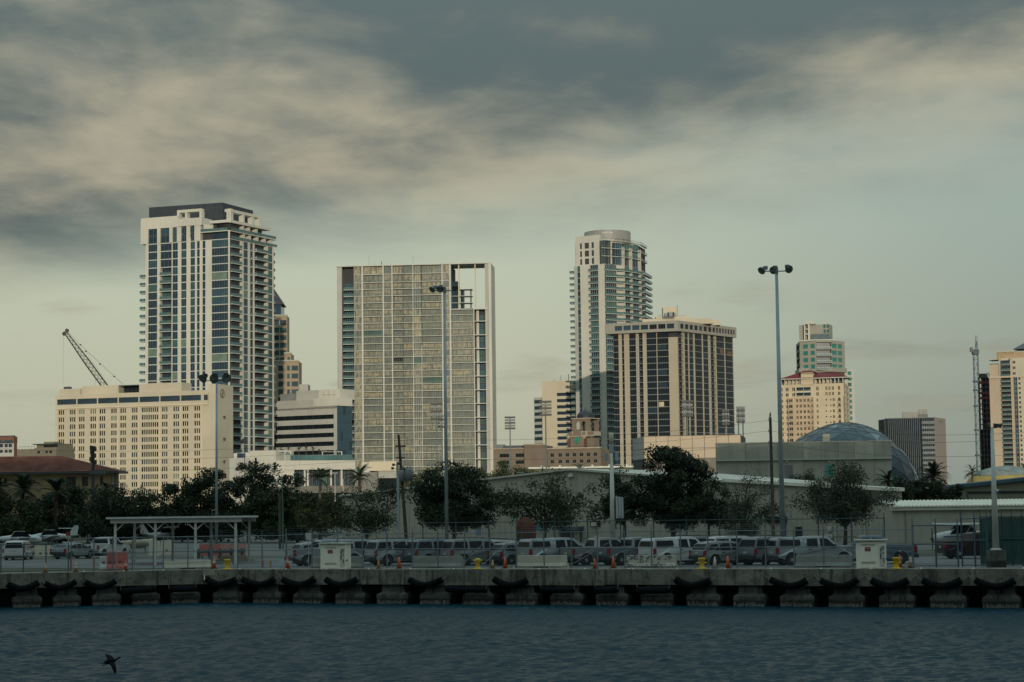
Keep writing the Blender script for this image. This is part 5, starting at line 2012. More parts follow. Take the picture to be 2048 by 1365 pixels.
    tip = at(X(138), Y_(60), 1281)
    for sx in (-.8, .8):
        a = Vector((xb + .5 + sx, 1284, zt + 2.2))
        for up in (0, 1.2):
            mb.tube(a + Vector((0, 0, up)), tip + Vector((sx * .5, 0, up * .5)), .16, n=4)
        for q in range(8):
            p0, p1 = lerp(a, tip + Vector((sx * .5, 0, 0)), q / 8), lerp(a, tip + Vector((sx * .5, 0, 0)), (q + 1) / 8)
            mb.tube(p0, p1 + Vector((0, 0, 1)), .1, n=4)
    mb.build('jib', MBc, tc_)
    mb = MB()
    mb.tube((xb + 1.2, 1287, zt + 2), (xb + 1.6, 1288, zt + 9), .2, n=5).tube((xb - .5, 1284, zt + 2), (xb + 1.6, 1288, zt + 9), .15, n=5)
    mb.build('a_frame', MBc, tc_)


right_edge()


# ================================================================== MIDDLE GROUND
# ------------------------------------------------------------------ tan panelled hall
def hall():
    X = lambda c: 1100 + .1758 * c
    Y_ = lambda c: 860 + .1758 * c
    L_ = Fac.px(X(940), 500, X(1070), 486, 895)
    F = Fac.px(X(1070), 486, 1482, 482, 895)
    root = bproot('panelled_hall', 'tan hall clad in large square panels behind the big dark tree', 'hall', F, d=-10)
    MT = mat('tan panel', (.56, .45, .33), .8, var=.05, scale=.15)
    MT2 = mat('grey panel', (.36, .35, .32), .8, var=.05, scale=.15)
    zt = F.z(X(1400), Y_(70))
    zj = F.z(X(1400), Y_(212))
    zl = F.z(X(1400), Y_(328))
    body(root, M_CORE, [L_.p(0, -.12), F.p(0, -.14), F.p(F.w, -.12), F.p(F.w, -20), L_.p(0, -14)], DECK, zt - .05, 'core')
    us = [F.u(X(1070 + 137.5 * k), 895) for k in range(20)]
    us = [u for u in us if u < F.w] + [F.w]
    for a, b in zip(us[:-1], us[1:]):
        for z0, z1 in ((zl, zj), (zj, zt)):
            F.part('panel', root, MT, a + .05, b - .05, -.1, rnd.uniform(0, .02), z0 + .05, z1 - .05)
        F.part('lower_panel', root, mat('shaded lower panel', (.22, .19, .16), .85), a + .03, b - .03, -.1, -.02, DECK, zl - .05)  # darker colour paints the shaded strip under the square panels
    n = 3
    for i in range(n):
        for z0, z1 in ((zl, zj), (zj, zt)):
            L_.part('panel', root, MT2, L_.w * i / n + .05, L_.w * (i + 1) / n - .05, -.1, rnd.uniform(0, .02), z0 + .05, z1 - .05)
    F.part('coping', root, M_FRAMED, -.05, F.w, -.5, .08, zt, zt + .12)
    p = at(1469, 880, 484)
    MB().tube((p.x, p.y, zt), (p.x, p.y, zt + .7), .25, .1, 8).build('roof_vent', M_FRAMED, root)


hall()


# ------------------------------------------------------------------ museum: concrete block and the glass bubble behind it
def museum():
    X = lambda c: 1400 + .2246 * c
    Y_ = lambda c: 820 + .2246 * c
    YM = 335
    F = Fac.px(X(140), YM + 3, X(1710), YM, 930)
    root = bproot('museum', 'weathered grey concrete museum block with a glass bubble bulging out behind', 'museum', F, d=-10)
    MC = mat('grey board concrete', (.36, .355, .29), .9, var=.14, scale=.22, streak=.25, bump=.2, bscale=2)
    MC2 = mat('grey board concrete pale', (.42, .41, .335), .9, var=.14, scale=.3, streak=.2)
    zt, zl = F.z(X(900), Y_(293)), F.z(X(900), Y_(440))
    cuts_ = [0, .17, .355, .5, .6, .7, .79, .9, 1]
    for i, (a, b) in enumerate(zip(cuts_[:-1], cuts_[1:])):
        F.part('wall_panel', root, MC if i % 3 else MC2, F.w * a + .02, F.w * b - .02, -.5, rnd.uniform(-.02, .02), zl + .02, zt)
        F.part('wall_panel', root, MC if (i + 1) % 3 else MC2, F.w * a + .02, F.w * b - .02, -.5, -.32 + rnd.uniform(-.02, .02), DECK, zl - .02)
    F.part('ledge', root, M_GREYW, 0, F.w, -.5, .06, zl - .14, zl + .03)
    F.part('coping', root, M_GREYW, -.03, F.w + .03, -.7, .07, zt, zt + .18)
    body(root, MC, [F.p(.02, -.5), F.p(F.w - .02, -.5), F.p(F.w - .02, -9), F.p(.02, -9)], DECK, zt - .03, 'core')
    for a, b, y0, y1, m_ in ((1120, 1192, 590, 490, mat('teal door', (.06, .30, .24), .6)), (752, 826, 610, 493, mat('grey door', (.17, .18, .19), .6))):
        F.part('door', root, m_, F.u(X(a), 940), F.u(X(b), 940), -.4, -.26, F.z(X(a), Y_(y0)), F.z(X(a), Y_(y1)))
    for c, y in ((775, 460), (1152, 460)):
        u_, z_ = F.uz(X(c), Y_(y))
        F.part('wall_light', root, M_WHITE2, u_ - .15, u_ + .15, -.3, .0, z_ - .1, z_ + .1)
    F.part('roof_box', root, MC2, F.u(X(1100), 880), F.u(X(1160), 880), -4, -1.5, zt, F.z(X(1130), Y_(212)))
    # bubble
    c = at(1686, 1000, YM + 17.5)
    Rb = 14.3
    cz = c.z
    ico_n = 9
    mbf = MB()
    panes = []
    # geodesic: subdivided octahedron upper part
    import itertools
    P = []
    oct_ = [((0, 0, 1), (1, 0, 0), (0, 1, 0)), ((0, 0, 1), (0, 1, 0), (-1, 0, 0)), ((0, 0, 1), (-1, 0, 0), (0, -1, 0)), ((0, 0, 1), (0, -1, 0), (1, 0, 0))]
    rotm = Matrix.Rotation(R(33), 3, 'Z') @ Matrix.Rotation(R(14), 3, 'X')
    nsub = 9
    def pt(tr, i, j):
        a, b, c_ = (Vector(q) for q in tr)
        v = a * (nsub - i - j) + b * i + c_ * j
        v.normalize()
        v = rotm @ v
        w_ = Vector((v.x * 1.0, v.y * .9, v.z * .925))
        k = 1 + .03 * math.sin(v.x * 4 + 1) * math.cos(v.y * 3)
        return Vector((c.x, YM + 17.5, cz)) + w_ * Rb * k
    tris = []
    for tr in oct_:
        for i in range(nsub):
            for j in range(nsub - i):
                tris.append((pt(tr, i, j), pt(tr, i + 1, j), pt(tr, i, j + 1)))
                if i + j < nsub - 1:
                    tris.append((pt(tr, i + 1, j), pt(tr, i + 1, j + 1), pt(tr, i, j + 1)))
    ctr = Vector((c.x, YM + 17.5, cz))
    gms = [glass('bubble glass dark', (.014, .034, .046)), glass('bubble glass mid', (.028, .058, .072)), glass('bubble glass pale', (.085, .13, .145))]
    edges = set()
    cand = []
    for t_ in tris:
        m_ = (t_[0] + t_[1] + t_[2]) / 3
        if m_.z < DECK + 1:
            continue
        front = (m_ - ctr).normalized().dot((Vector((0, 0, CAMZ)) - m_).normalized())
        hidden = m_.y < YM + 9.4 and m_.x < F.p(F.w).x and m_.z < zt
        cand.append((t_, m_, front, hidden))
    rest = MB()
    k = 0
    for t_, m_, front, hidden in cand:
        q = [lerp(p, m_, .045) for p in t_]
        n_ = (t_[1] - t_[0]).cross(t_[2] - t_[0]).normalized()
        if n_.dot(m_ - ctr) < 0:
            q = [q[0], q[2], q[1]]
            n_ = -n_
        n_ = (n_ + Vector((rnd.uniform(-.05, .05), rnd.uniform(-.05, .05), rnd.uniform(-.05, .05)))) * .06
        vs = q + [p - n_ for p in q]
        fs = [(0, 1, 2), (5, 4, 3), (0, 3, 4, 1), (1, 4, 5, 2), (2, 5, 3, 0)]
        if front > -.15 and k < 290:
            mb = MB()
            mb.add(vs, fs)
            mb.build('glass_pane', pick((gms[0], 5), (gms[1], 4), (gms[2], 1.2)), root)
            k += 1
        else:
            rest.add(vs, fs)
        for a, b in itertools.combinations(t_, 2):
            ke = tuple(sorted(((round(a.x, 2), round(a.y, 2), round(a.z, 2)), (round(b.x, 2), round(b.y, 2), round(b.z, 2)))))
            if ke not in edges:
                edges.add(ke)
                mbf.tube(a, b, .06, n=5, caps=False)
    rest.build('far_panes', gms[1], root)['kind'] = 'stuff'
    mbf.build('bubble_frame', mat('bubble mullion', (.035, .05, .06), .5), root)
    mb = MB()
    mb.smooth = True
    mb.lathe([(Rb * .84 * math.cos(a), Rb * .84 * math.sin(a)) for a in [math.pi / 2 * i / 10 for i in range(-2, 10)]] + [(.1, Rb * .84)], 24, (c.x, YM + 17.5, cz))
    mb.build('bubble_lining', M_CORE, root)


museum()


# ------------------------------------------------------------------ metal warehouses
M_SHED = mat('beige metal cladding', (.36, .35, .285), .7, var=.06, scale=.15, streak=.2)
M_SHED2 = mat('beige metal trim', (.48, .465, .39), .6)
M_ROOFM = mat('white roof sheet', (.74, .71, .60), .5, var=.06)


def ribs(F, root, m, u0, u1, z0, ztop, step=.9, d=0.0, name='cladding_ribs'):
    mb = MB()
    u = u0 + step / 2
    while u < u1:
        F.box(mb, u - .05, u + .05, d, d + .05, z0, ztop(u) if callable(ztop) else ztop)
        u += step
    o = mb.build(name, m, root)
    o['kind'] = 'stuff'
    return o


def poly_wall(F, root, m, pts, d0, d1, name):
    """pts: (u,z) outline counter-clockwise seen from outside"""
    n = len(pts)
    mb = MB()
    mb.add([F.p(u, d1, z) for u, z in pts] + [F.p(u, d0, z) for u, z in pts],
           [tuple(range(n)), tuple(range(2 * n - 1, n - 1, -1))] + [(i, n + i, n + (i + 1) % n, (i + 1) % n) for i in range(n)])
    return mb.build(name, m, root)


def sheds():
    # gable warehouse in the middle
    F = Fac.px(684, 272, 1450, 240, 1000)
    root = bproot('gable_warehouse', 'wide beige metal warehouse with a shallow gable behind the parked vehicles', 'warehouse', F, d=-12)
    a, pk, b = F.uz(690, 994), F.uz(1143, 941), F.uz(1445, 966)
    za = a[1]
    poly_wall(F, root, M_SHED, [(0, DECK), (F.w, DECK), (F.w, b[1]), (pk[0], pk[1]), (0, za)], -.3, 0, 'end_wall')
    top = lambda u: lerp(za, pk[1], u / pk[0]) if u < pk[0] else lerp(pk[1], b[1], (u - pk[0]) / (F.w - pk[0]))
    ribs(F, root, M_SHED, 0, F.w, DECK, lambda u: top(u) - .05)
    mb = MB()
    for (u0, z0), (u1, z1) in (((-.5, za), pk), (pk, (F.w + .5, b[1]))):
        mb.hexa([F.p(u0, .35, z0), F.p(u1, .35, z1), F.p(u1, -30, z1), F.p(u0, -30, z0), F.p(u0, .35, z0 + .24), F.p(u1, .35, z1 + .24), F.p(u1, -30, z1 + .24), F.p(u0, -30, z0 + .24)])
    mb.build('roof', M_SHED2, root)
    u_, z_ = F.uz(1144, 951)
    F.part('gable_lamp', root, M_WHITE2, u_ - .3, u_ + .3, 0, .4, z_ - .2, z_ + .2)
    # canopy and doorway, window air conditioner
    u0, u1 = F.u(1117, 1058), F.u(1168, 1058)
    F.part('canopy', root, mat('blue canopy', (.05, .08, .11), .6), u0, u1, 0, 1.6, F.z(1140, 1060), F.z(1140, 1053.5))
    F.part('doorway', root, mat('dim doorway', (.06, .065, .055), .8), u0 + .3, u1 - .3, 0, .08, DECK, F.z(1140, 1061))
    F.part('door', root, M_SHED2, F.u(1148, 1070), F.u(1160, 1070), .08, .14, DECK, DECK + 2.1)
    F.part('window', root, G_BLACK, F.u(1181, 1048), F.u(1201, 1048), 0, .07, F.z(1190, 1054), F.z(1190, 1042))
    F.part('air_conditioner', root, M_SHED2, F.u(1186, 1048), F.u(1195, 1048), .07, .5, F.z(1190, 1053), F.z(1190, 1045))
    # second warehouse to the right
    G = Fac.px(1452, 239, 1786, 226, 1020)
    r2 = bproot('lean_warehouse', 'beige ribbed metal warehouse with a falling roof edge behind the bare tree', 'warehouse', G, d=-10)
    p, q = G.uz(1455, 964), G.uz(1786, 983)
    poly_wall(G, r2, M_SHED, [(0, DECK), (G.w, DECK), (G.w, q[1]), (0, p[1])], -.3, 0, 'end_wall')
    ribs(G, r2, M_SHED, 0, G.w, DECK, lambda u: lerp(p[1], q[1], u / G.w) - .06, .7)
    mb = MB()
    mb.hexa([G.p(-.2, .4, p[1]), G.p(G.w + .3, .4, q[1]), G.p(G.w + .3, -2.5, q[1]), G.p(-.2, -2.5, p[1]), G.p(-.2, .4, p[1] + .4), G.p(G.w + .3, .4, q[1] + .4), G.p(G.w + .3, -2.5, q[1] + .4), G.p(-.2, -2.5, p[1] + .4)])
    mb.build('roof', M_ROOFM, r2)
    body(r2, M_SHED, [G.p(.1, -.31), G.p(G.w - .02, -.31), G.p(G.w - .02, -2.4), G.p(.1, -2.4)], DECK, q[1] - .1, 'core')
    G.part('shutter_box', r2, G_BLACK, G.u(1536, 1040), G.u(1574, 1040), 0, .25, G.z(1550, 1046), G.z(1550, 1034))
    G.part('doorway', r2, G_BLACK, G.u(1591, 1060), G.u(1605, 1060), 0, .07, DECK, G.z(1598, 1054))
    G.part('meter_box', r2, M_SHED2, G.u(1657, 1060), G.u(1665, 1060), 0, .3, G.z(1660, 1063), G.z(1660, 1053))
    G.part('air_conditioner', r2, M_SHED2, G.u(1653, 1070), G.u(1668, 1070), 0, .5, G.z(1660, 1077), G.z(1660, 1069))
    for px in (1671, 1730, 1782):
        u_ = G.u(px, 1030)
        G.part('downpipe', r2, M_SHED2, u_ - .07, u_ + .07, .06, .2, DECK, G.z(px, 985 if px > 1700 else 1000))
    # low shed with corrugated roof
    S = Fac.px(1785, 214, 2100, 214, 1030)
    r3 = bproot('low_shed', 'long low beige shed with a pale corrugated roof on the right', 'warehouse', S, d=-6)
    ze, zr = S.z(1850, 1014.5), S.z(1850, 1003.0)
    S.part('wall', r3, M_SHED, 0, S.w, -6, 0, DECK, ze - .35)
    ribs(S, r3, M_SHED, 0, S.w, DECK, ze - .4, 1.2)
    S.part('fascia', r3, M_SHED2, -.2, S.w, -.4, .35, ze - .34, ze)
    mb = MB()
    mb.hexa([S.p(-.2, .45, ze + .01), S.p(S.w, .45, ze + .01), S.p(S.w, -6, zr), S.p(-.2, -6, zr), S.p(-.2, .45, ze + .13), S.p(S.w, .45, ze + .13), S.p(S.w, -6, zr + .12), S.p(-.2, -6, zr + .12)])
    mb.build('roof', M_ROOFM, r3)
    mb = MB()
    u = 0.0
    while u < S.w:
        mb.tube(S.p(u, .47, ze + .13), S.p(u, -6, zr + .12), .09, n=6)
        u += .42
    mb.build('corrugations', M_ROOFM, r3)['kind'] = 'stuff'
    for px in (1811, 1921):
        u_ = S.u(px, 1040)
        S.part('wall_seam', r3, M_FRAME, u_ - .05, u_ + .05, .05, .1, DECK, ze - .4)
    S.part('gutter_cap', r3, M_WHITE2, -.5, .3, -.5, .6, S.z(1785, 1000), S.z(1785, 996))
    # hangar with a dark door head, right edge
    H = Fac.px(1914, 294, 2120, 294, 980)
    r4 = bproot('hangar', 'olive hangar with a sloped blue roof edge and a dark door head', 'hangar', H, d=-10)
    MO = mat('olive cladding', (.17, .175, .125), .8, var=.06)
    z0, z1 = H.z(1914, 977), H.z(2048, 962.5)
    z1 = z0 + (z1 - z0) * H.w / H.u(2048, 970)
    poly_wall(H, r4, MO, [(0, DECK), (H.w, DECK), (H.w, z1), (0, z0)], -12, 0, 'wall')
    MBL = mat('blue roof trim', (.045, .085, .12), .6)
    mb = MB()
    mb.hexa([H.p(-.4, .5, z0), H.p(H.w, .5, z1), H.p(H.w, -12.5, z1), H.p(-.4, -12.5, z0), H.p(-.4, .5, z0 + .5), H.p(H.w, .5, z1 + .5), H.p(H.w, -12.5, z1 + .5), H.p(-.4, -12.5, z0 + .5)])
    mb.build('roof', MBL, r4)
    H.part('corner_trim', r4, MBL, -.15, .25, -.3, .1, DECK, z0)
    H.part('door_head', r4, G_BLACK, H.u(1934, 985), H.w, 0, .12, H.z(1990, 987), H.z(1990, 983))
    H.part('door_jamb', r4, MBL, H.u(1933, 990), H.u(1936, 990), 0, .15, DECK, H.z(1940, 987.2))
    ribs(H, r4, MO, H.u(1937, 990), H.w, DECK, H.z(1940, 987.5), .8, .02)
    # shallow dome beyond the hangar, weathered grey over a yellow band
    c = at(2012, 965, 420)
    d_ = thing('painted_dome', 'shallow weathered dome with a yellow band behind the hangar', 'dome', (c.x, c.y, DECK))
    rx = (2012 - 1938) / 4000 * 420 * 1.06
    ztp = at(2000, 932.5, 420).z
    zb = at(2000, 972, 420).z
    mb = MB()
    mb.smooth = True
    prof = [(rx, DECK - zb)] + [(rx * math.cos(a), (ztp - zb) * math.sin(a)) for a in [math.pi / 2 * i / 12 for i in range(12)]] + [(.05, ztp - zb)]
    mb.mi = 0
    mb.lathe(prof[:6], 40, (c.x, c.y, zb))
    mb.mi = 1
    mb.lathe(prof[5:], 40, (c.x, c.y, zb))
    mb.build('shell', [mat('ochre band', (.30, .22, .06), .8, var=.2, scale=.4), mat('grey blue shell', (.17, .20, .18), .8, var=.35, scale=.5)], d_)


sheds()


# ------------------------------------------------------------------ podium blocks below the glass tower
def podium():
    X = lambda c: 440 + .1758 * c
    Y_ = lambda c: 860 + .1758 * c
    F = Fac.px(459, 706, X(640), 700, 930)
    root = bproot('podium', 'pale podium block with a roof terrace at the foot of the glass tower', 'building', F, d=-8)
    F.part('wall', root, M_GREYW, 0, F.u(X(395), 930), -14, 0, DECK, F.z(480, Y_(320)))
    F.part('stair_block', root, M_WHITE, F.u(X(345), 930), F.w, -14, .3, DECK, F.z(530, Y_(236)))
    for c in (412, 628):
        F.part('slot_window', root, G_BLACK, F.u(X(c - 11), 930), F.u(X(c + 11), 930), .3, .36, F.z(X(c), Y_(450)), F.z(X(c), Y_(318 if c < 500 else 370)))
    F.part('low_opening', root, G_NAVY, F.u(X(180), 912), F.u(X(245), 912), -3, -1, F.z(480, Y_(320)), F.z(480, Y_(268)))
    F.part('wall_back', root, M_WHITE, 0, F.u(X(345), 930), -6, -3.1, F.z(480, Y_(320)), F.z(480, Y_(262)))
    B = Fac.px(X(640), 700, X(1535), 708, 930)
    zt = B.z(600, Y_(350))
    zo = B.z(600, Y_(455))
    B.part('overhang', root, M_WHITE, 0, B.w, -8, .3, zo, zt)
    B.part('wall', root, M_WHITE, 0, B.u(X(845), 930), -8, 0, DECK, zo - .02)
    B.part('recess_wall', root, M_CORE, B.u(X(850), 930), B.w, -9, -3, DECK, zo - .02)
    us = [850, 945, 1060, 1160, 1250, 1370, 1430, 1500]
    for a, b in zip(us[:-1], us[1:]):
        window(B, root, B.u(X(a + 6), 945), B.u(X(b - 20), 945), -2.9, DECK, zo - .1, pick((G_NAVY, 2), (G_BLUE, 1), (G_TEAL, .5)), M_FRAME, 3, 1, .12)
    for c in (955, 990, 1255, 1375):
        B.part('column', root, M_WHITE, B.u(X(c), 945), B.u(X(c + 20), 945), -.8, -.2, DECK, zo - .02)
    B.part('parking_band', root, mat('parking concrete', (.17, .16, .14), .9), 0, B.w + 24, -.4, 4.5, B.z(600, 987), B.z(600, 973))
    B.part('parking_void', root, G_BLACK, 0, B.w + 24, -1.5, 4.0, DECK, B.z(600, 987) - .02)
    # glass rail, pergola, tubs
    inst('railing', rail_mesh(B.w - 6, 0, B.z(640, Y_(285)) - zt, M_RAIL, G_RAILG, False, 1.5), root, B.p(5, -.3, zt) - WO[root.name], B.ang)
    zp = B.z(565, Y_(236))
    mb = MB()
    for c in (640, 745, 808):
        B.box(mb, B.u(X(c), 915), B.u(X(c + 10), 915), -2.4, -1.9, zt, zp - .35)
    B.box(mb, B.u(X(637), 915), B.u(X(820), 915), -4.5, -1.7, zp - .34, zp)
    mb.build('pergola', M_WHITE2, root)
    mb = MB()
    for c in (1180, 1400):
        B.box(mb, B.u(X(c), 915), B.u(X(c + 10), 915), -3.4, -3, zt, B.z(660, Y_(250)))
    B.box(mb, B.u(X(1180), 915), B.u(X(1410), 915), -5, -3, B.z(660, Y_(250)), B.z(660, Y_(244)))
    mb.build('pergola', M_WHITE2, root)
    C = Fac.px(X(1612), 690, X(2020), 688, 930)
    r2 = bproot('cream_pavilion', 'low cream block over a dark glazed ground floor left of the leaning utility pole', 'building', C, d=-6)
    zt2, zm = C.z(750, Y_(360)), C.z(750, Y_(468))
    C.part('upper_wall', r2, M_CREAM2, C.u(X(1700), 930), C.w, -8, .3, zm, zt2)
    C.part('side_wall', r2, M_WHITE, 0, C.u(X(1700), 930) - .02, -8, -.3, zm - .4, zt2 - .1)
    C.part('lower_wall', r2, M_GREYW, C.u(X(1800), 950), C.w, -8, -.2, C.z(770, Y_(550)), zm - .02)
    C.part('glazing', r2, G_BLACK, 0, C.w, -7, -1.2, DECK, C.z(770, Y_(552)))
    C.part('annex', r2, mat('grey annex', (.22, .215, .19), .9), C.u(X(1615), 960), C.u(X(1795), 960), -6, .5, DECK, zm - .42)


podium()


# ------------------------------------------------------------------ left edge: red-roofed house, brick block, grey block, crane
def left_edge():
    F = Fac.px(-60, 344, 228, 344, 960)
    root = bproot('red_roof_house', 'long tan house under a broad red-brown hipped roof at the left edge', 'house', F, d=-10)
    ze = F.z(120, 943.5)
    zr = F.z(100, 911)
    MT = mat('tan stucco house', (.26, .20, .11), .9, var=.12, scale=.3)
    MR = mat('red brown tile', (.165, .062, .042), .85, var=.25, scale=.5, bump=.7, bscale=3, streak=.2)
    u1 = F.u(222, 960)
    wl = [(F.u(a, 960), F.u(b, 960)) for a, b in ((-30, -24), (-2, 3), (8, 14), (58, 63), (132, 152), (164, 176), (200, 206))]
    punched(F, root, 0, u1, DECK, ze, wl, [(ze - 2.6, ze - .9)], MT, lambda: G_BLACK, M_FRAMED, 2, .3)
    body(root, MT, [F.p(.02, -.5), F.p(u1 - .02, -.5), F.p(u1 - .02, -7), F.p(.02, -7)], DECK, ze - .1, 'core')
    F.part('porch_post', root, M_FRAMED, F.u(232, 960) - .3, F.u(232, 960) + .1, -.4, 0, DECK, ze)
    F.part('porch_rail', root, M_WHITE2, u1, F.u(232, 960), -.3, -.2, F.z(244, 968), F.z(244, 966))
    e = [F.p(-2, 1.2, ze), F.p(F.u(240, 943), 1.2, ze), F.p(F.u(240, 943), -8, ze), F.p(-2, -8, ze)]
    t = [F.p(4, -3.4, zr), F.p(F.u(112, 912), -3.4, zr), F.p(F.u(112, 912), -4, zr), F.p(4, -4, zr)]
    MB().hexa(e + t).build('roof', MR, root)
    mb = MB()
    for i in range(1, 15):
        f = i / 15
        a, b = lerp(e[0], t[0], f), lerp(e[1], t[1], f)
        mb.tube(a + Vector((0, -.02, .02)), b + Vector((0, -.02, .02)), .05, n=4)
    mb.build('tile_courses', MR, root)['kind'] = 'stuff'
    F.part('eave', root, M_FRAMED, -1.9, F.u(239, 943), -7.8, 1.1, ze - .35, ze - .01)

    B = Fac.px(-40, 634, 28, 632, 890)
    r2 = bproot('brick_block', 'red brick block with arched blue windows at the far left edge', 'building', B, d=-6)
    MBk = mat('red brick', (.20, .085, .06), .9, var=.1)
    zt = B.z(15, 873.5)
    zs = B.z(15, 887)
    rows = [(B.z(15, 895), B.z(15, 888)), (B.z(15, 906), B.z(15, 900))]
    wl = [(B.u(a, 890), B.u(b, 890)) for a, b in ((-30, -22), (-18, -10), (-3, 6), (9, 15.5), (17, 24))]
    punched(B, r2, 0, B.w, DECK, zs, wl, rows, M_GREYW, lambda: G_NAVY, M_FRAMED, 2, .3)
    B.part('brick_band', r2, MBk, 0, B.w, -2.5, .1, zs, zt)
    body(r2, MBk, [B.p(.02, -.5), B.p(B.w - .02, -.5), B.p(B.w - .02, -2.4), B.p(.02, -2.4)], DECK, zs - .02, 'core')
    for a in (-3, 9, 17):
        mb = MB()
        c0, r_ = B.u(a + 3.7, 885), 1.0
        pts = [(c0 + r_ * math.cos(q), zs + .1 + r_ * math.sin(q)) for q in [math.pi * i / 10 for i in range(11)]]
        n = len(pts)
        mb.add([B.p(u, .16, z) for u, z in pts] + [B.p(u, .1, z) for u, z in pts], [tuple(range(n))] + [(i, n + i, n + (i + 1) % n, (i + 1) % n) for i in range(n)])
        mb.build('arched_light', mat('blue arch', (.03, .07, .085), .4), r2)
    B.part('coping', r2, M_FRAMED, -.2, B.w + .2, -.6, .25, zt, zt + .3)

    C = Fac.px(30, 690, 113, 684, 895)
    r3 = bproot('grey_block', 'low grey-tan block with a stepped roof beside the hotel', 'building', C, d=-6)
    MG = mat('grey tan stucco', (.20, .175, .125), .9, var=.06)
    C.part('wing', r3, MG, 0, C.u(68, 900), -10, -.3, DECK, C.z(50, 899))
    zt = C.z(90, 889.5)
    zm = C.z(90, 896)
    rows = [(C.z(90, 907.5), C.z(90, 901.5))]
    wl = [(C.u(a, 900), C.u(b, 900)) for a, b in ((74, 80), (90, 95.5), (98, 104))]
    punched(C, r3, C.u(68.3, 900), C.w, DECK, zm, wl, rows, MG, lambda: G_BLACK, M_FRAME, 1, .3)
    body(r3, MG, [C.p(C.u(68.5, 900), -.6), C.p(C.w - .02, -.6), C.p(C.w - .02, -11), C.p(C.u(68.5, 900), -11)], DECK, zm - .02, 'core')
    C.part('top_storey', r3, MG, C.u(70, 893), C.w, -10, -1, zm, zt)
    C.part('top_window', r3, G_BLACK, C.u(84, 893), C.w - .1, -1, -.92, zm + .2, zt - .25)
    C.part('roof_slab', r3, M_FRAMED, C.u(66.5, 890), C.w, -10, .4, zt, zt + .3)
    C.part('roof_box', r3, MG, C.u(77.5, 886), C.u(98, 886), -8, -3, zt + .3, C.z(88, 883.5))
    inst('railing', rail_mesh(C.u(68, 897) - C.u(36, 897), 0, 1.0, M_RAIL, None, False), r3, C.p(C.u(36, 897), -.5, C.z(50, 899)) - WO[r3.name], C.ang)

    # lattice boom crane rising behind the hotel
    MC = mat('crane dark steel', (.05, .045, .04), .6, var=.2)
    Yc = 795
    tip, foot = at(130, 664, Yc), at(206, 768, Yc)
    foot = tip + (foot - tip) * 1.7
    cr = thing('lattice_crane', 'dark lattice boom crane leaning up behind the hotel roof', 'crane', (foot.x, foot.y, DECK))
    d = (foot - tip)
    ln = d.length
    d.normalize()
    s1 = Vector((-d.z, 0, d.x))
    if s1.x < 0:
        s1 = -s1
    s2 = Vector((0, 1, 0))
    hw = lambda t: lerp(.5, 1.05, min(1, t * 3))
    mb = MB()
    n = 46
    for a in (-1, 1):
        for b in (-1, 1):
            for i in range(n):
                t0, t1 = i / n, (i + 1) / n
                mb.tube(tip + d * ln * t0 + s1 * a * hw(t0) + s2 * b * hw(t0), tip + d * ln * t1 + s1 * a * hw(t1) + s2 * b * hw(t1), .17, n=4, caps=False)
    for i in range(n):
        t0, t1 = i / n, (i + 1) / n
        sgn = 1 if i % 2 else -1
        for b in (-1, 1):
            mb.tube(tip + d * ln * t0 + s1 * sgn * hw(t0) + s2 * b * hw(t0), tip + d * ln * t1 - s1 * sgn * hw(t1) + s2 * b * hw(t1), .08, n=4, caps=False)
            mb.tube(tip + d * ln * t0 + s2 * sgn * hw(t0) + s1 * b * hw(t0), tip + d * ln * t1 - s2 * sgn * hw(t1) + s1 * b * hw(t1), .07, n=4, caps=False)
    mb.build('boom', MC, cr)
    mb = MB()
    a = at(134, 661.5, Yc)
    mb.lathe([(.2, -.5), (.75, -.4), (.75, .4), (.2, .5)], 14, a, 'y')
    b = at(129, 667, Yc)
    mb.lathe([(.2, -.5), (.7, -.4), (.7, .4), (.2, .5)], 14, b, 'y')
    mb.tube(b, at(124, 668, Yc), .15, n=5).tube(at(124, 668, Yc), at(127.5, 672, Yc), .15, n=5).tube(at(127.5, 672, Yc), at(132, 669, Yc), .15, n=5)
    mb.build('boom_head', MC, cr)
    mb = MB()
    mb.tube(at(135, 662, Yc), at(160, 690, Yc), .05, n=4).tube(at(160, 690, Yc), at(246, 769, Yc), .07, n=4)
    mb.tube(at(171, 702, Yc), at(216, 770, Yc), .035, n=4)
    mb.build('pendant_line', MC, cr)
    for px, py in ((161, 690), (171.5, 703), (200, 728.5), (228.5, 753.5)):
        p = at(px, py, Yc)
        MB().box(p.x - .35, p.x + .35, Yc - .2, Yc + .2, p.z - .25, p.z + .25).build('line_block', MC, cr)
    p, q = at(127, 671, Yc), at(127.5, 770, Yc)
    MB().tube(p, (p.x, p.y, q.z), .03, n=4).build('hoist_line', MC, cr)
    MB().box(foot.x - 1, foot.x + 9, Yc - 3, Yc + 3, DECK, DECK + 5).build('cab_body', MC, cr)


left_edge()


# ================================================================== TREES
def leaf_mat(name, c, var=.5):
    m = mat(name, c, .75, 0, var, .9, spec=.25)
    return m


LEAF_D = leaf_mat('dark oak leaf', (.026, .040, .021))
LEAF_M = leaf_mat('oak leaf', (.036, .052, .024))
LEAF_F = leaf_mat('grey green leaf', (.050, .060, .038))
LEAF_Y = leaf_mat('olive yellow leaf', (.062, .064, .020))
LEAF_P = leaf_mat('palm leaf', (.032, .052, .030))
BARK = mat('bark', (.055, .048, .038), .95, var=.3, scale=2, bump=.6, bscale=6)
BARK2 = mat('palm bark', (.075, .06, .042), .95, var=.3, scale=2, bump=.6, bscale=6)


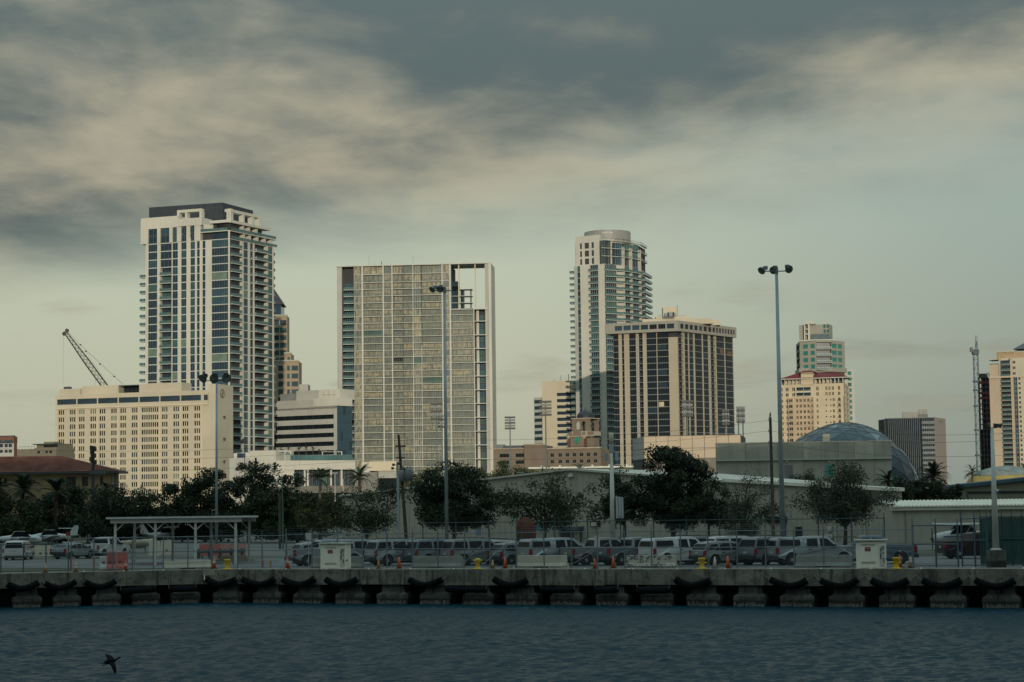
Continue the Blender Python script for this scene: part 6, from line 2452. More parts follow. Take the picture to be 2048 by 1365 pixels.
def leaves(name, centres, size, rg, m, parent, aspect=.55):
    c = np.asarray(centres, dtype=np.float32)
    n = len(c)
    a = rg.normal(size=(n, 3)).astype(np.float32)
    a /= np.linalg.norm(a, axis=1, keepdims=True)
    b = rg.normal(size=(n, 3)).astype(np.float32)
    b -= a * (a * b).sum(1, keepdims=True)
    b /= np.linalg.norm(b, axis=1, keepdims=True)
    s = (size * (.6 + .8 * rg.rand(n, 1))).astype(np.float32)
    a *= s
    b *= s * aspect
    V_ = np.stack([c - a, c - b * .9 + a * .15, c + a, c + b * .9 - a * .1], 1).reshape(-1, 3)
    V_ -= np.array(WO[parent.name], dtype=np.float32)
    me = bpy.data.meshes.new(name)
    me.vertices.add(4 * n)
    me.vertices.foreach_set('co', V_.ravel())
    me.loops.add(4 * n)
    me.loops.foreach_set('vertex_index', np.arange(4 * n, dtype=np.int32))
    me.polygons.add(n)
    me.polygons.foreach_set('loop_start', np.arange(0, 4 * n, 4, dtype=np.int32))
    me.update(calc_edges=True)
    me.materials.append(m)
    return inst(name, me, parent)


def tree(label, px, Y, l, r, top, bot, dens=1.0, m=LEAF_D, seed=1, leaf=.16, fork=None, cl=None, name='oak_tree', spread=1.0, shell=.5, lean=0.0, ncl=60, per=110, flat=.55, group=None):
    rg = np.random.RandomState(seed)
    base = at(px, 1080, Y)
    root = thing(name, label, 'tree', (base.x, Y, DECK), group)
    l, r, bot = l - (r - l) * .05, r + (r - l) * .05, bot + 5
    per, leaf = per * 1.6, leaf * .86
    xl, xr = at(l, 1000, Y).x, at(r, 1000, Y).x
    zt, zb = hat((l + r) / 2, top, Y), hat((l + r) / 2, bot, Y)
    cx, rx = (xl + xr) / 2, (xr - xl) / 2
    ry = rx * .85
    cz, rz_ = lerp(zb, zt, .36), (zt - zb)
    # clump centres: an uneven dome
    cs = []
    while len(cs) < ncl:
        v = rg.normal(size=3)
        v /= np.linalg.norm(v)
        rr = rg.rand() ** shell
        ang = math.atan2(v[1], v[0])
        wob = 1 + .16 * math.sin(3 * ang + seed) + .10 * math.sin(5 * ang + 2 * seed) + .12 * math.sin(4 * v[2] * 2 + seed)
        zz_ = v[2] * rr
        zw = cz + (zz_ * (rz_ * .64) if zz_ > 0 else zz_ * rz_ * .36)
        cs.append((cx + v[0] * rr * rx * wob * .95, Y + v[1] * rr * ry * wob, zw))
    cs = np.array(cs)
    cr = (rx * 2 / math.sqrt(ncl)) * .95 * spread
    pts = []
    for c in cs:
        k = int(per * dens * (.5 + rg.rand()))
        d = rg.normal(size=(k, 3))
        d /= np.linalg.norm(d, axis=1, keepdims=True) + 1e-6
        d *= (rg.rand(k, 1) ** .45) * cr * (.7 + .6 * rg.rand())
        d[:, 2] *= flat + .25
        pts.append(c + d)
    pts = np.concatenate(pts)
    pts = pts[pts[:, 2] > DECK + .3]
    leaves('crown', pts, leaf, rg, m, root)
    # trunk and limbs
    fz = DECK + (fork if fork else (zb - DECK) * .75)
    tr = max(.14, (zt - DECK) * .024)
    b0 = Vector((base.x, Y, DECK - .1))
    f0 = Vector((base.x + lean, Y, fz))
    mb = MB()
    mb.smooth = True
    mid = lerp(b0, f0, .5) + Vector((rg.uniform(-.1, .1), 0, 0))
    mb.tube(b0, mid, tr * 1.25, tr, 9).tube(mid, f0, tr, tr * .9, 9)
    mb.build('trunk', BARK, root)
    lm = MB()
    order = rg.permutation(len(cs))
    heads = []
    for i in order[:9]:
        e = Vector(cs[i])
        h = lerp(f0, e, .55) + Vector((rg.uniform(-.3, .3), rg.uniform(-.3, .3), (e.z - f0.z) * .12))
        lm.tube(f0 - Vector((0, 0, .15)), h, tr * .55, tr * .34, 6).tube(h, e, tr * .34, tr * .12, 5)
        heads.append((h, tr * .3))
        heads.append((lerp(h, e, .5), tr * .22))
    for i in order[9:]:
        e = Vector(cs[i])
        h, rr = min(heads, key=lambda q: (q[0] - e).length)
        q = lerp(h, e, .5) + Vector((rg.uniform(-.2, .2), rg.uniform(-.2, .2), rg.uniform(-.1, .25)))
        lm.tube(h, q, rr * .6, rr * .4, 4).tube(q, e, rr * .4, rr * .12, 4)
        for _ in range(2):
            e2 = e + Vector(rg.normal(size=3)) * cr * .5
            lm.tube(q, e2, rr * .3, rr * .08, 3)
    lm.build('limbs', BARK, root)
    return root


tree('large dark dense tree rising in front of the tan panelled hall', 1346, 205, 1252, 1434, 893, 1050, 1.35, LEAF_D, 11, .17, 2.6, ncl=110, per=130, shell=.42)
tree('dark tree leaning out left of the slim white mast pole', 1246, 212, 1176, 1290, 938, 1046, .75, LEAF_D, 12, .16, 2.4, ncl=46, lean=.2)
tree('dark tree filling the gap right of the largest tree', 1418, 216, 1376, 1478, 958, 1052, .9, LEAF_D, 13, .16, 2.4, ncl=46)
tree('round feathery grey-green tree in front of the concrete museum', 1690, 195, 1606, 1784, 934, 1036, 1.0, LEAF_F, 14, .115, 2.1, ncl=90, per=170, spread=1.25, lean=.1, shell=.55)
tree('thin half-bare tree beside the wooden utility pole', 1486, 200, 1424, 1566, 946, 1046, .42, LEAF_F, 15, .115, 2.0, ncl=60, per=100, spread=1.1)
tree('low leafy bush-like tree under the half-bare tree', 1484, 192, 1450, 1524, 1028, 1082, .9, LEAF_M, 16, .12, .5, ncl=30, per=110)
tree('airy dark tree right of centre with an open forked trunk', 1090, 190, 1004, 1182, 950, 1052, .72, LEAF_M, 17, .14, 2.3, ncl=64, per=110)
tree('broad dark tree behind the tall grey lamp post', 908, 202, 806, 1008, 928, 1054, 1.15, LEAF_D, 18, .16, 2.3, ncl=105, per=120, shell=.46)
tree('loose olive tree left of the leaning utility pole', 734, 212, 664, 806, 960, 1066, .62, LEAF_M, 19, .14, 1.8, ncl=60, per=105)
tree('small olive-yellow tree left of the loose olive tree', 640, 236, 588, 694, 975, 1064, .9, LEAF_Y, 20, .15, 1.8, ncl=44)
for k, (px, Y, l, r, t, b, lab) in enumerate((
        (20, 300, -70, 92, 990, 1072, 'dark tree cut by the left edge of the picture'),
        (120, 310, 58, 196, 968, 1068, 'dark tree behind the low-wing aircraft on the left'),
        (222, 300, 160, 300, 984, 1064, 'dark tree behind the left end of the white shelter'),
        (320, 305, 262, 392, 968, 1064, 'dark tree behind the middle of the white shelter'),
        (410, 300, 352, 476, 944, 1064, 'dark tree left of the lamp post in front of the hotel'),
        (498, 290, 440, 582, 930, 1066, 'tallest dark tree of the left clump, below the podium'),
        (566, 280, 520, 630, 958, 1066, 'dark tree behind the thin green post'))):
    tree(lab, px, Y, l - 14, r + 14, t - 4, b + 14, 1.2, LEAF_D if k % 3 else LEAF_M, 30 + k, .22, 2.0, ncl=100, per=125, shell=.45, group='dark trees along the airfield')
for k, (px, Y, l, r, t, b, lab) in enumerate((
        (858, 400, 812, 902, 934, 985, 'dark tree behind the warehouse, left of the tall grey lamp post'),
        (940, 405, 890, 990, 930, 990, 'dark tree behind the warehouse below the broad tower'),
        (1004, 410, 968, 1050, 926, 985, 'dark tree behind the warehouse at the foot of the broad tower'),
        (1052, 410, 1020, 1092, 934, 982, 'dark tree behind the warehouse beside the low white-edged block'))):
    tree(lab, px, Y, l, r, t, b, 1.0, LEAF_M, 50 + k, .24, 3.0, ncl=40, per=100, group='dark trees behind the warehouse')
for k, (px, Y, l, r, t, b, lab) in enumerate((
        (1806, 262, 1770, 1846, 952, 1030, 'dark tree under the right side of the glass bubble'),
        (1850, 268, 1816, 1890, 944, 1030, 'dark tree between the museum and the hangar'),
        (1894, 266, 1862, 1926, 954, 1030, 'dark tree against the left end of the hangar'))):
    tree(lab, px, Y, l, r, t, b, 1.25, LEAF_D, 60 + k, .17, 1.5, ncl=44, per=130, group='dark trees behind the low shed')
tree('small dark shrub against the museum wall beside the grey door', 1606, 300, 1582, 1634, 944, 975, .8, LEAF_M, 70, .15, 2.0, ncl=24, per=90, name='shrub')

# ------------------------------------------------------------------ palms
FROND = []
for v in range(2):
    mb = MB()
    rgp = random.Random(v + 5)
    Lf = 1.0
    pts = []
    for i in range(9):
        t = i / 8
        pts.append(Vector((t * (1 - .12 * t * t), 0, .30 * t - .52 * t * t - .10 * t ** 3)))
    for i in range(8):
        mb.tube(pts[i], pts[i + 1], .012 * (1 - i / 10), .012 * (1 - (i + 1) / 10), 3, False)
    for i in range(30):
        t = .12 + .88 * i / 30
        f = t * 8
        k = min(7, int(f))
        p = lerp(pts[k], pts[k + 1], f - k)
        ll = .20 * math.sin(math.pi * (.14 + .80 * t)) * rgp.uniform(.85, 1.1)
        for s in (-1, 1):
            q = p + Vector((ll * .62, s * ll * .72, -ll * .30 + .02))
            wv = Vector((.022, s * -.012, 0))
            mb.add([p, p + wv, q, q - wv * .1], [(0, 1, 2, 3)])
    FROND.append(mb.mesh('frond', LEAF_P))


def palm(label, px, cy, Y, rpx, seed, n=34, zbase=DECK, group=None, name='palm_tree'):
    rg = random.Random(seed)
    c = at(px, cy, Y)
    rad = rpx / FPX * Y
    root = thing(name, label, 'palm', (c.x, Y, zbase), group)
    mb = MB()
    tr = max(.12, rad * .085)
    mb.tube((c.x, Y, zbase), (c.x, Y, c.z - rad * .12), tr * 1.1, tr, 8).tube((c.x, Y, c.z - rad * .12), (c.x, Y, c.z + .05 * rad), tr * 1.4, tr * .8, 8)
    mb.build('trunk', BARK2, root)
    for i in range(n):
        o = inst('frond', FROND[i % 2], root, Vector((c.x, Y, c.z)) - WO[root.name])
        o.rotation_euler = (rg.uniform(-.25, .25), -R(rg.uniform(-30, 72)), 2.399 * i + rg.uniform(-.2, .2))
        s = rad * rg.uniform(.92, 1.12)
        o.scale = (s, s, s)
    return root


palm('tall date palm in front of the glazed podium recess', 640, 958, 410, 34, 1, 40)
palm('tall date palm at the right end of the podium', 719, 956, 400, 34, 2, 40)
palm('date palm behind the transformers of the leaning utility pole', 815, 958, 395, 30, 3, 34)
palm('big date palm in front of the red-roofed house', 45, 982, 300, 46, 4, 44)
palm('date palm right of the big one before the red-roofed house', 112, 985, 305, 40, 5, 40)
palm('small palm in front of the right end of the red-roofed house', 212, 978, 318, 22, 6, 26)
palm('small palm beside the porch of the red-roofed house', 190, 985, 312, 20, 61, 24)
palm('date palm cut by the left edge of the picture', -6, 980, 296, 36, 62, 36)
palm('date palm against the right corner of the museum', 1776, 962, 300, 34, 7, 40)
palm('broad date palm in front of the dark finned office', 1866, 955, 320, 42, 8, 44)
palm('palm left of the painted dome', 1944, 945, 400, 22, 9, 30)
palm('palm half hidden by the warehouse roof below the clock tower', 1160, 942, 420, 24, 10, 30)
palm('dark palm at the right edge above the hangar', 2052, 940, 420, 20, 101, 30)
for k, (px, cy, r_) in enumerate(((548, 897, 8), (562, 899, 9), (577, 898, 9), (598, 899, 10), (612, 899, 10), (626, 899, 9), (638, 902, 6), (657, 905, 7), (674, 906, 8))):
    zb = at(px, 921, 712).z
    palm(['leftmost small palm on the podium roof terrace', 'second small palm from the left on the podium terrace', 'third small palm from the left on the podium terrace',
          'fourth small palm from the left on the podium terrace', 'fifth small palm from the left on the podium terrace', 'sixth small palm from the left on the podium terrace',
          'smallest palm on the podium terrace', 'second palm from the right on the podium terrace', 'rightmost small palm on the podium terrace'][k],
         px, cy, 712, r_, 80 + k, 16, zb, 'palms on the podium terrace')

# ================================================================== POLES AND LAMPS
M_STEEL = mat('galvanised steel', (.31, .365, .385), .55, .3, var=.12, scale=.5)
M_LAMPD = mat('lamp housing dark', (.022, .028, .03), .5)
M_LAMPG = mat('lamp housing grey', (.15, .185, .185), .5)
M_LENS = mat('lamp lens', (.12, .14, .13), .15)
M_WOOD = mat('weathered pole wood', (.075, .065, .05), .95, var=.25, scale=1.5, bump=.4)
M_WPAINT = mat('white pole paint', (.52, .52, .47), .6, var=.08, streak=.2)


def floodlight(root, c, aim, r, housing):
    """bell-shaped floodlight at c looking along aim"""
    aim = Vector(aim).normalized()
    z = aim
    x = z.orthogonal().normalized()
    y = z.cross(x)
    mm = Matrix((x, y, z)).transposed()
    prof = [(.28, -1.5), (.45, -1.45), (.5, -.9), (.72, -.6), (.96, -.12), (1.02, 0.05), (.95, .05), (.90, -.05)]
    mb = MB()
    mb.smooth = True
    mb.lathe([(a * r, b * r) for a, b in prof], 18)
    mb.v = [tuple(mm @ Vector(p) + Vector(c)) for p in mb.v]
    o = mb.build('floodlight', housing, root)
    mb = MB().lathe([(.88 * r, -.06 * r), (.86 * r, .0)], 18)
    mb.v = [tuple(mm @ Vector(p) + Vector(c)) for p in mb.v]
    mb.shift(WO[o.name])
    inst('lens', mb.mesh('lens', M_LENS), o)
    return o


def mast(label, px, py, Y, r0, r1, heads, housing, pxb=None, polem=M_STEEL, arm=True):
    t = at(px, py, Y)
    root = thing('light_mast', label, 'lamp post', (t.x, Y, DECK), None)
    mb = MB()
    mb.smooth = True
    mb.tube((t.x, Y, DECK), (t.x, Y, t.z), r0, r1, 14)
    mb.build('pole', polem, root)
    mb = MB()
    mb.tube((t.x, Y, t.z - .2), (t.x, Y, t.z + .35), r1 * 1.2, n=10)
    pts = [at(hx, hy, Y) for hx, hy, a, r in heads]
    for p in pts:
        mb.path([Vector((t.x, Y, t.z)), Vector((lerp(t.x, p.x, .75), Y, t.z + .02)), Vector((p.x, Y + .05, p.z + .02))], .05, 6)
    mb.build('cross_arm', housing, root)
    for (hx, hy, aim, r), p in zip(heads, pts):
        floodlight(root, p, aim, r, housing)
        MB().box(p.x - r * .5 + aim[0] * -.6, p.x + r * .5 + aim[0] * -.6, Y - .15, Y + .25, p.z + r * .3, p.z + r * 1.1).build('ballast', housing, root)
    return root


mast('tall grey three-lamp mast in front of the hotel end wall', 433.2, 762, 267, .20, .12,
     [(405, 758, (-.5, -.7, -.6), .62), (428, 757.5, (-.25, -1, -.15), .62), (453, 757, (.1, -1, -.05), .62)], M_LAMPD)
mast('tall grey three-lamp mast in front of the broad golden tower', 889, 582, 190, .18, .11,
     [(864, 580, (-.6, -.6, -.7), .33), (880, 579, (-.2, -.8, -.7), .36), (910, 577, (.2, -.8, -.7), .33)], M_LAMPG)
mast('tallest grey three-lamp mast standing against the sky on the right', 1553, 543, 175, .24, .13,
     [(1523, 542, (-.6, -.6, -.6), .36), (1547, 541, (-.25, -.9, -.4), .36), (1578, 539, (.25, -.9, -.4), .36)], M_LAMPG)


def quay_mast():
    p = quay(1992, 3.6)
    Y = p.y
    t = at(1985, 855, Y)
    root = thing('light_mast', 'white tapered light mast on a concrete block at the right end of the quay', 'lamp post', (p.x, p.y, DECK))
    mb = MB()
    mb.smooth = True
    mb.tube((p.x, Y, DECK + 1.05), (p.x, Y, t.z), .21, .10, 14)
    mb.build('pole', M_WPAINT, root)
    mb = MB().prism([(p.x - .5, Y - .5), (p.x + .5, Y - .5), (p.x + .5, Y + .5), (p.x - .5, Y + .5)], DECK, DECK + 1.05)
    mb.build('base_block', M_CONC2, root)
    MB().lathe([(.34, 0), (.34, .06), (.26, .1)], 14, (p.x, Y, DECK + 1.05)).build('base_flange', M_WPAINT, root)
    mb = MB().tube((p.x - .3, Y, t.z - .05), (p.x + .6, Y, t.z + .02), .04, n=6)
    mb.build('cross_arm', M_LAMPD, root)
    for dx_, aim in ((-.28, (-.5, -.6, -.5)), (.22, (.2, -.8, -.5)), (.55, (.7, -.5, -.4))):
        floodlight(root, (p.x + dx_, Y - .05, t.z + .08), aim, .16, M_LAMPD)
    q = at(1992, 983, Y)
    floodlight(root, (p.x + .25, Y - .2, q.z), (.6, -.6, -.5), .12, M_WPAINT)


quay_mast()


def lattice_bank(label, px, py, Y, rows, per, wpx, hpx, polebot, twin=False):
    """stadium light tower: a pole and rows of small lamps, each row a part"""
    c = at(px, py, Y)
    root = thing('stadium_light', label, 'floodlight', (c.x, Y, DECK), 'stadium light towers in front of the skyline')
    s = Y / FPX
    w_, h_ = wpx * s, hpx * s
    mb = MB()
    for dx_ in ((-.4, .4) if twin else (0,)):
        mb.tube((c.x + dx_ * w_, Y, DECK), (c.x + dx_ * w_ * .6, Y, c.z + h_ / 2), .32, .18, 8)
    mb.build('pole', M_LAMPG, root)
    for j in range(rows):
        z = c.z - h_ / 2 + h_ * j / max(1, rows - 1)
        mb = MB().tube((c.x - w_ / 2, Y - .3, z), (c.x + w_ / 2, Y - .3, z), .07, n=4)
        for i in range(per):
            x = c.x - w_ / 2 + w_ * (i + .5) / per
            mb.lathe([(.12, .25), (.34, -.15), (.30, -.35)], 8, (x, Y - .45, z + .32), 'y')
        mb.build('lamp_row', M_LAMPG if j % 2 else M_LAMPD, root)
    return root


lattice_bank('stadium light tower standing alone against the sky right of the broad tower', 1020, 848, 700, 5, 7, 21, 22, 895)
lattice_bank('stadium light tower in front of the striped office', 1091, 819, 600, 5, 7, 24, 26, 935)
lattice_bank('stadium light tower in front of the lower right of the broad tower', 873, 825, 640, 5, 7, 24, 30, 935)
lattice_bank('smaller stadium light tower just left of the second three-lamp mast', 884, 845, 660, 4, 5, 16, 22, 935)
lattice_bank('stadium light tower in front of the right face of the dark tower', 1374, 820, 520, 5, 6, 22, 28, 872)
lattice_bank('slender stadium light tower near the right corner of the dark tower', 1451, 838, 520, 5, 4, 14, 26, 872)
lattice_bank('twin-legged stadium light tower against the sky right of the dark tower', 1481, 832, 540, 6, 5, 17, 28, 872, True)


def utility():
    # wooden pole with a bird on top
    Y = 186
    t, b = at(1540.5, 835, Y), at(1547, 1078, Y)
    root = thing('utility_pole', 'old wooden utility pole with insulators left of the tallest mast', 'utility pole', (b.x, Y, DECK))
    MB().tube((b.x, Y, DECK), (t.x, Y, t.z), .19, .13, 10).build('pole', M_WOOD, root)
    for py in (839, 861, 884):
        q = at(1538, py, Y)
        mb = MB().lathe([(.04, -.2), (.09, -.12), (.05, -.05), (.09, .02), (.03, .1)], 8, (q.x, Y - .1, q.z))
        mb.build('insulator', mat('pale insulator', (.3, .31, .3), .3), root)
    # bird perched on the pole
    bp = at(1540.5, 832, Y)
    bird = thing('perched_bird', 'small dark bird perched on the wooden utility pole', 'bird', (bp.x, Y, t.z))
    mb = MB()
    mb.smooth = True
    mb.lathe([(.015, -.20), (.06, -.1), (.085, .03), (.06, .13), (.045, .17), (.05, .22), (.03, .27), (.01, .28)], 10, (bp.x, Y, t.z + .2))
    mb.tube((bp.x + .03, Y, t.z + .43), (bp.x + .13, Y, t.z + .42), .018, .004, 5)
    mb.tube((bp.x - .03, Y, t.z + .1), (bp.x - .14, Y, t.z - .05), .04, .015, 5)
    mb.build('body', mat('dark feather', (.012, .012, .014), .8), bird)
    # leaning pole with two transformers
    Y = 205
    t, b = at(797, 870, Y), at(814, 1075, Y)
    r2 = thing('utility_pole', 'leaning dark utility pole carrying two grey transformers', 'utility pole', (b.x, Y, DECK))
    MB().tube((b.x, Y, DECK), (t.x, Y, t.z), .20, .13, 9).build('pole', M_WOOD, r2)
    for px, py in ((802, 953), (818, 949)):
        q = at(px, py, Y)
        mb = MB()
        mb.smooth = True
        mb.lathe([(.05, .62), (.3, .58), (.36, .5), (.36, -.5), (.3, -.56)], 14, (q.x, Y - .3, q.z))
        mb.tube((q.x - .12, Y - .3, q.z + .6), (q.x - .12, Y - .3, q.z + .85), .05, n=6).tube((q.x + .12, Y - .3, q.z + .6), (q.x + .12, Y - .3, q.z + .85), .05, n=6)
        mb.build('transformer', mat('transformer grey', (.17, .19, .19), .5), r2)
    for py, wl in ((893, .55), (916, .45)):
        q = at(801, py, Y)
        MB().box(q.x - wl, q.x + wl, Y - .2, Y - .05, q.z - .07, q.z + .07).build('cross_arm', M_WOOD, r2)
    # grey steel pole beside it
    Y = 198
    t, b = at(794.5, 924, Y), at(799, 1090, Y)
    r3 = thing('service_pole', 'slim grey steel pole beside the leaning utility pole', 'utility pole', (b.x, Y, DECK))
    MB().tube((b.x, Y, DECK), (t.x, Y, t.z), .14, .11, 10).build('pole', M_STEEL, r3)
    mb = MB()
    q = at(793, 930, Y)
    for dz_, dx_ in ((0, -.3), (-.35, -.4), (.1, .25)):
        mb.box(q.x + dx_ - .12, q.x + dx_ + .12, Y - .15, Y + .1, q.z + dz_ - .12, q.z + dz_ + .12)
        mb.tube((q.x, Y, q.z + dz_), (q.x + dx_, Y, q.z + dz_), .03, n=5)
    mb.build('bracket', M_LAMPD, r3)
    # thin green post and wooden pole on the left
    Y = 225
    t, b = at(564.5, 958, Y), at(566, 1075, Y)
    r4 = thing('thin_post', 'thin green steel post in front of the left tree clump', 'lamp post', (b.x, Y, DECK))
    MB().tube((b.x, Y, DECK), (t.x, Y, t.z), .10, .07, 8).build('pole', mat('green post', (.05, .12, .09), .5), r4)
    q = at(552, 967, Y)
    mb = MB().path([Vector((t.x, Y, t.z)), Vector((lerp(t.x, q.x, .5), Y, t.z + .1)), Vector((q.x, Y, q.z + .1))], .05, 6)
    mb.box(q.x - .5, q.x + .25, Y - .12, Y + .12, q.z - .05, q.z + .12)
    mb.build('lamp_head', mat('pale lamp head', (.4, .4, .37), .5), r4)
    t, b = at(559, 986, Y + 2), at(560, 1075, Y + 2)
    r5 = thing('wooden_post', 'short grey wooden post beside the thin green post', 'utility pole', (b.x, Y + 2, DECK))
    MB().tube((b.x, Y + 2, DECK), (t.x, Y + 2, t.z), .16, .13, 8).build('pole', M_WOOD, r5)
    # white cell monopole with canister top
    Y = 184
    b = at(1228, 1078, Y)
    t = at(1220, 866, Y)
    r6 = thing('cell_mast', 'white mast pole with a pale canister top beside the largest tree', 'mast', (b.x, Y, DECK))
    xx = lerp(t.x, b.x, .5)
    z1, z2, z3 = hat(1221, 905, Y), hat(1221, 888, Y), t.z
    mb = MB()
    mb.smooth = True
    mb.tube((xx, Y, DECK), (xx, Y, z1), .26, .16, 14)
    mb.build('pole', M_WPAINT, r6)
    MB().tube((xx, Y, z1), (xx, Y, z2), .21, n=14).build('collar', M_STEEL, r6)
    mb = MB()
    mb.smooth = True
    mb.lathe([(.22, 0), (.22, z3 - z2 - .1), (.18, z3 - z2)], 16, (xx, Y, z2))
    mb.build('canister', mat('pale yellow canister', (.60, .57, .40), .6), r6)
    for s_, w_ in ((-1, .28), (1, .34)):
        MB().box(xx + s_ * .48 - w_ / 2, xx + s_ * .48 + w_ / 2, Y - .2, Y + .2, hat(1221, 922, Y), hat(1221, 906, Y)).build('antenna_panel', M_STEEL, r6)
    for i in range(3):
        x0 = xx + .32 + .24 * i
        MB().box(x0, x0 + .2, Y - .3, Y + .25, hat(1235, 1037, Y), hat(1235, 993 + i, Y)).build('equipment_cabinet', mat('pale steel cabinet', (.36, .40, .40), .5), r6)
    # dark antenna mast on the left
    Y = 325
    t, b = at(184, 893, Y), at(186, 985, Y)
    r7 = thing('antenna_mast', 'dark antenna mast in front of the hotel and the red roof', 'mast', (b.x, Y, DECK))
    MB().tube((b.x, Y, DECK), (b.x, Y, t.z), .3, .22, 9).build('pole', M_LAMPD, r7)
    for k, (py, dx_) in enumerate(((896, -.3), (899, .35), (905, -.25), (912, .3), (919, -.35), (925, .4), (932, .1))):
        q = hat(185, py, Y)
        MB().box(b.x + dx_ - .22, b.x + dx_ + .22, Y - .35, Y - .05, q - .35, q + .35).build('antenna_panel', mat('dark green panel', (.035, .05, .045), .6), r7)
    MB().box(b.x - .5, b.x + 1.9, Y - .3, Y + .3, hat(190, 949, Y), hat(190, 941, Y)).build('platform', mat('blue grey platform', (.07, .09, .10), .6), r7)


utility()


def street_lamps():
    for k, (px, py, Y, lab) in enumerate(((1040, 946, 330, 'white twin-headed parking lamp above the warehouse roof, left of the next one'), (1080, 948, 330, 'white twin-headed parking lamp above the warehouse roof, nearer its peak'),
                                          (670, 947, 430, 'white twin-headed lamp between the two tall date palms'), (686, 960, 430, 'low white lamp beside the right tall date palm'),
                                          (859, 957, 330, 'small white lamp left of the tall grey mast'))):
        t = at(px, py, Y)
        root = thing('parking_lamp', lab, 'lamp post', (t.x, Y, DECK), 'white parking lamps')
        MB().tube((t.x, Y, DECK), (t.x, Y, t.z), .09, .07, 7).build('pole', M_WPAINT, root)
        w_ = .55 if k < 3 else .15
        for s_ in (-1, 1):
            MB().box(t.x + s_ * .08, t.x + s_ * w_, Y - .18, Y + .18, t.z - .02, t.z + .12).build('lamp_head', M_WPAINT, root)
    # dark shaded lamp in front of the podium
    t = at(483, 884, 650)
    root = thing('shaded_lamp', 'dark bell-shaped lamp head beside the hotel end wall', 'lamp post', (t.x, 650, DECK))
    floodlight(root, t, (-.5, -.4, -.7), .85, M_LAMPD)
    MB().tube((t.x + 1.0, 650, DECK), (t.x + 1.0, 650, t.z + .3), .12, n=7).build('pole', M_LAMPD, root)


street_lamps()

# overhead wires between the poles
M_WIRE = mat('wire', (.03, .032, .034), .6)
for k, (a, b, lab) in enumerate((((1540, 841, 186), (2100, 862, 150), 'top overhead wire from the wooden utility pole to the right edge'),
                                 ((1540, 862, 186), (2100, 873, 150), 'middle overhead wire from the wooden utility pole to the right edge'),
                                 ((1540, 885, 186), (2100, 905, 150), 'lowest overhead wire from the wooden utility pole to the right edge'),
                                 ((798, 878, 205), (1540, 841, 186), 'top overhead wire between the leaning pole and the wooden pole'),
                                 ((799, 893, 205), (1540, 862, 186), 'middle overhead wire between the leaning pole and the wooden pole'),
                                 ((801, 916, 205), (1540, 885, 186), 'lowest overhead wire between the leaning pole and the wooden pole'),
                                 ((-20, 897, 240), (798, 878, 205), 'top overhead wire running left across the hotel'),
                                 ((-20, 915, 240), (799, 893, 205), 'middle overhead wire running left across the hotel'),
                                 ((-20, 935, 240), (801, 916, 205), 'lowest overhead wire running left across the hotel'))):
    p, q = at(*a), at(*b)
    mb = MB()
    pts = [lerp(p, q, i / 16) - Vector((0, 0, 3.0 * (i / 16) * (1 - i / 16))) for i in range(17)]
    mb.path(pts, .014, 4)
    mb.make('power_line', M_WIRE, lab, 'wire', 'overhead wires')


# ================================================================== FOREGROUND
# ------------------------------------------------------------------ vehicles
M_SILVER = mat('silver car paint', (.25, .28, .29), .32, .3, var=.05, scale=.8)
M_SILVER2 = mat('grey silver car paint', (.15, .175, .19), .32, .3, var=.05, scale=.8)
M_WCAR = mat('white car paint', (.44, .455, .44), .35, 0, var=.04)
M_BLUEG = mat('blue grey car paint', (.11, .15, .185), .32, .3, var=.05)
M_PEWT = mat('pewter car paint', (.19, .205, .20), .32, .3, var=.05)
M_STEELB = mat('steel blue car paint', (.14, .18, .21), .3, .35, var=.05)
M_CGLASS = mat('car glass', (.005, .007, .010), .12, spec=.12)
M_TYRE = mat('tyre rubber', (.012, .012, .013), .85)
M_RIM = mat('alloy rim', (.30, .31, .31), .4, .5)
M_TRIM = mat('black car trim', (.018, .02, .022), .6)
M_RED = mat('red lamp lens', (.20, .012, .014), .25)
M_CLR = mat('clear lamp lens', (.45, .46, .45), .15)
M_PLATE = mat('licence plate', (.42, .44, .42), .5)

wheel_me, rim_me = {}, {}


def wheels(r, wd):
    k = (r, wd)
    if k not in wheel_me:
        mb = MB()
        mb.smooth = True
        mb.lathe([(r * .62, -wd / 2), (r * .9, -wd / 2), (r, -wd * .36), (r, wd * .36), (r * .9, wd / 2), (r * .62, wd / 2)], 22, (0, 0, 0), 'y')
        wheel_me[k] = mb.mesh('wheel', M_TYRE)
        mb = MB()
        mb.lathe([(r * .16, -wd * .52), (r * .6, -wd * .46), (r * .62, -wd * .2), (r * .62, wd * .2), (r * .6, wd * .46), (r * .16, wd * .52)], 16, (0, 0, 0), 'y')
        mb.mi = 1
        for i in range(5):
            a = 2 * math.pi * i / 5
            for s in (-1, 1):
                y = s * wd * .505
                c, d = Vector((math.cos(a + .35) * r * .38, y, math.sin(a + .35) * r * .38)), r * .11
                mb.box(c.x - d, c.x + d, min(y, y - s * .02), max(y, y - s * .02), c.z - d, c.z + d)
        rim_me[k] = mb.mesh('rim', [M_RIM, M_TRIM])
    return wheel_me[k], rim_me[k]


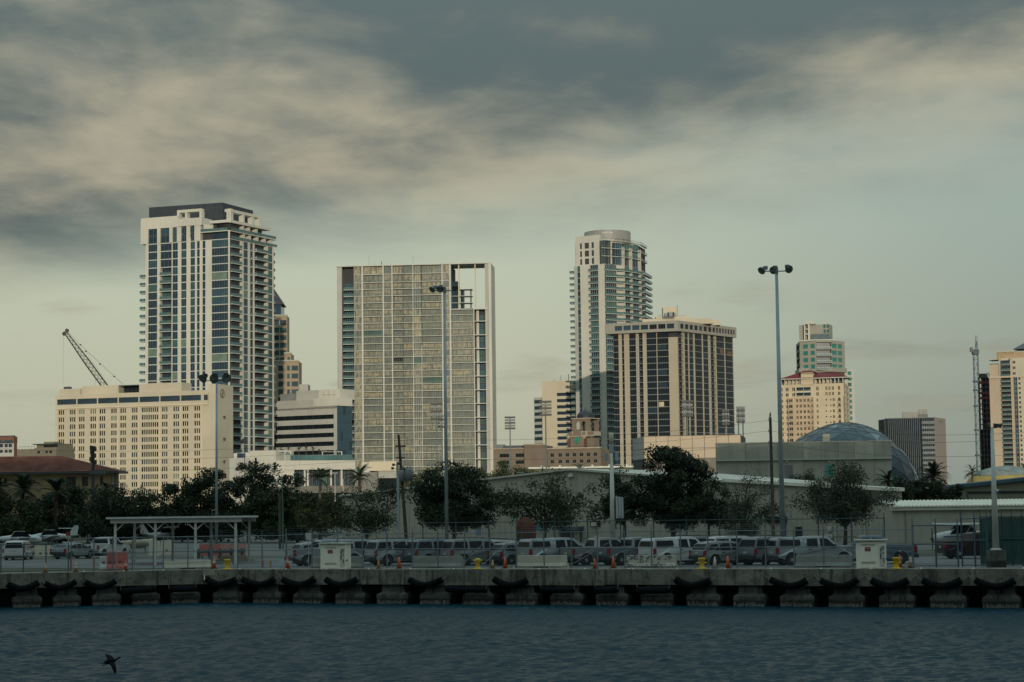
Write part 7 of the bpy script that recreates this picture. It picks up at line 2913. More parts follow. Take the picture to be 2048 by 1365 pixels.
SPEC = {
    # outline rear-bottom, over the roof, to front-bottom; L, W, belt, wheels (xr, xf, r)
    'suv': dict(W=2.0, belt=1.12, H=1.9, wh=(-1.62, 1.58, .39), out=[(-2.62, .50), (-2.66, .78), (-2.60, 1.12), (-2.36, 1.74), (-2.24, 1.84), (-1.2, 1.90), (.2, 1.89), (.62, 1.80), (1.42, 1.20), (2.35, 1.10), (2.58, .96), (2.64, .70), (2.60, .42)],
                side=[[(-2.40, 1.20), (-2.22, 1.70), (-1.30, 1.74), (-1.30, 1.18)], [(-1.12, 1.17), (-1.12, 1.74), (-.12, 1.74), (-.12, 1.16)], [(.02, 1.16), (.02, 1.73), (.56, 1.69), (1.18, 1.22), (1.10, 1.16)]], rear=((-2.57, 1.17), (-2.38, 1.70)), front=((1.38, 1.24), (.68, 1.76)), rack=True),
    'crossover': dict(W=1.84, belt=1.02, H=1.66, wh=(-1.34, 1.34, .35), out=[(-2.18, .46), (-2.24, .72), (-2.16, 1.02), (-1.86, 1.44), (-1.70, 1.56), (-.8, 1.66), (.1, 1.64), (.5, 1.56), (1.22, 1.06), (2.0, .94), (2.2, .80), (2.24, .60), (2.2, .36)],
                      side=[[(-1.80, 1.14), (-1.60, 1.42), (-1.05, 1.48), (-1.0, 1.08)], [(-.90, 1.07), (-.90, 1.50), (-.08, 1.51), (-.08, 1.05)], [(.04, 1.05), (.04, 1.50), (.42, 1.47), (1.0, 1.08)]], rear=((-2.10, 1.08), (-1.84, 1.46)), front=((1.18, 1.09), (.54, 1.53)), rack=False),
    'hatch': dict(W=1.76, belt=.95, H=1.5, wh=(-1.35, 1.35, .32), out=[(-2.15, .42), (-2.22, .66), (-2.18, 1.00), (-1.60, 1.30), (-.5, 1.49), (.1, 1.48), (.5, 1.38), (1.42, .95), (2.0, .80), (2.2, .62), (2.2, .34)],
                  side=[[(-1.30, 1.04), (-1.0, 1.26), (-.52, 1.36), (-.52, .98)], [(-.42, .98), (-.42, 1.36), (.18, 1.37), (.18, .97)], [(.28, .97), (.28, 1.36), (.50, 1.30), (1.1, .98)]], rear=((-2.06, 1.08), (-1.55, 1.33)), front=((1.36, .99), (.56, 1.36)), rack=False),
    'minivan': dict(W=2.0, belt=1.05, H=1.76, wh=(-1.55, 1.5, .34), out=[(-2.52, .42), (-2.56, .70), (-2.54, 1.05), (-2.36, 1.64), (-2.2, 1.72), (-.6, 1.76), (.3, 1.72), (.7, 1.62), (1.6, 1.02), (2.3, .90), (2.52, .70), (2.52, .36)],
                    side=[[(-2.30, 1.10), (-2.16, 1.56), (-1.35, 1.60), (-1.35, 1.09)], [(-1.2, 1.09), (-1.2, 1.60), (-.1, 1.61), (-.1, 1.08)], [(.04, 1.08), (.04, 1.60), (.58, 1.56), (1.3, 1.08)]], rear=((-2.52, 1.08), (-2.38, 1.58)), front=((1.54, 1.05), (.76, 1.58)), rack=True),
    'pickup': dict(W=2.02, belt=1.18, H=1.92, wh=(-1.85, 1.75, .40), out=[(-2.90, .58), (-2.94, .8), (-2.92, 1.27), (-1.02, 1.27), (-1.0, 1.30), (-.84, 1.80), (-.7, 1.88), (.4, 1.92), (.75, 1.86), (1.40, 1.26), (2.55, 1.18), (2.80, 1.06), (2.86, .74), (2.84, .46)],
                   side=[[(-.80, 1.24), (-.68, 1.74), (.02, 1.78), (.02, 1.22)], [(.16, 1.22), (.16, 1.78), (.64, 1.75), (1.18, 1.28), (1.10, 1.22)]], rear=((-.97, 1.34), (-.86, 1.74)), front=((1.36, 1.30), (.80, 1.82)), rack=False, bed=(-2.86, -1.08)),
    'topper': dict(W=2.02, belt=1.18, H=1.92, wh=(-1.85, 1.75, .40), out=[(-2.90, .58), (-2.94, .8), (-2.92, 1.20), (-2.80, 1.72), (-2.66, 1.86), (-1.15, 1.88), (-1.02, 1.84), (-.98, 1.55), (-.92, 1.82), (-.8, 1.90), (.4, 1.93), (.75, 1.87), (1.40, 1.26), (2.55, 1.18), (2.80, 1.06), (2.86, .74), (2.84, .46)],
                   side=[[(-2.66, 1.34), (-2.58, 1.70), (-1.24, 1.72), (-1.24, 1.34)], [(-.80, 1.24), (-.76, 1.76), (-.02, 1.79), (-.02, 1.22)], [(.14, 1.22), (.14, 1.79), (.66, 1.76), (1.18, 1.28), (1.10, 1.22)]], rear=((-2.89, 1.30), (-2.81, 1.66)), front=((1.36, 1.30), (.80, 1.83)), rack=False),
}


def car_parts(root, kind, paint):
    S = SPEC[kind]
    W2, belt, H = S['W'] / 2, S['belt'], S['H']
    xr, xf, wr = S['wh']
    o = S['out']
    Lr, Lf = min(p[0] for p in o), max(p[0] for p in o)

    def hw(x, z):
        t = max(0.0, (z - belt) / (H - belt))
        e = abs(2 * (x - Lr) / (Lf - Lr) - 1)
        return (W2 - .26 * t ** 1.2 - (.05 if z < .6 else 0)) * (1 - .07 * e ** 7)

    zb = .34
    arch = lambda cx: [(cx + (wr + .08) * math.cos(a), max(zb, wr + (wr + .08) * math.sin(a))) for a in [math.pi * i / 8 for i in range(9)]]
    poly = list(o) + [(xf + wr + .085, zb)] + arch(xf)[0:9] + [(xf - wr - .085, zb), (xr + wr + .085, zb)] + arch(xr) + [(xr - wr - .085, max(zb, .45))]
    cl = []
    for p in poly:
        if not cl or (abs(p[0] - cl[-1][0]) + abs(p[1] - cl[-1][1])) > .004:
            cl.append(p)
    poly = cl
    n = len(poly)
    mb = MB()
    vs = [(x, -hw(x, z), z) for x, z in poly] + [(x, hw(x, z), z) for x, z in poly]
    fs = [tuple(range(n - 1, -1, -1)), tuple(range(n, 2 * n))] + [(i, (i + 1) % n, n + (i + 1) % n, n + i) for i in range(n)]
    mb.add(vs, fs)
    b = inst('body', mb.mesh('body', paint), root)
    bv = b.modifiers.new('soft edges', 'BEVEL')
    bv.width, bv.segments, bv.limit_method, bv.angle_limit = .045, 2, 'ANGLE', R(35)
    # fender lips
    for cx in (xr, xf):
        for s in (-1, 1):
            mb = MB()
            pts = [Vector((cx + (wr + .11) * math.cos(a), s * (W2 - .02), wr + (wr + .11) * math.sin(a))) for a in [math.pi * i / 10 for i in range(11)]]
            mb.path(pts, .035, 5)
            inst('wheel_arch', mb.mesh('wheel_arch', paint), root)
    mb = MB().box(xr - .6, xf + .6, -W2 + .14, W2 - .14, .20, .36)
    inst('underbody', mb.mesh('underbody', M_TRIM), root)
    # side windows
    for pl in S['side']:
        for s in (-1, 1):
            mb = MB()
            k = len(pl)
            q = [(x, s * (hw(x, z) + .012), z) for x, z in pl]
            r_ = [(x, s * (hw(x, z) - .02), z) for x, z in pl]
            f = [tuple(range(k))] if s > 0 else [tuple(range(k - 1, -1, -1))]
            f = [tuple(range(k)), tuple(range(2 * k - 1, k - 1, -1))] + [(i, k + i, k + (i + 1) % k, (i + 1) % k) for i in range(k)]
            mb.add(q + r_, f)
            inst('side_window', mb.mesh('side_window', M_CGLASS), root)
    for nm, ((x0, z0), (x1, z1)) in (('rear_window', S['rear']), ('windshield', S['front'])):
        d = -.022 if nm == 'rear_window' else .022
        mb = MB()
        y0, y1 = hw(x0, z0) - .10, hw(x1, z1) - .10
        q = [(x0 + d, -y0, z0 + .01), (x0 + d, y0, z0 + .01), (x1 + d, y1, z1 + .01), (x1 + d, -y1, z1 + .01)]
        mb.add(q + [(x - d * 2, y, z - .02) for x, y, z in q], [(0, 1, 2, 3), (7, 6, 5, 4), (0, 4, 5, 1), (1, 5, 6, 2), (2, 6, 7, 3), (3, 7, 4, 0)])
        inst(nm, mb.mesh(nm, M_CGLASS), root)
    wm, rm = wheels(wr, .27)
    for x in (xr, xf):
        for s in (-1, 1):
            w_ = inst('wheel', wm, root, (x, s * (W2 - .16), wr))
            inst('rim', rm, w_)
    zl = belt - .02
    for s in (-1, 1):
        y = s * (W2 - .13)
        mb = MB().box(Lr - .015, Lr + .20, min(y, y + s * .125), max(y, y + s * .125), zl - .36, zl + .02)
        inst('tail_light', mb.mesh('tail_light', M_RED), root)
        mb = MB().box(Lf - .28, Lf - .035, min(y, y + s * .10), max(y, y + s * .10), .78, 1.0 if belt > 1 else .84)
        inst('headlight', mb.mesh('headlight', M_CLR), root)
        mb = MB().box(1.0, 1.18, s * W2 - (.0 if s > 0 else .2), s * W2 + (.2 if s > 0 else .0), belt + .02, belt + .2)
        inst('side_mirror', mb.mesh('side_mirror', M_TRIM), root)
        for pl in S['side'][-2:]:
            x = min(p[0] for p in pl) + .12
            mb = MB().box(x, x + .2, s * (W2 - .0) - .015, s * (W2) + .02, belt - .14, belt - .09)
            inst('door_handle', mb.mesh('door_handle', M_TRIM), root)
    mb = MB().box(Lr - .10, Lr + .12, -W2 * .94, W2 * .94, .42, .66)
    inst('rear_bumper', mb.mesh('rear_bumper', M_TRIM if kind != 'minivan' else paint), root)
    mb = MB().box(Lf - .12, Lf + .07, -W2 * .93, W2 * .93, .36, .60)
    inst('front_bumper', mb.mesh('front_bumper', M_TRIM), root)
    mb = MB().box(Lf - .06, Lf + .03, -W2 * .6, W2 * .6, .64, .96 if belt > 1 else .8)
    inst('grille', mb.mesh('grille', M_TRIM), root)
    mb = MB().box(Lr - .035, Lr + .02, -.17, .17, .80, .93)
    inst('licence_plate', mb.mesh('licence_plate', M_PLATE), root)
    if S['rack']:
        for s in (-1, 1):
            mb = MB().path([Vector((-1.9, s * (W2 - .36), H)), Vector((-1.8, s * (W2 - .36), H + .07)), Vector((.1, s * (W2 - .36), H + .07)), Vector((.2, s * (W2 - .36), H))], .025, 5)
            inst('roof_rail', mb.mesh('roof_rail', M_TRIM), root)
    if 'bed' in S:
        a, b_ = S['bed']
        mb = MB().box(a + .06, b_ - .02, -W2 + .14, W2 - .14, 1.262, 1.285)
        inst('bed_cover', mb.mesh('bed_cover', M_TRIM), root)


PROTO = {}


def car(kind, paint, loc, rz, label, cat='car', scale=1.0):
    nm = {'suv': 'parked_suv', 'crossover': 'parked_crossover', 'hatch': 'parked_hatchback', 'minivan': 'parked_minivan', 'pickup': 'parked_pickup', 'topper': 'parked_pickup'}[kind]
    key = (kind, paint.name)
    if key not in PROTO:
        root = thing(nm, label, cat, (loc[0], loc[1], DECK + .004), 'vehicles parked behind the quay fence', rz)
        WO[root.name] = Vector((0, 0, 0))
        car_parts(root, kind, paint)
        PROTO[key] = root
    else:
        root = copy_tree(PROTO[key], None, (loc[0], loc[1], DECK + .004), rz, label)
    root.scale = (scale, scale, scale)
    return root


ROW = 8.2


def park(kind, paint, px_tail, q, rz, label, cat='car', y=1112):
    """px_tail: photo column of the tail light nearest the camera's right (rear right corner)"""
    S = SPEC[kind]
    Lr = min(p[0] for p in S['out'])
    a = R(rz)
    # rear right corner in local coordinates (x=Lr, y=-W/2)
    cx, cy = Lr + .1, -S['W'] / 2
    off = Vector((cx * math.cos(a) - cy * math.sin(a), cx * math.sin(a) + cy * math.cos(a)))
    p = quay(px_tail, q, y) - off
    return car(kind, paint, p, a, label, cat)


park('pickup', M_SILVER, 590, 6.6, 24, 'silver pickup truck at the left end of the parked row, left of the white cabinet', 'truck')
park('suv', M_SILVER, 676, 9.5, 30, 'silver vehicle half hidden behind the left white cabinet')
park('suv', M_SILVER, 753, 7.0, 30, 'silver sport utility car just right of the left white cabinet')
park('suv', M_STEELB, 834, 7.2, 30, 'steel-blue sport utility car left of the plain grey concrete barrier')
park('suv', M_PEWT, 905, 7.0, 28, 'pewter sport utility car behind the second yellow bollard')
park('crossover', M_SILVER2, 1004, 7.4, 30, 'low grey crossover left of the cream concrete barrier')
park('topper', M_SILVER, 1063, 6.4, 30, 'silver pickup with a windowed bed cap behind the cream barrier', 'truck')
park('pickup', M_PEWT, 1148, 6.6, 26, 'pewter open-bed pickup right of the cream barrier', 'truck')
park('pickup', M_SILVER2, 1219, 7.0, 28, 'grey pickup left of the flaking white barrier', 'truck')
park('topper', M_WCAR, 1311, 6.4, 32, 'white-capped pickup behind the flaking white barrier', 'truck')
park('crossover', M_PEWT, 1411, 6.4, 28, 'pewter crossover behind the third yellow bollard')
park('suv', M_SILVER2, 1513, 7.4, 34, 'grey sport utility car with a wide dark rear window, right of the pewter crossover')
park('topper', M_SILVER, 1556, 6.2, 12, 'long silver crew-cab pickup with a bed cap above the right grey barrier', 'truck')
# one facing the other way, behind the right cabinet
p = quay(1742, 11.0)
car('pickup', M_BLUEG, p, R(176), 'blue-grey pickup facing left behind the right white cabinet', 'truck')
# second row, roofs showing over the first
for k, (px, q, kind, paint, rz, lab) in enumerate(((1005, 14.5, 'minivan', M_WCAR, 28, 'white van roof showing behind the low grey crossover'),
                                                   (1090, 15.5, 'crossover', M_BLUEG, 28, 'blue-grey crossover in the second row behind the capped pickup'),
                                                   (1404, 14.0, 'suv', M_SILVER2, 24, 'grey sport utility car in the second row behind the pewter crossover'),
                                                   (1478, 15.0, 'suv', M_WCAR, 24, 'white sport utility car in the second row at the foot of the half-bare tree'),
                                                   (640, 15.5, 'crossover', M_SILVER, 28, 'silver crossover in the second row behind the leftmost pickup'))):
    car(kind, paint, quay(px, q), R(rz), lab)
# left end of the lot
p = ground(26, 1121)
car('minivan', M_WCAR, (p.x, p.y + 2.2), R(93), 'white minivan seen from behind at the left edge')
p = ground(124, 1119)
car('hatch', M_SILVER, (p.x + .7, p.y + 1.6), R(62), 'silver hatchback seen from behind right of the white minivan')
p = ground(186, 1117)
car('pickup', M_WCAR, (p.x + .6, p.y + 2.8), R(70), 'white pickup seen from behind left of the shelter', 'truck')
p = quay(1958, 26)
car('pickup', mat('dark red car paint', (.028, .012, .012), .4, .1), p, R(8), 'dark red pickup behind the gate on the right', 'truck')
p = quay(2052, 22)
car('suv', M_BLUEG, p, R(15), 'dark car behind the green screened fence at the right edge')


# ------------------------------------------------------------------ fences
M_FENCE = mat('fence steel', (.15, .185, .195), .5, .3, var=.1)
M_FGREEN = mat('green fence paint', (.022, .06, .052), .6, var=.15)
M_FBLUE = mat('blue gate steel', (.06, .10, .13), .5, .2, var=.1)


def chain_mesh(F, u0, u1, d, z0, z1, pitch, r):
    """real woven wires, too many to count: thin square rods in both diagonals"""
    mb = MB()
    h = z1 - z0
    u = u0 - h
    while u < u1:
        for s in (1, -1):
            a0, a1 = (u, u + h) if s > 0 else (u + h, u)
            # clip to the panel
            ta = 0.0
            pts = []
            for t in (0.0, 1.0):
                pts.append((lerp(a0, a1, t), z0 + h * t))
            (ua, za), (ub, zb) = pts
            def clip(ua, za, ub, zb, lim, lo):
                if lo:
                    if ua < lim and ub < lim:
                        return None
                    if ua < lim:
                        t = (lim - ua) / (ub - ua)
                        ua, za = lim, lerp(za, zb, t)
                    elif ub < lim:
                        t = (lim - ua) / (ub - ua)
                        ub, zb = lim, lerp(za, zb, t)
                else:
                    if ua > lim and ub > lim:
                        return None
                    if ua > lim:
                        t = (lim - ua) / (ub - ua)
                        ua, za = lim, lerp(za, zb, t)
                    elif ub > lim:
                        t = (lim - ua) / (ub - ua)
                        ub, zb = lim, lerp(za, zb, t)
                return ua, za, ub, zb
            c = clip(ua, za, ub, zb, u0, True)
            c = c and clip(*c, u1, False)
            if c and abs(c[0] - c[2]) > .02:
                mb.tube(F.p(c[0], d + s * .004, c[1]), F.p(c[2], d + s * .004, c[3]), r, n=3, caps=False)
        u += pitch
    return mb


def fence(name, label, F, posts, d, h, m, barbed=True, midrail=True, pitch=.12, r=.0024, top=0.0, rp=.045, braces=()):
    u0, u1 = posts[0], posts[-1]
    root = thing(name, label, 'fence', F.p((u0 + u1) / 2, d, DECK))
    z0, z1 = DECK + .05, DECK + h
    for i, u in enumerate(posts):
        mb = MB()
        p = F.p(u, d, DECK)
        mb.tube(p, F.p(u, d, z1 + .05), rp, n=8)
        if barbed:
            mb.tube(F.p(u, d, z1), F.p(u, d + .05, z1 + .42), rp * .5, n=5)
        mb.build('post', m, root)
    for nm, z in (('top_rail', z1), ('bottom_rail', z0 + .05)) + ((('mid_rail', DECK + h * .55),) if midrail else ()):
        mb = MB().tube(F.p(u0, d + .03, z), F.p(u1, d + .03, z), rp * .62, n=6)
        mb.build(nm, m, root)
    if barbed:
        for k in range(3):
            mb = MB()
            pts = [F.p(u, d + .02 + .015 * k, z1 + .14 * (k + 1)) for u in posts]
            q = []
            for a, b in zip(pts[:-1], pts[1:]):
                q += [a, lerp(a, b, .5) - Vector((0, 0, .02))]
            mb.path(q + [pts[-1]], .006, 3)
            mb.build('barbed_wire', m, root)
    o = chain_mesh(F, u0, u1, d, z0, z1, pitch, r).build('chain_link', m, root)
    o['kind'] = 'stuff'
    for ua, za, ub, zb in braces:
        MB().tube(F.p(ua, d, DECK + za), F.p(ub, d + 2.2, DECK + zb), .018, n=5).build('guy_wire', m, root)
    return root


def qup(px, q):
    """position along the quay of a photo column on the line q metres inland"""
    return (quay(px, q) - QA).dot(QT)


PQ = 3.1
main_posts = [qup(x, PQ) for x in (572, 624, 675, 725, 774, 825, 876, 929, 980, 1033, 1088, 1143, 1195, 1249, 1303, 1361, 1416, 1474, 1531, 1588, 1647, 1706, 1766, 1826)]
br = []
for a, b in ((829, 735), (986, 950), (1035, 990), (1250, 1166), (1474, 1408), (675, 560)):
    br.append((qup(a, PQ), 2.3, qup(b, PQ), .25))
fence('chain_link_fence', 'long grey chain-link fence with barbed wire in front of the parked vehicles', FQ, main_posts, -PQ, 2.38, M_FENCE, braces=br)
left_posts = [qup(x, PQ) for x in (424, 474, 523, 572)]
fence('chain_link_fence', 'short grey chain-link fence bay right of the first yellow bollard', FQ, [u for u in left_posts], -PQ - .08, 2.3, M_FENCE)
FLQ = Fac(QL + LN * 0, QA)
lp = [FLQ.u(x, 1100) for x in (-10, 47, 95)]
lp = [u for u in lp]


def lup(px, q):
    d = ray(px, 1100)
    o = QL + LN * q
    det = d.x * (-LT.y) + LT.x * d.y
    k = (o.x * (-LT.y) + LT.x * o.y) / det
    return (Vector((d.x * k, d.y * k)) - QL).dot(LT)


fence('chain_link_fence', 'low dark chain-link fence at the left edge in front of the white minivan', FL, [lup(x, 1.8) for x in (-40, 2, 47, 92, 137)], -1.8, 1.95, mat('dark fence steel', (.06, .08, .085), .5), barbed=False)
fence('chain_link_gate', 'tall chain-link gate panels in front of the white shelter', FL, [lup(x, 1.9) for x in (142, 188, 226, 265, 307, 327, 376, 424)], -1.95, 2.3, M_FENCE, barbed=False)
# green fence behind the vehicles
gp_ = [qup(x, 24) for x in range(846, 1830, 66)]
fence('chain_link_fence', 'dark green barbed-wire fence between the parked vehicles and the warehouses', FQ, gp_, -24, 3.0, M_FGREEN, pitch=.18, r=.003, rp=.05)
# gate posts on the right
gates = [qup(x, 3.4) for x in (1826, 1872, 1916)]
fence('sliding_gate', 'blue steel sliding gate with chain link right of the fourth yellow bollard', FQ, gates, -3.4, 2.6, M_FBLUE, barbed=True, rp=.06)
g2 = [qup(x, 4.4) for x in (1924, 1950, 1975)]
fence('sliding_gate', 'narrow dark blue gate beside the white quay mast', FQ, g2, -4.4, 3.0, M_FBLUE, barbed=True, rp=.055)
# green screened fence, right edge
sp_ = [qup(x, 6.0) for x in (1962, 1984, 2005, 2025, 2045, 2066, 2090)]
sf = fence('screened_fence', 'green fabric-screened fence with angled barbed arms at the right edge', FQ, sp_, -6.0, 3.1, M_FGREEN, rp=.05, pitch=.3)
mb = MB()
FQ.box(mb, sp_[0], sp_[-1], -6.02, -6.005, DECK + .1, DECK + 3.05)
M_SCR = mat('green privacy screen', (.025, .085, .075), .9, alpha=.78, var=.2)
mb.build('privacy_screen', M_SCR, sf)

# ------------------------------------------------------------------ cabinets
M_CAB = mat('cream cabinet paint', (.80, .765, .64), .6, var=.05, scale=.8, streak=.06)
M_CABT = mat('cabinet trim', (.50, .50, .43), .6)
M_SIGNR = mat('red sign', (.26, .02, .022), .5)
M_SIGNW = mat('sign lettering', (.55, .33, .30), .6)


def cabinet(pxl, pxr, pyt, pyb, label):
    q = 1.15
    pl, pr = quay(pxl, q), quay(pxr, q)
    a = QANG + R(9)
    w_ = 1.42
    dp = 1.35
    c = (pl + pr) / 2
    root = thing('electrical_cabinet', label, 'cabinet', (c.x, c.y, DECK), 'white shore-power cabinets on the quay', a)
    WO[root.name] = Vector((0, 0, 0))
    h = (at(pxl, pyb, pl.y).z - at(pxl, pyt, pl.y).z)
    h = 1.72
    X0, X1 = -w_ / 2 - .14, w_ / 2 - .14
    P = lambda nm, m, *b: inst(nm, MB().box(*b).mesh(nm, m), root)
    P('case', M_CAB, X0, X1 + .36, -.2, dp - .2, .0, h)
    P('roof', M_CABT, X0 - .13, X1 + .50, -.34, dp - .1, h, h + .075)
    P('door', M_CAB, X0 + .24, X1 - .10, -.225, -.2, .05, h - .09)
    for z in (h - .20, .42):
        for k in range(4):
            P('vent_slat', M_CABT, X0 + .34, X1 - .24, -.245, -.225, z - .035 * k, z - .035 * k + .018)
    sg = P('warning_sign', M_SIGNR, -.30, .05, -.245, -.226, 1.08, 1.32)
    mb = MB()
    # two lines of small pale capitals, as far as they can be made out
    for i in range(7):
        mb.box(-.275 + .043 * i, -.275 + .043 * i + .030, -.250, -.246, 1.215, 1.262)
    for i in range(3):
        mb.box(-.19 + .045 * i, -.19 + .045 * i + .032, -.250, -.246, 1.125, 1.165)
    inst('sign_lettering', mb.mesh('sign_lettering', M_SIGNW), sg)
    P('side_panel', M_CABT, X1 + .02, X1 + .33, -.222, -.2, .12, h - .35)
    for z, hh, x in ((1.05, .16, .08), (.62, .34, .06), (.92, .08, .22), (.55, .1, .24), (.40, .12, .26)):
        P('handle', M_LAMPD, X1 + x, X1 + x + .06, -.27, -.222, z, z + hh)
    P('socket_hood', M_STEEL, X1 + .14, X1 + .34, -.34, -.222, 1.30, 1.42)
    P('cable_entry', M_LAMPD, X1 + .36, X1 + .48, .0, .12, .55, .62)
    return root


cabinet(638, 694, 1088, 1139, 'white electrical cabinet with a red sign on the left half of the quay')
cabinet(1709, 1771, 1081, 1138, 'white electrical cabinet with a red sign on the right half of the quay')

# ------------------------------------------------------------------ bollards, cones, barriers, small things on the quay
M_YEL = mat('yellow bollard paint', (.50, .33, .015), .5, var=.12, scale=2)
M_CONE = mat('orange cone', (.50, .10, .03), .6, var=.15, scale=3)
M_CONEP = mat('faded cone', (.42, .21, .10), .7, var=.2, scale=3)
M_CONEW = mat('reflective collar', (.50, .46, .42), .6)
M_RUBB = mat('cone base', (.02, .02, .02), .8)


def bollard(px, lab, rounded):
    p = quay(px, .75)
    root = thing('mooring_bollard', lab, 'bollard', (p.x, p.y, DECK), 'yellow mooring bollards on the quay edge')
    WO[root.name] = Vector((0, 0, 0))
    mb = MB()
    mb.smooth = True
    if rounded:
        prof = [(.17, .05), (.15, .12), (.145, .36), (.19, .46), (.22, .56), (.20, .64), (.13, .70), (.02, .72)]
    else:
        prof = [(.20, .05), (.16, .12), (.15, .40), (.20, .54), (.23, .60), (.23, .68), (.20, .70), (.02, .70)]
    mb.lathe(prof, 20)
    inst('post', mb.mesh('post', M_YEL), root)
    inst('foot', MB().lathe([(.40, 0), (.40, .03), (.22, .06), (.16, .1)], 20).mesh('foot', M_YEL), root)
    z = .55 if rounded else .36
    for s in (-1, 1):
        mb = MB().tube((s * .14, 0, z), (s * .31, 0, z + .02), .045, .06, 8)
        inst('horn', mb.mesh('horn', M_YEL), root)
    return root


for px, lab, r_ in ((455, 'yellow mooring bollard at the quay joint on the left', False), (955, 'yellow round-topped mooring bollard near the middle of the quay', True),
                    (1403, 'yellow mooring bollard in front of the pewter crossover', False), (1792, 'yellow mooring bollard right of the right-hand cabinet', False)):
    bollard(px, lab, r_)


def cone(px, q, h, m, lab, collars=(.62,), base=True, lm=None):
    p = quay(px, q)
    root = thing('traffic_cone', lab, 'cone', (p.x, p.y, DECK), 'traffic cones along the quay', rnd.uniform(0, 1))
    WO[root.name] = Vector((0, 0, 0))
    mb = MB()
    mb.smooth = True
    mb.lathe([(.155 * h / .75, .03), (.035, h), (.02, h)], 16)
    inst('cone_body', mb.mesh('cone_body', m), root)
    r0 = .2 * h / .75
    inst('base', MB().box(-r0, r0, -r0, r0, 0, .035).mesh('base', M_RUBB if base else m), root)
    for c in collars:
        ra = lerp(.155 * h / .75, .035, c) + .006
        rb = lerp(.155 * h / .75, .035, c + .16) + .006
        inst('collar', MB().lathe([(ra, h * c), (rb, h * (c + .16))], 16).mesh('collar', M_CONEW), root)
    return root


CONES = [(428, 1.6, .85, M_CONE, 'tall orange cone left of the first yellow bollard', (.5,)), (575, 1.7, .78, M_CONE, 'orange cone left of the left white cabinet', (.55,)),
         (757, 1.2, .62, M_CONEP, 'pale faded cone right of the left white cabinet', ()), (798, 1.7, .80, M_CONE, 'bright orange cone left of the plain grey barrier', ()),
         (985, 1.6, .60, M_CONEP, 'white-topped cone right of the second yellow bollard', (.45, .72)), (1010, 1.9, .80, M_CONE, 'orange cone left of the cream barrier', ()),
         (1189, 1.2, .68, M_CONE, 'yellow-tipped orange cone between the cream and the flaking barrier', ()), (1226, 1.9, .80, M_CONE, 'orange cone just left of the flaking barrier', ()),
         (1429, 1.5, .74, M_CONEW, 'white battered cone right of the third yellow bollard', ()), (1455, 1.8, .80, M_CONE, 'orange cone right of the white battered cone', ()),
         (1799, 1.9, .80, M_CONE, 'faded orange cone behind the fourth yellow bollard', ()), (1820, 1.8, .72, M_CONEP, 'white-topped cone right of the fourth yellow bollard', (.55, .75))]
for a in CONES:
    cone(*a)


def lcone(px, q, h, m, lab, collars=()):
    p = FL.p(lup(px, q), -q)
    r = cone(1024, 1, h, m, lab, collars)
    r.location = (p.x, p.y, DECK)
    return r


lcone(91, .9, .70, M_CONEP, 'pale pink cone in front of the low dark fence on the left', (.5,))
lcone(152, .9, .72, M_CONEP, 'pale battered cone left of the red and white plastic barriers', (.4, .7))
lcone(251, 1.2, .72, M_CONE, 'red-orange cone in front of the plastic barriers', (.5,))

M_BARC = mat('grey barrier concrete', (.23, .24, .21), .9, var=.18, scale=1.2, bump=.3)
M_BARW = mat('cream barrier paint', (.50, .47, .37), .85, var=.10, scale=1.0, streak=.15)


def flaking():
    m = mat('flaking white paint', (.48, .46, .37), .9, var=.1, scale=2)
    t = m.node_tree
    b = t.nodes['Principled BSDF']
    old = b.inputs['Base Color'].links[0].from_socket
    tcn = t.nodes.new('ShaderNodeTexCoord')
    n = t.nodes.new('ShaderNodeTexNoise')
    n.inputs['Scale'].default_value = 3.2
    n.inputs['Detail'].default_value = 8
    n.inputs['Roughness'].default_value = .7
    t.links.new(tcn.outputs['Object'], n.inputs['Vector'])
    t.links.new(mixc(t, smooth(t, n.outputs[0], .50, .56), old, (.10, .11, .09)), b.inputs['Base Color'])
    return m


M_FLAKE = flaking()


def barrier(pa, pb, q, m, lab, h=.80, left=False):
    if left:
        ua, ub = lup(pa, q), lup(pb, q)
        F = FL
    else:
        ua, ub = qup(pa, q), qup(pb, q)
        F = FQ
    c = F.p((ua + ub) / 2, -q, DECK)
    root = thing('concrete_barrier', lab, 'barrier', c, 'concrete barriers behind the fence', F.ang)
    WO[root.name] = Vector((0, 0, 0))
    hl = (ub - ua) / 2
    prof = [(-.30, .0), (-.30, .10), (-.17, .32), (-.11, h), (.11, h), (.17, .32), (.30, .10), (.30, 0)]
    mb = MB()
    n = len(prof)
    mb.add([(-hl, y, z) for y, z in prof] + [(hl, y, z) for y, z in prof], [tuple(range(n)), tuple(range(2 * n - 1, n - 1, -1))] + [(i, n + i, n + (i + 1) % n, (i + 1) % n) for i in range(n)])
    b = inst('block', mb.mesh('block', m), root)
    bv = b.modifiers.new('worn edges', 'BEVEL')
    bv.width, bv.segments = .025, 2
    inst('fork_slot', MB().box(-.55, .55, -.306, -.2, .004, .07).mesh('fork_slot', M_LAMPD), root)
    return root


barrier(328, 421, 2.6, M_BARW, 'pale concrete barrier at the left end of the quay below the shelter', .58, True)
barrier(624, 726, 3.9, M_BARC, 'grey concrete barrier behind the left white cabinet')
barrier(825, 925, 3.8, M_BARC, 'plain grey concrete barrier left of the second yellow bollard')
barrier(1036, 1133, 3.8, M_BARW, 'cream-painted concrete barrier in the middle of the row', .82)
barrier(1252, 1352, 3.8, M_FLAKE, 'concrete barrier with flaking white paint')
barrier(1592, 1702, 3.8, M_BARC, 'plain grey concrete barrier left of the right white cabinet', .78)

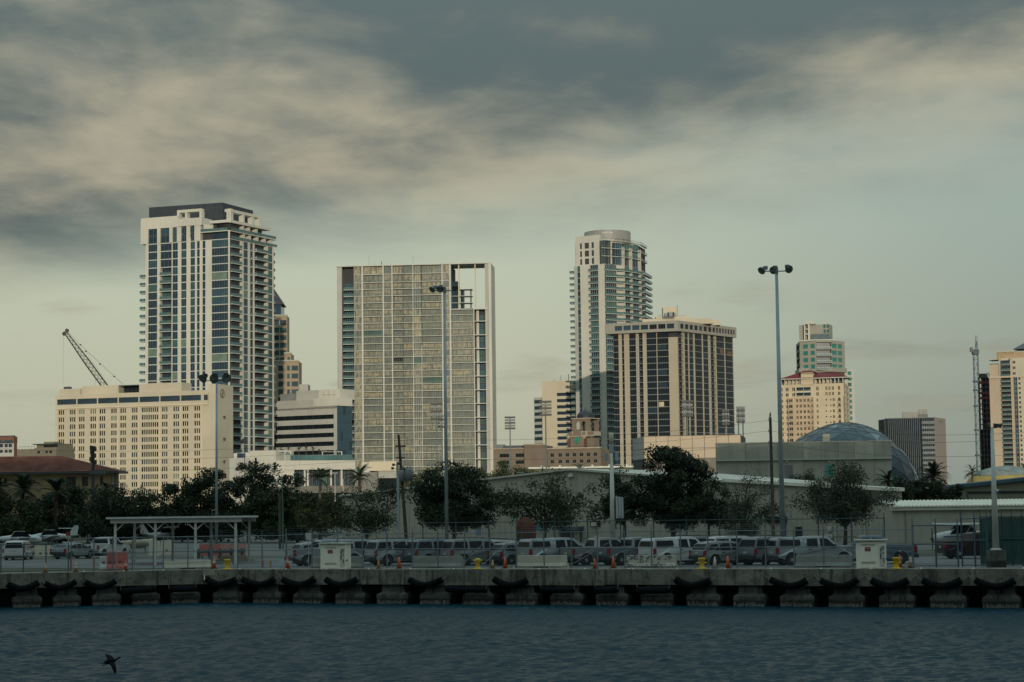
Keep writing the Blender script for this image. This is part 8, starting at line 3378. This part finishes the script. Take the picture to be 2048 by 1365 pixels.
# hollow concrete blocks
for px, lab in ((1022, 'hollow concrete block left of the cream barrier'), (1131, 'hollow concrete block at the right end of the cream barrier')):
    p = quay(px, 2.8)
    root = thing('hollow_block', lab, 'block', (p.x, p.y, DECK), None, QANG)
    WO[root.name] = Vector((0, 0, 0))
    mb = MB()
    for x0, x1 in ((-.2, -.16), (-.02, .02), (.16, .2)):
        mb.box(x0, x1, -.1, .1, .032, .168)
    mb.box(-.2, .2, -.101, .101, 0, .032).box(-.2, .2, -.101, .101, .168, .2)
    inst('shell', mb.mesh('shell', M_BARW), root)

# white studs along the quay edge
stud = MB().lathe([(.05, 0), (.05, .04), (.03, .07), (.005, .075)], 10).mesh('edge_stud', mat('white stud', (.75, .74, .68), .5))
for px in (168, 248, 327, 480, 572, 653, 737, 821, 907, 1078, 1169, 1257, 1266, 1354, 1449, 1541, 1641, 1740, 1841, 1945, 2045):
    p = quay(px, .12) if px > 411 else FL.p(lup(px, .12), -.17).xy
    o = inst('edge_stud', stud, None, (p.x, p.y, DECK + .004))
    tag(o, 'small white stud on the very edge of the quay', 'stud', 'white studs along the quay edge')

# ------------------------------------------------------------------ white shelter
def shelter():
    Y0, Y1 = 158, 166
    xl, xr = at(222, 1037, Y0).x, at(484, 1037, Y0).x
    root = thing('open_shelter', 'long white open-sided shelter with a flat roof on braced posts', 'shelter', ((xl + xr) / 2, (Y0 + Y1) / 2, DECK))
    zr = at(350, 1036.5, Y0).z
    M = mat('white shelter paint', (.50, .51, .47), .6, var=.06)
    MB().box(xl - .3, xr + .2, Y0 - .5, Y1 + .5, zr - .02, zr + .12).build('roof', M, root)
    MB().box(xl, xr, Y0 - .25, Y0 - .1, zr - .36, zr - .03).build('fascia_beam', M, root)
    MB().box(xl, xr, Y1 + .1, Y1 + .25, zr - .36, zr - .03).build('fascia_beam', M, root)
    n = 4
    for Yp in (Y0, Y1):
        for i in range(n):
            x = lerp(xl + .35, xr - .5, i / (n - 1))
            MB().box(x - .09, x + .09, Yp - .09, Yp + .09, DECK, zr - .37 if False else zr - .03).build('post', M, root)
            for s in (-1, 1):
                if (i == 0 and s < 0) or (i == n - 1 and s > 0):
                    continue
                MB().tube((x, Yp, zr - 1.0), (x + s * .7, Yp, zr - .34), .05, n=6).build('brace', M, root)


shelter()


# ------------------------------------------------------------------ things under and around the shelter
def plastic_barrier(px0, px1, q, m, lab, h=1.0):
    a, b = lup(px0, q), lup(px1, q)
    c = FL.p((a + b) / 2, -q, DECK)
    root = thing('plastic_barrier', lab, 'barrier', c, 'plastic road barriers by the shelter', FL.ang)
    WO[root.name] = Vector((0, 0, 0))
    hl = (b - a) / 2
    mb = MB()
    prof = [(-.28, 0), (-.28, .2), (-.13, .45), (-.10, h), (.10, h), (.13, .45), (.28, .2), (.28, 0)]
    n = len(prof)
    mb.add([(-hl * 1.0, y, z) for y, z in prof] + [(hl * .96, y, z) for y, z in prof], [tuple(range(n)), tuple(range(2 * n - 1, n - 1, -1))] + [(i, n + i, n + (i + 1) % n, (i + 1) % n) for i in range(n)])
    o = inst('shell', mb.mesh('shell', m), root)
    bv = o.modifiers.new('soft', 'BEVEL')
    bv.width, bv.segments = .04, 2
    for x in (-hl * .45, hl * .45):
        inst('slot', MB().box(x - .09, x + .09, -.135, -.1, .5, .62).mesh('slot', M_LAMPD), root)
    return root


M_PR = mat('faded red plastic', (.42, .12, .10), .6, var=.15)
M_PW = mat('white plastic', (.50, .50, .46), .6, var=.1)
plastic_barrier(200, 224, 3.3, M_PW, 'white plastic barrier left of the red ones', 1.0)
plastic_barrier(214, 232, 2.6, M_PR, 'tall faded red plastic barrier beside the shelter post', 1.35)
plastic_barrier(233, 256, 3.6, M_PR, 'wide faded red plastic barrier under the shelter roof edge', 1.3)
for k, (px0, px1, py, lab) in enumerate(((48, 72, 1116, 'pale concrete wall block right of the white minivan'), (73, 98, 1116, 'pale concrete wall block left of the silver hatchback'),
                                         (298, 318, 1112, 'pale concrete block with a hole under the shelter'), (322, 344, 1110, 'pale concrete block behind the gate posts'))):
    a, b = ground(px0, py), ground(px1, py)
    mb = MB()
    h = 1.15 if k < 2 else 1.45
    c = ((a.x + b.x) / 2, a.y, DECK)
    root = thing('wall_block', lab, 'barrier', c, 'pale concrete wall blocks on the left')
    WO[root.name] = Vector((0, 0, 0))
    hl = (b.x - a.x) / 2
    o = inst('block', MB().hexa([(-hl, -.3, 0), (hl, -.3, 0), (hl, .3, 0), (-hl, .3, 0), (-hl * .97, -.15, h), (hl * .97, -.15, h), (hl * .97, .15, h), (-hl * .97, .15, h)]).mesh('block', M_BARW), root)
    for x in ((-.25, .3) if k < 2 else (0.0,)):
        inst('lifting_hole', MB().box(x - .1, x + .1, -.32, -.2, .38, .5).mesh('lifting_hole', M_LAMPD), root)

# orange posts
for px, lab in ((142, 'orange post at the left end of the gate'), (188, 'orange post left of the white plastic barrier'), (526, 'short orange post left of the leftmost pickup'), (541, 'second short orange post left of the leftmost pickup')):
    F_, u_ = (FL, lup(px, 2.3)) if px < 411 else (FQ, qup(px, 4.4))
    p = F_.p(u_, -2.3 if px < 411 else -4.4, DECK)
    hgt = .95 if px < 411 else .55
    mb = MB().lathe([(.075, 0), (.075, hgt - .04), (.05, hgt), (.005, hgt + .01)], 12, (p.x, p.y, DECK))
    mb.make('orange_post', mat('orange post paint', (.50, .17, .03), .6, var=.15), lab, 'post', 'orange posts')


def left_clutter():
    # red and white warning sign
    p = at(136.5, 1071, 168)
    root = thing('warning_sign', 'small red and white sign on a post left of the shelter', 'sign', (p.x, 168, DECK))
    MB().tube((p.x, 168.05, DECK), (p.x, 168.05, p.z + .2), .035, n=6).build('post', M_STEEL, root)
    MB().box(p.x - .19, p.x + .19, 167.97, 168, p.z - .05, p.z + .27).build('red_panel', M_SIGNR, root)
    MB().box(p.x - .19, p.x + .19, 167.97, 168, p.z - .28, p.z - .06).build('white_panel', M_PW, root)
    mb = MB()
    for i in range(2):
        mb.box(p.x - .13, p.x + .13, 167.95, 167.968, p.z - .14 - .08 * i, p.z - .11 - .08 * i)
    mb.build('sign_lettering', M_SIGNR, root)
    # guard rail with red and white boards behind
    a, b = ground(388, 1118), ground(495, 1116)
    Y = a.y
    root = thing('guard_rail', 'dark steel guard rail in front of the red and white boards', 'guard rail', ((a.x + b.x) / 2, Y, DECK))
    M_ = mat('dark guard steel', (.055, .075, .085), .5, .3)
    MB().box(a.x, b.x, Y - .1, Y + .02, DECK + .48, DECK + .78).build('rail', M_, root)
    for i in range(5):
        x = lerp(a.x + .4, b.x - .3, i / 4)
        MB().box(x - .12, x + .12, Y + .03, Y + .2, DECK, DECK + .86).build('post', M_, root)
    for k, (x0, x1, m_, lab) in enumerate(((388, 398, M_PW, 'white end board of the red and white hoarding'), (399, 442, M_PR, 'left faded red hoarding board under the shelter'), (443, 492, mat('pink hoarding', (.42, .22, .19), .7, var=.2), 'right faded pink hoarding board under the shelter'))):
        p0, p1 = at(x0, 1100, Y + 2), at(x1, 1100, Y + 2)
        root = thing('hoarding_board', lab, 'board', ((p0.x + p1.x) / 2, Y + 2, DECK), 'hoarding boards under the shelter')
        MB().box(p0.x, p1.x - .02, Y + 1.95, Y + 2.05, DECK + .2, DECK + 1.25).build('board', m_, root)
        for x in (p0.x + .2, p1.x - .25):
            MB().box(x - .05, x + .05, Y + 2.05, Y + 2.4, DECK, DECK + .9).build('foot', M_, root)
    # boat on a stand
    p = ground(278, 1108)
    root = thing('boat_on_stand', 'cream boat hull propped on a stand under the shelter', 'boat', (p.x, p.y, DECK), None, R(20))
    WO[root.name] = Vector((0, 0, 0))
    mb = MB()
    mb.smooth = True
    st = []
    for i in range(9):
        t = i / 8
        x = -1.7 + 3.4 * t
        bw = .95 * (1 - max(0, (t - .45) / .55) ** 2.2)
        kz = .55 + .55 * max(0, (t - .5) / .5) ** 2
        st.append([(x, -bw, 1.35 + .2 * t), (x, -bw * .85, .95 + .1 * t), (x, 0, kz), (x, bw * .85, .95 + .1 * t), (x, bw, 1.35 + .2 * t)])
    vs = [q for s in st for q in s]
    fs = []
    for i in range(8):
        for j in range(4):
            fs.append((i * 5 + j, (i + 1) * 5 + j, (i + 1) * 5 + j + 1, i * 5 + j + 1))
        fs.append((i * 5 + 4, (i + 1) * 5 + 4, (i + 1) * 5, i * 5))
    fs.append((0, 1, 2, 3, 4))
    mb.add(vs, fs)
    inst('hull', mb.mesh('hull', mat('cream gelcoat', (.50, .46, .34), .4)), root)
    inst('windscreen', MB().hexa([(-.2, -.6, 1.48), (.3, -.6, 1.5), (.3, .6, 1.5), (-.2, .6, 1.48), (-.3, -.5, 1.95), (-.1, -.5, 1.97), (-.1, .5, 1.97), (-.3, .5, 1.95)]).mesh('windscreen', M_CGLASS), root)
    for x in (-1.1, .7):
        inst('stand', MB().box(x - .06, x + .06, -.5, .5, .0, .12).box(x - .05, x + .05, -.5, -.4, .12, .95).box(x - .05, x + .05, .4, .5, .12, .95).box(x - .05, x + .05, -.06, .06, .12, .62).mesh('stand', M_STEEL), root)
    # stacked yellow timber left of the pickup
    p0, p1 = ground(432, 1123), ground(520, 1120)
    for k in range(3):
        mb = MB().box(p0.x + .2 * k, p1.x - .3 * k, p0.y - .25, p0.y + .25 - .08 * k, DECK + .02 + .16 * k, DECK + .16 + .16 * k)
        mb.make('timber_baulk', mat('pale timber', (.34, .29, .19), .9, var=.2, streak=.2), ['lowest pale timber baulk right of the first yellow bollard', 'middle pale timber baulk right of the first yellow bollard', 'top pale timber baulk right of the first yellow bollard'][k], 'timber', 'stacked timber baulks')
    # orange skip-like tarp behind the capped pickup
    p = at(1052, 1060, 176)
    root = thing('covered_trailer', 'rusty orange covered trailer behind the capped pickup', 'trailer', (p.x, 176, DECK))
    mb = MB()
    mb.smooth = True
    prof = [(-.85, .5), (-.85, 2.6), (-.6, 3.1), (0, 3.35), (.6, 3.1), (.85, 2.6), (.85, .5)]
    n = len(prof)
    mb.add([(p.x + x, 175, DECK + z) for x, z in prof] + [(p.x + x, 178, DECK + z) for x, z in prof], [tuple(range(n)), tuple(range(2 * n - 1, n - 1, -1))] + [(i, n + i, n + (i + 1) % n, (i + 1) % n) for i in range(n)])
    mb.build('cover', mat('rust orange cover', (.13, .038, .02), .9, var=.3), root)
    for y in (175.5, 177.5):
        for s in (-1, 1):
            MB().lathe([(.1, -.1), (.3, -.1), (.3, .1), (.1, .1)], 14, (p.x + s * .7, y, DECK + .3), 'x').build('wheel', M_TYRE, root)
    MB().box(p.x - .75, p.x + .75, 175, 178, DECK + .4, DECK + .52).build('chassis', M_TRIM, root)
    # blue and white sign plates on posts
    for px, py, Y, m_, lab in ((957, 1065, 158, mat('blue plate', (.12, .20, .30), .6), 'pale blue sign plate behind the fence near the middle'), (617, 1073, 140, M_PW, 'small white plate on the fence above the leftmost pickup'),
                               (1076, 1057, 172, mat('teal plate', (.03, .16, .22), .6), 'small teal sign beside the rusty trailer'), (1194, 1083, 136, M_PW, 'white sheet fixed to the fence beside the open-bed pickup')):
        q = at(px, py, Y)
        root = thing('sign_plate', lab, 'sign', (q.x, Y, DECK))
        MB().tube((q.x, Y + .04, DECK), (q.x, Y + .04, q.z + .2), .03, n=6).build('post', M_STEEL, root)
        hh = .38 if px == 1194 else .24
        MB().box(q.x - .19, q.x + .19, Y - .015, Y + .01, q.z - hh, q.z + hh).build('plate', m_, root)


left_clutter()

# ------------------------------------------------------------------ light aircraft
M_PLANE = mat('white aircraft paint', (.40, .42, .41), .4, 0, var=.05)
M_PSTR = mat('blue aircraft stripe', (.06, .10, .22), .4)


def plane_parts(root, high):
    I = lambda nm, mb, m: inst(nm, mb.mesh(nm, m), root)
    mb = MB()
    mb.smooth = True
    st = [(-3.9, .10, 1.25), (-2.6, .26, 1.2), (-1.0, .52, 1.15), (.2, .60, 1.15), (1.4, .55, 1.1), (2.3, .45, 1.02), (2.75, .30, 1.0)]
    ring = 12
    vs = []
    for x, r, z in st:
        for i in range(ring):
            a = 2 * math.pi * i / ring
            vs.append((x, math.cos(a) * r * .95, z + math.sin(a) * r * 1.05))
    fs = [(j * ring + i, j * ring + (i + 1) % ring, (j + 1) * ring + (i + 1) % ring, (j + 1) * ring + i) for j in range(len(st) - 1) for i in range(ring)]
    fs += [tuple(range(ring - 1, -1, -1)), tuple(range((len(st) - 1) * ring, len(st) * ring))]
    mb.add(vs, fs)
    I('fuselage', mb, M_PLANE)
    zc = 1.72
    I('cabin', MB().hexa([(-1.2, -.5, 1.5), (1.35, -.5, 1.4), (1.35, .5, 1.4), (-1.2, .5, 1.5), (-.7, -.42, 2.12), (.55, -.42, 2.12), (.55, .42, 2.12), (-.7, .42, 2.12)]), M_CGLASS)
    I('cabin_roof', MB().box(-.75, .6, -.44, .44, 2.12, 2.17), M_PLANE)
    wz = 2.2 if high else .88
    dih = .08 if high else .45
    for s in (-1, 1):
        mb = MB().hexa([(-.7, 0, wz), (.85, 0, wz), (.7, s * 5.3, wz + dih), (-.5, s * 5.3, wz + dih), (-.7, 0, wz + .16), (.75, 0, wz + .18), (.6, s * 5.3, wz + dih + .08), (-.5, s * 5.3, wz + dih + .06)])
        I('wing', mb, M_PLANE)
        if high:
            I('wing_strut', MB().tube((.2, s * .5, .85), (.2, s * 2.6, wz + .04), .05, n=6), M_PLANE)
        I('stabiliser', MB().hexa([(-3.95, 0, 1.3), (-3.1, 0, 1.3), (-3.3, s * 1.6, 1.33), (-3.95, s * 1.6, 1.33), (-3.95, 0, 1.37), (-3.1, 0, 1.37), (-3.3, s * 1.6, 1.38), (-3.95, s * 1.6, 1.38)]), M_PLANE)
        I('main_leg', MB().tube((-.2, s * .4, .9), (-.2, s * 1.1, .25), .05, n=6), M_PLANE)
        I('wheel', MB().lathe([(.06, -.07), (.2, -.07), (.2, .07), (.06, .07)], 12, (-.2, s * 1.12, .2), 'y'), M_TYRE)
    I('fin', MB().hexa([(-4.1, -.04, 1.3), (-2.7, -.04, 1.3), (-2.7, .04, 1.3), (-4.1, .04, 1.3), (-4.25, -.03, 2.75), (-3.65, -.03, 2.75), (-3.65, .03, 2.75), (-4.25, .03, 2.75)]), M_PLANE)
    I('nose_leg', MB().tube((2.1, 0, .8), (2.1, 0, .22), .045, n=6), M_PLANE)
    I('wheel', MB().lathe([(.06, -.06), (.17, -.06), (.17, .06), (.06, .06)], 12, (2.1, 0, .17), 'y'), M_TYRE)
    mb = MB().lathe([(.16, 0), (.12, .18), (.02, .3)], 10, (2.74, 0, 1.0), 'x')
    mb.hexa([(2.8, -.07, 1.0), (2.85, -.07, 1.0), (2.85, .07, 1.0), (2.8, .07, 1.0), (2.8, -.05, 1.9), (2.85, -.05, 1.9), (2.85, .05, 1.9), (2.8, .05, 1.9)])
    mb.hexa([(2.8, -.05, .1), (2.85, -.05, .1), (2.85, .05, .1), (2.8, .05, .1), (2.8, -.07, 1.0), (2.85, -.07, 1.0), (2.85, .07, 1.0), (2.8, .07, 1.0)])
    I('propeller', mb, M_LAMPD)
    for s in (-1, 1):
        I('stripe', MB().box(-1.4, 2.0, s * .58 - .012, s * .58 + .012, 1.14, 1.24), M_PSTR)


PP = {}
for px, Y, high, rz, lab in ((6, 330, False, 172, 'low-wing white aircraft cut by the left edge'), (40, 262, False, 20, 'white aircraft tail behind the white minivan'),
                             (98, 290, False, 205, 'white low-wing aircraft behind the silver hatchback'), (100, 330, True, 250, 'dark-shaded aircraft under the trees behind the hatchback'), (188, 300, True, 262, 'white high-wing aircraft left of the shelter'),
                             (268, 320, True, 215, 'white aircraft nose showing at the left end of the shelter'), (300, 330, True, 165, 'white high-wing aircraft under the left half of the shelter'),
                             (336, 300, True, 20, 'white high-wing aircraft behind the middle of the shelter'), (376, 330, True, 200, 'white aircraft behind the second shelter bay'),
                             (408, 340, False, 185, 'white low-wing aircraft under the right half of the shelter'), (452, 300, True, 340, 'white aircraft behind the right shelter post'), (482, 330, True, 250, 'white aircraft just right of the shelter'),
                             (598, 280, True, 10, 'white aircraft behind the thin green post'), (640, 300, True, 190, 'white high-wing aircraft behind the leftmost pickup'), (1925, 178, True, 190, 'white high-wing aircraft behind the sliding gate')):
    p = at(px, 1080, Y)
    if high not in PP:
        root = thing('light_aircraft', lab, 'aircraft', (p.x, Y, DECK), 'light aircraft on the apron', R(rz))
        WO[root.name] = Vector((0, 0, 0))
        plane_parts(root, high)
        PP[high] = root
    else:
        copy_tree(PP[high], None, (p.x, Y, DECK), R(rz), lab)


# ------------------------------------------------------------------ flying cormorant over the water
def cormorant():
    Yb = 79.0
    c = at(222, 1325, Yb)
    root = thing('flying_bird', 'black cormorant flying low over the water at the lower left', 'bird', (c.x, Yb, c.z))
    M = mat('black plumage', (.003, .0035, .004), .9, spec=.1)
    mb = MB()
    mb.smooth = True
    # body chain from tail (left) to head (right), as one skin
    ch = [((-.26, 0, -.02), .015), ((-.18, 0, .00), .05), ((-.05, 0, .02), .085), ((.08, 0, .03), .07), ((.15, 0, .06), .035), ((.20, 0, .10), .025), ((.235, 0, .135), .026), ((.262, 0, .145), .030), ((.285, 0, .145), .018), ((.34, 0, .140), .006)]
    ring = 8
    vs = []
    for (x, y, z), r in ch:
        for i in range(ring):
            a = 2 * math.pi * i / ring
            vs.append((x, y + math.cos(a) * r, z + math.sin(a) * r))
    fs = [(j * ring + i, j * ring + (i + 1) % ring, (j + 1) * ring + (i + 1) % ring, (j + 1) * ring + i) for j in range(len(ch) - 1) for i in range(ring)]
    fs += [tuple(range(ring - 1, -1, -1)), tuple(range((len(ch) - 1) * ring, len(ch) * ring))]
    # tail fan, feet and the two wings join the same body
    mb.add(vs, fs)
    mb.add([(-.20, -.02, 0), (-.20, .02, 0), (-.36, .06, -.03), (-.38, 0, -.045), (-.36, -.06, -.03), (-.20, 0, -.02)], [(0, 1, 2, 3, 4), (5, 3, 2, 1), (5, 0, 4, 3), (5, 1, 0)])
    def wing(pts, th=.012):
        n = len(pts)
        mb.add([Vector(p) + Vector((0, 0, th)) for p in pts] + [Vector(p) - Vector((0, 0, th)) for p in pts],
               [tuple(range(n)), tuple(range(2 * n - 1, n - 1, -1))] + [(i, n + i, n + (i + 1) % n, (i + 1) % n) for i in range(n)])
    # near wing swept down towards the camera, far wing up and back
    wing([(.10, -.05, .03), (.20, -.22, -.10), (.265, -.42, -.26), (.26, -.52, -.34), (.20, -.46, -.30), (.13, -.34, -.22), (.06, -.22, -.12), (-.08, -.06, .01)])
    wing([(.08, .05, .05), (.02, .25, .14), (-.12, .42, .20), (-.30, .52, .22), (-.24, .40, .17), (-.18, .26, .12), (-.12, .07, .03)])
    mb.tube((-.12, -.03, -.05), (-.22, -.03, -.10), .012, .01, 5).tube((-.22, -.03, -.10), (-.28, -.03, -.09), .02, .008, 5)
    inst('body', mb.mesh('body', M), root)
    root.scale = (1.2, 1.2, 1.2)


cormorant()
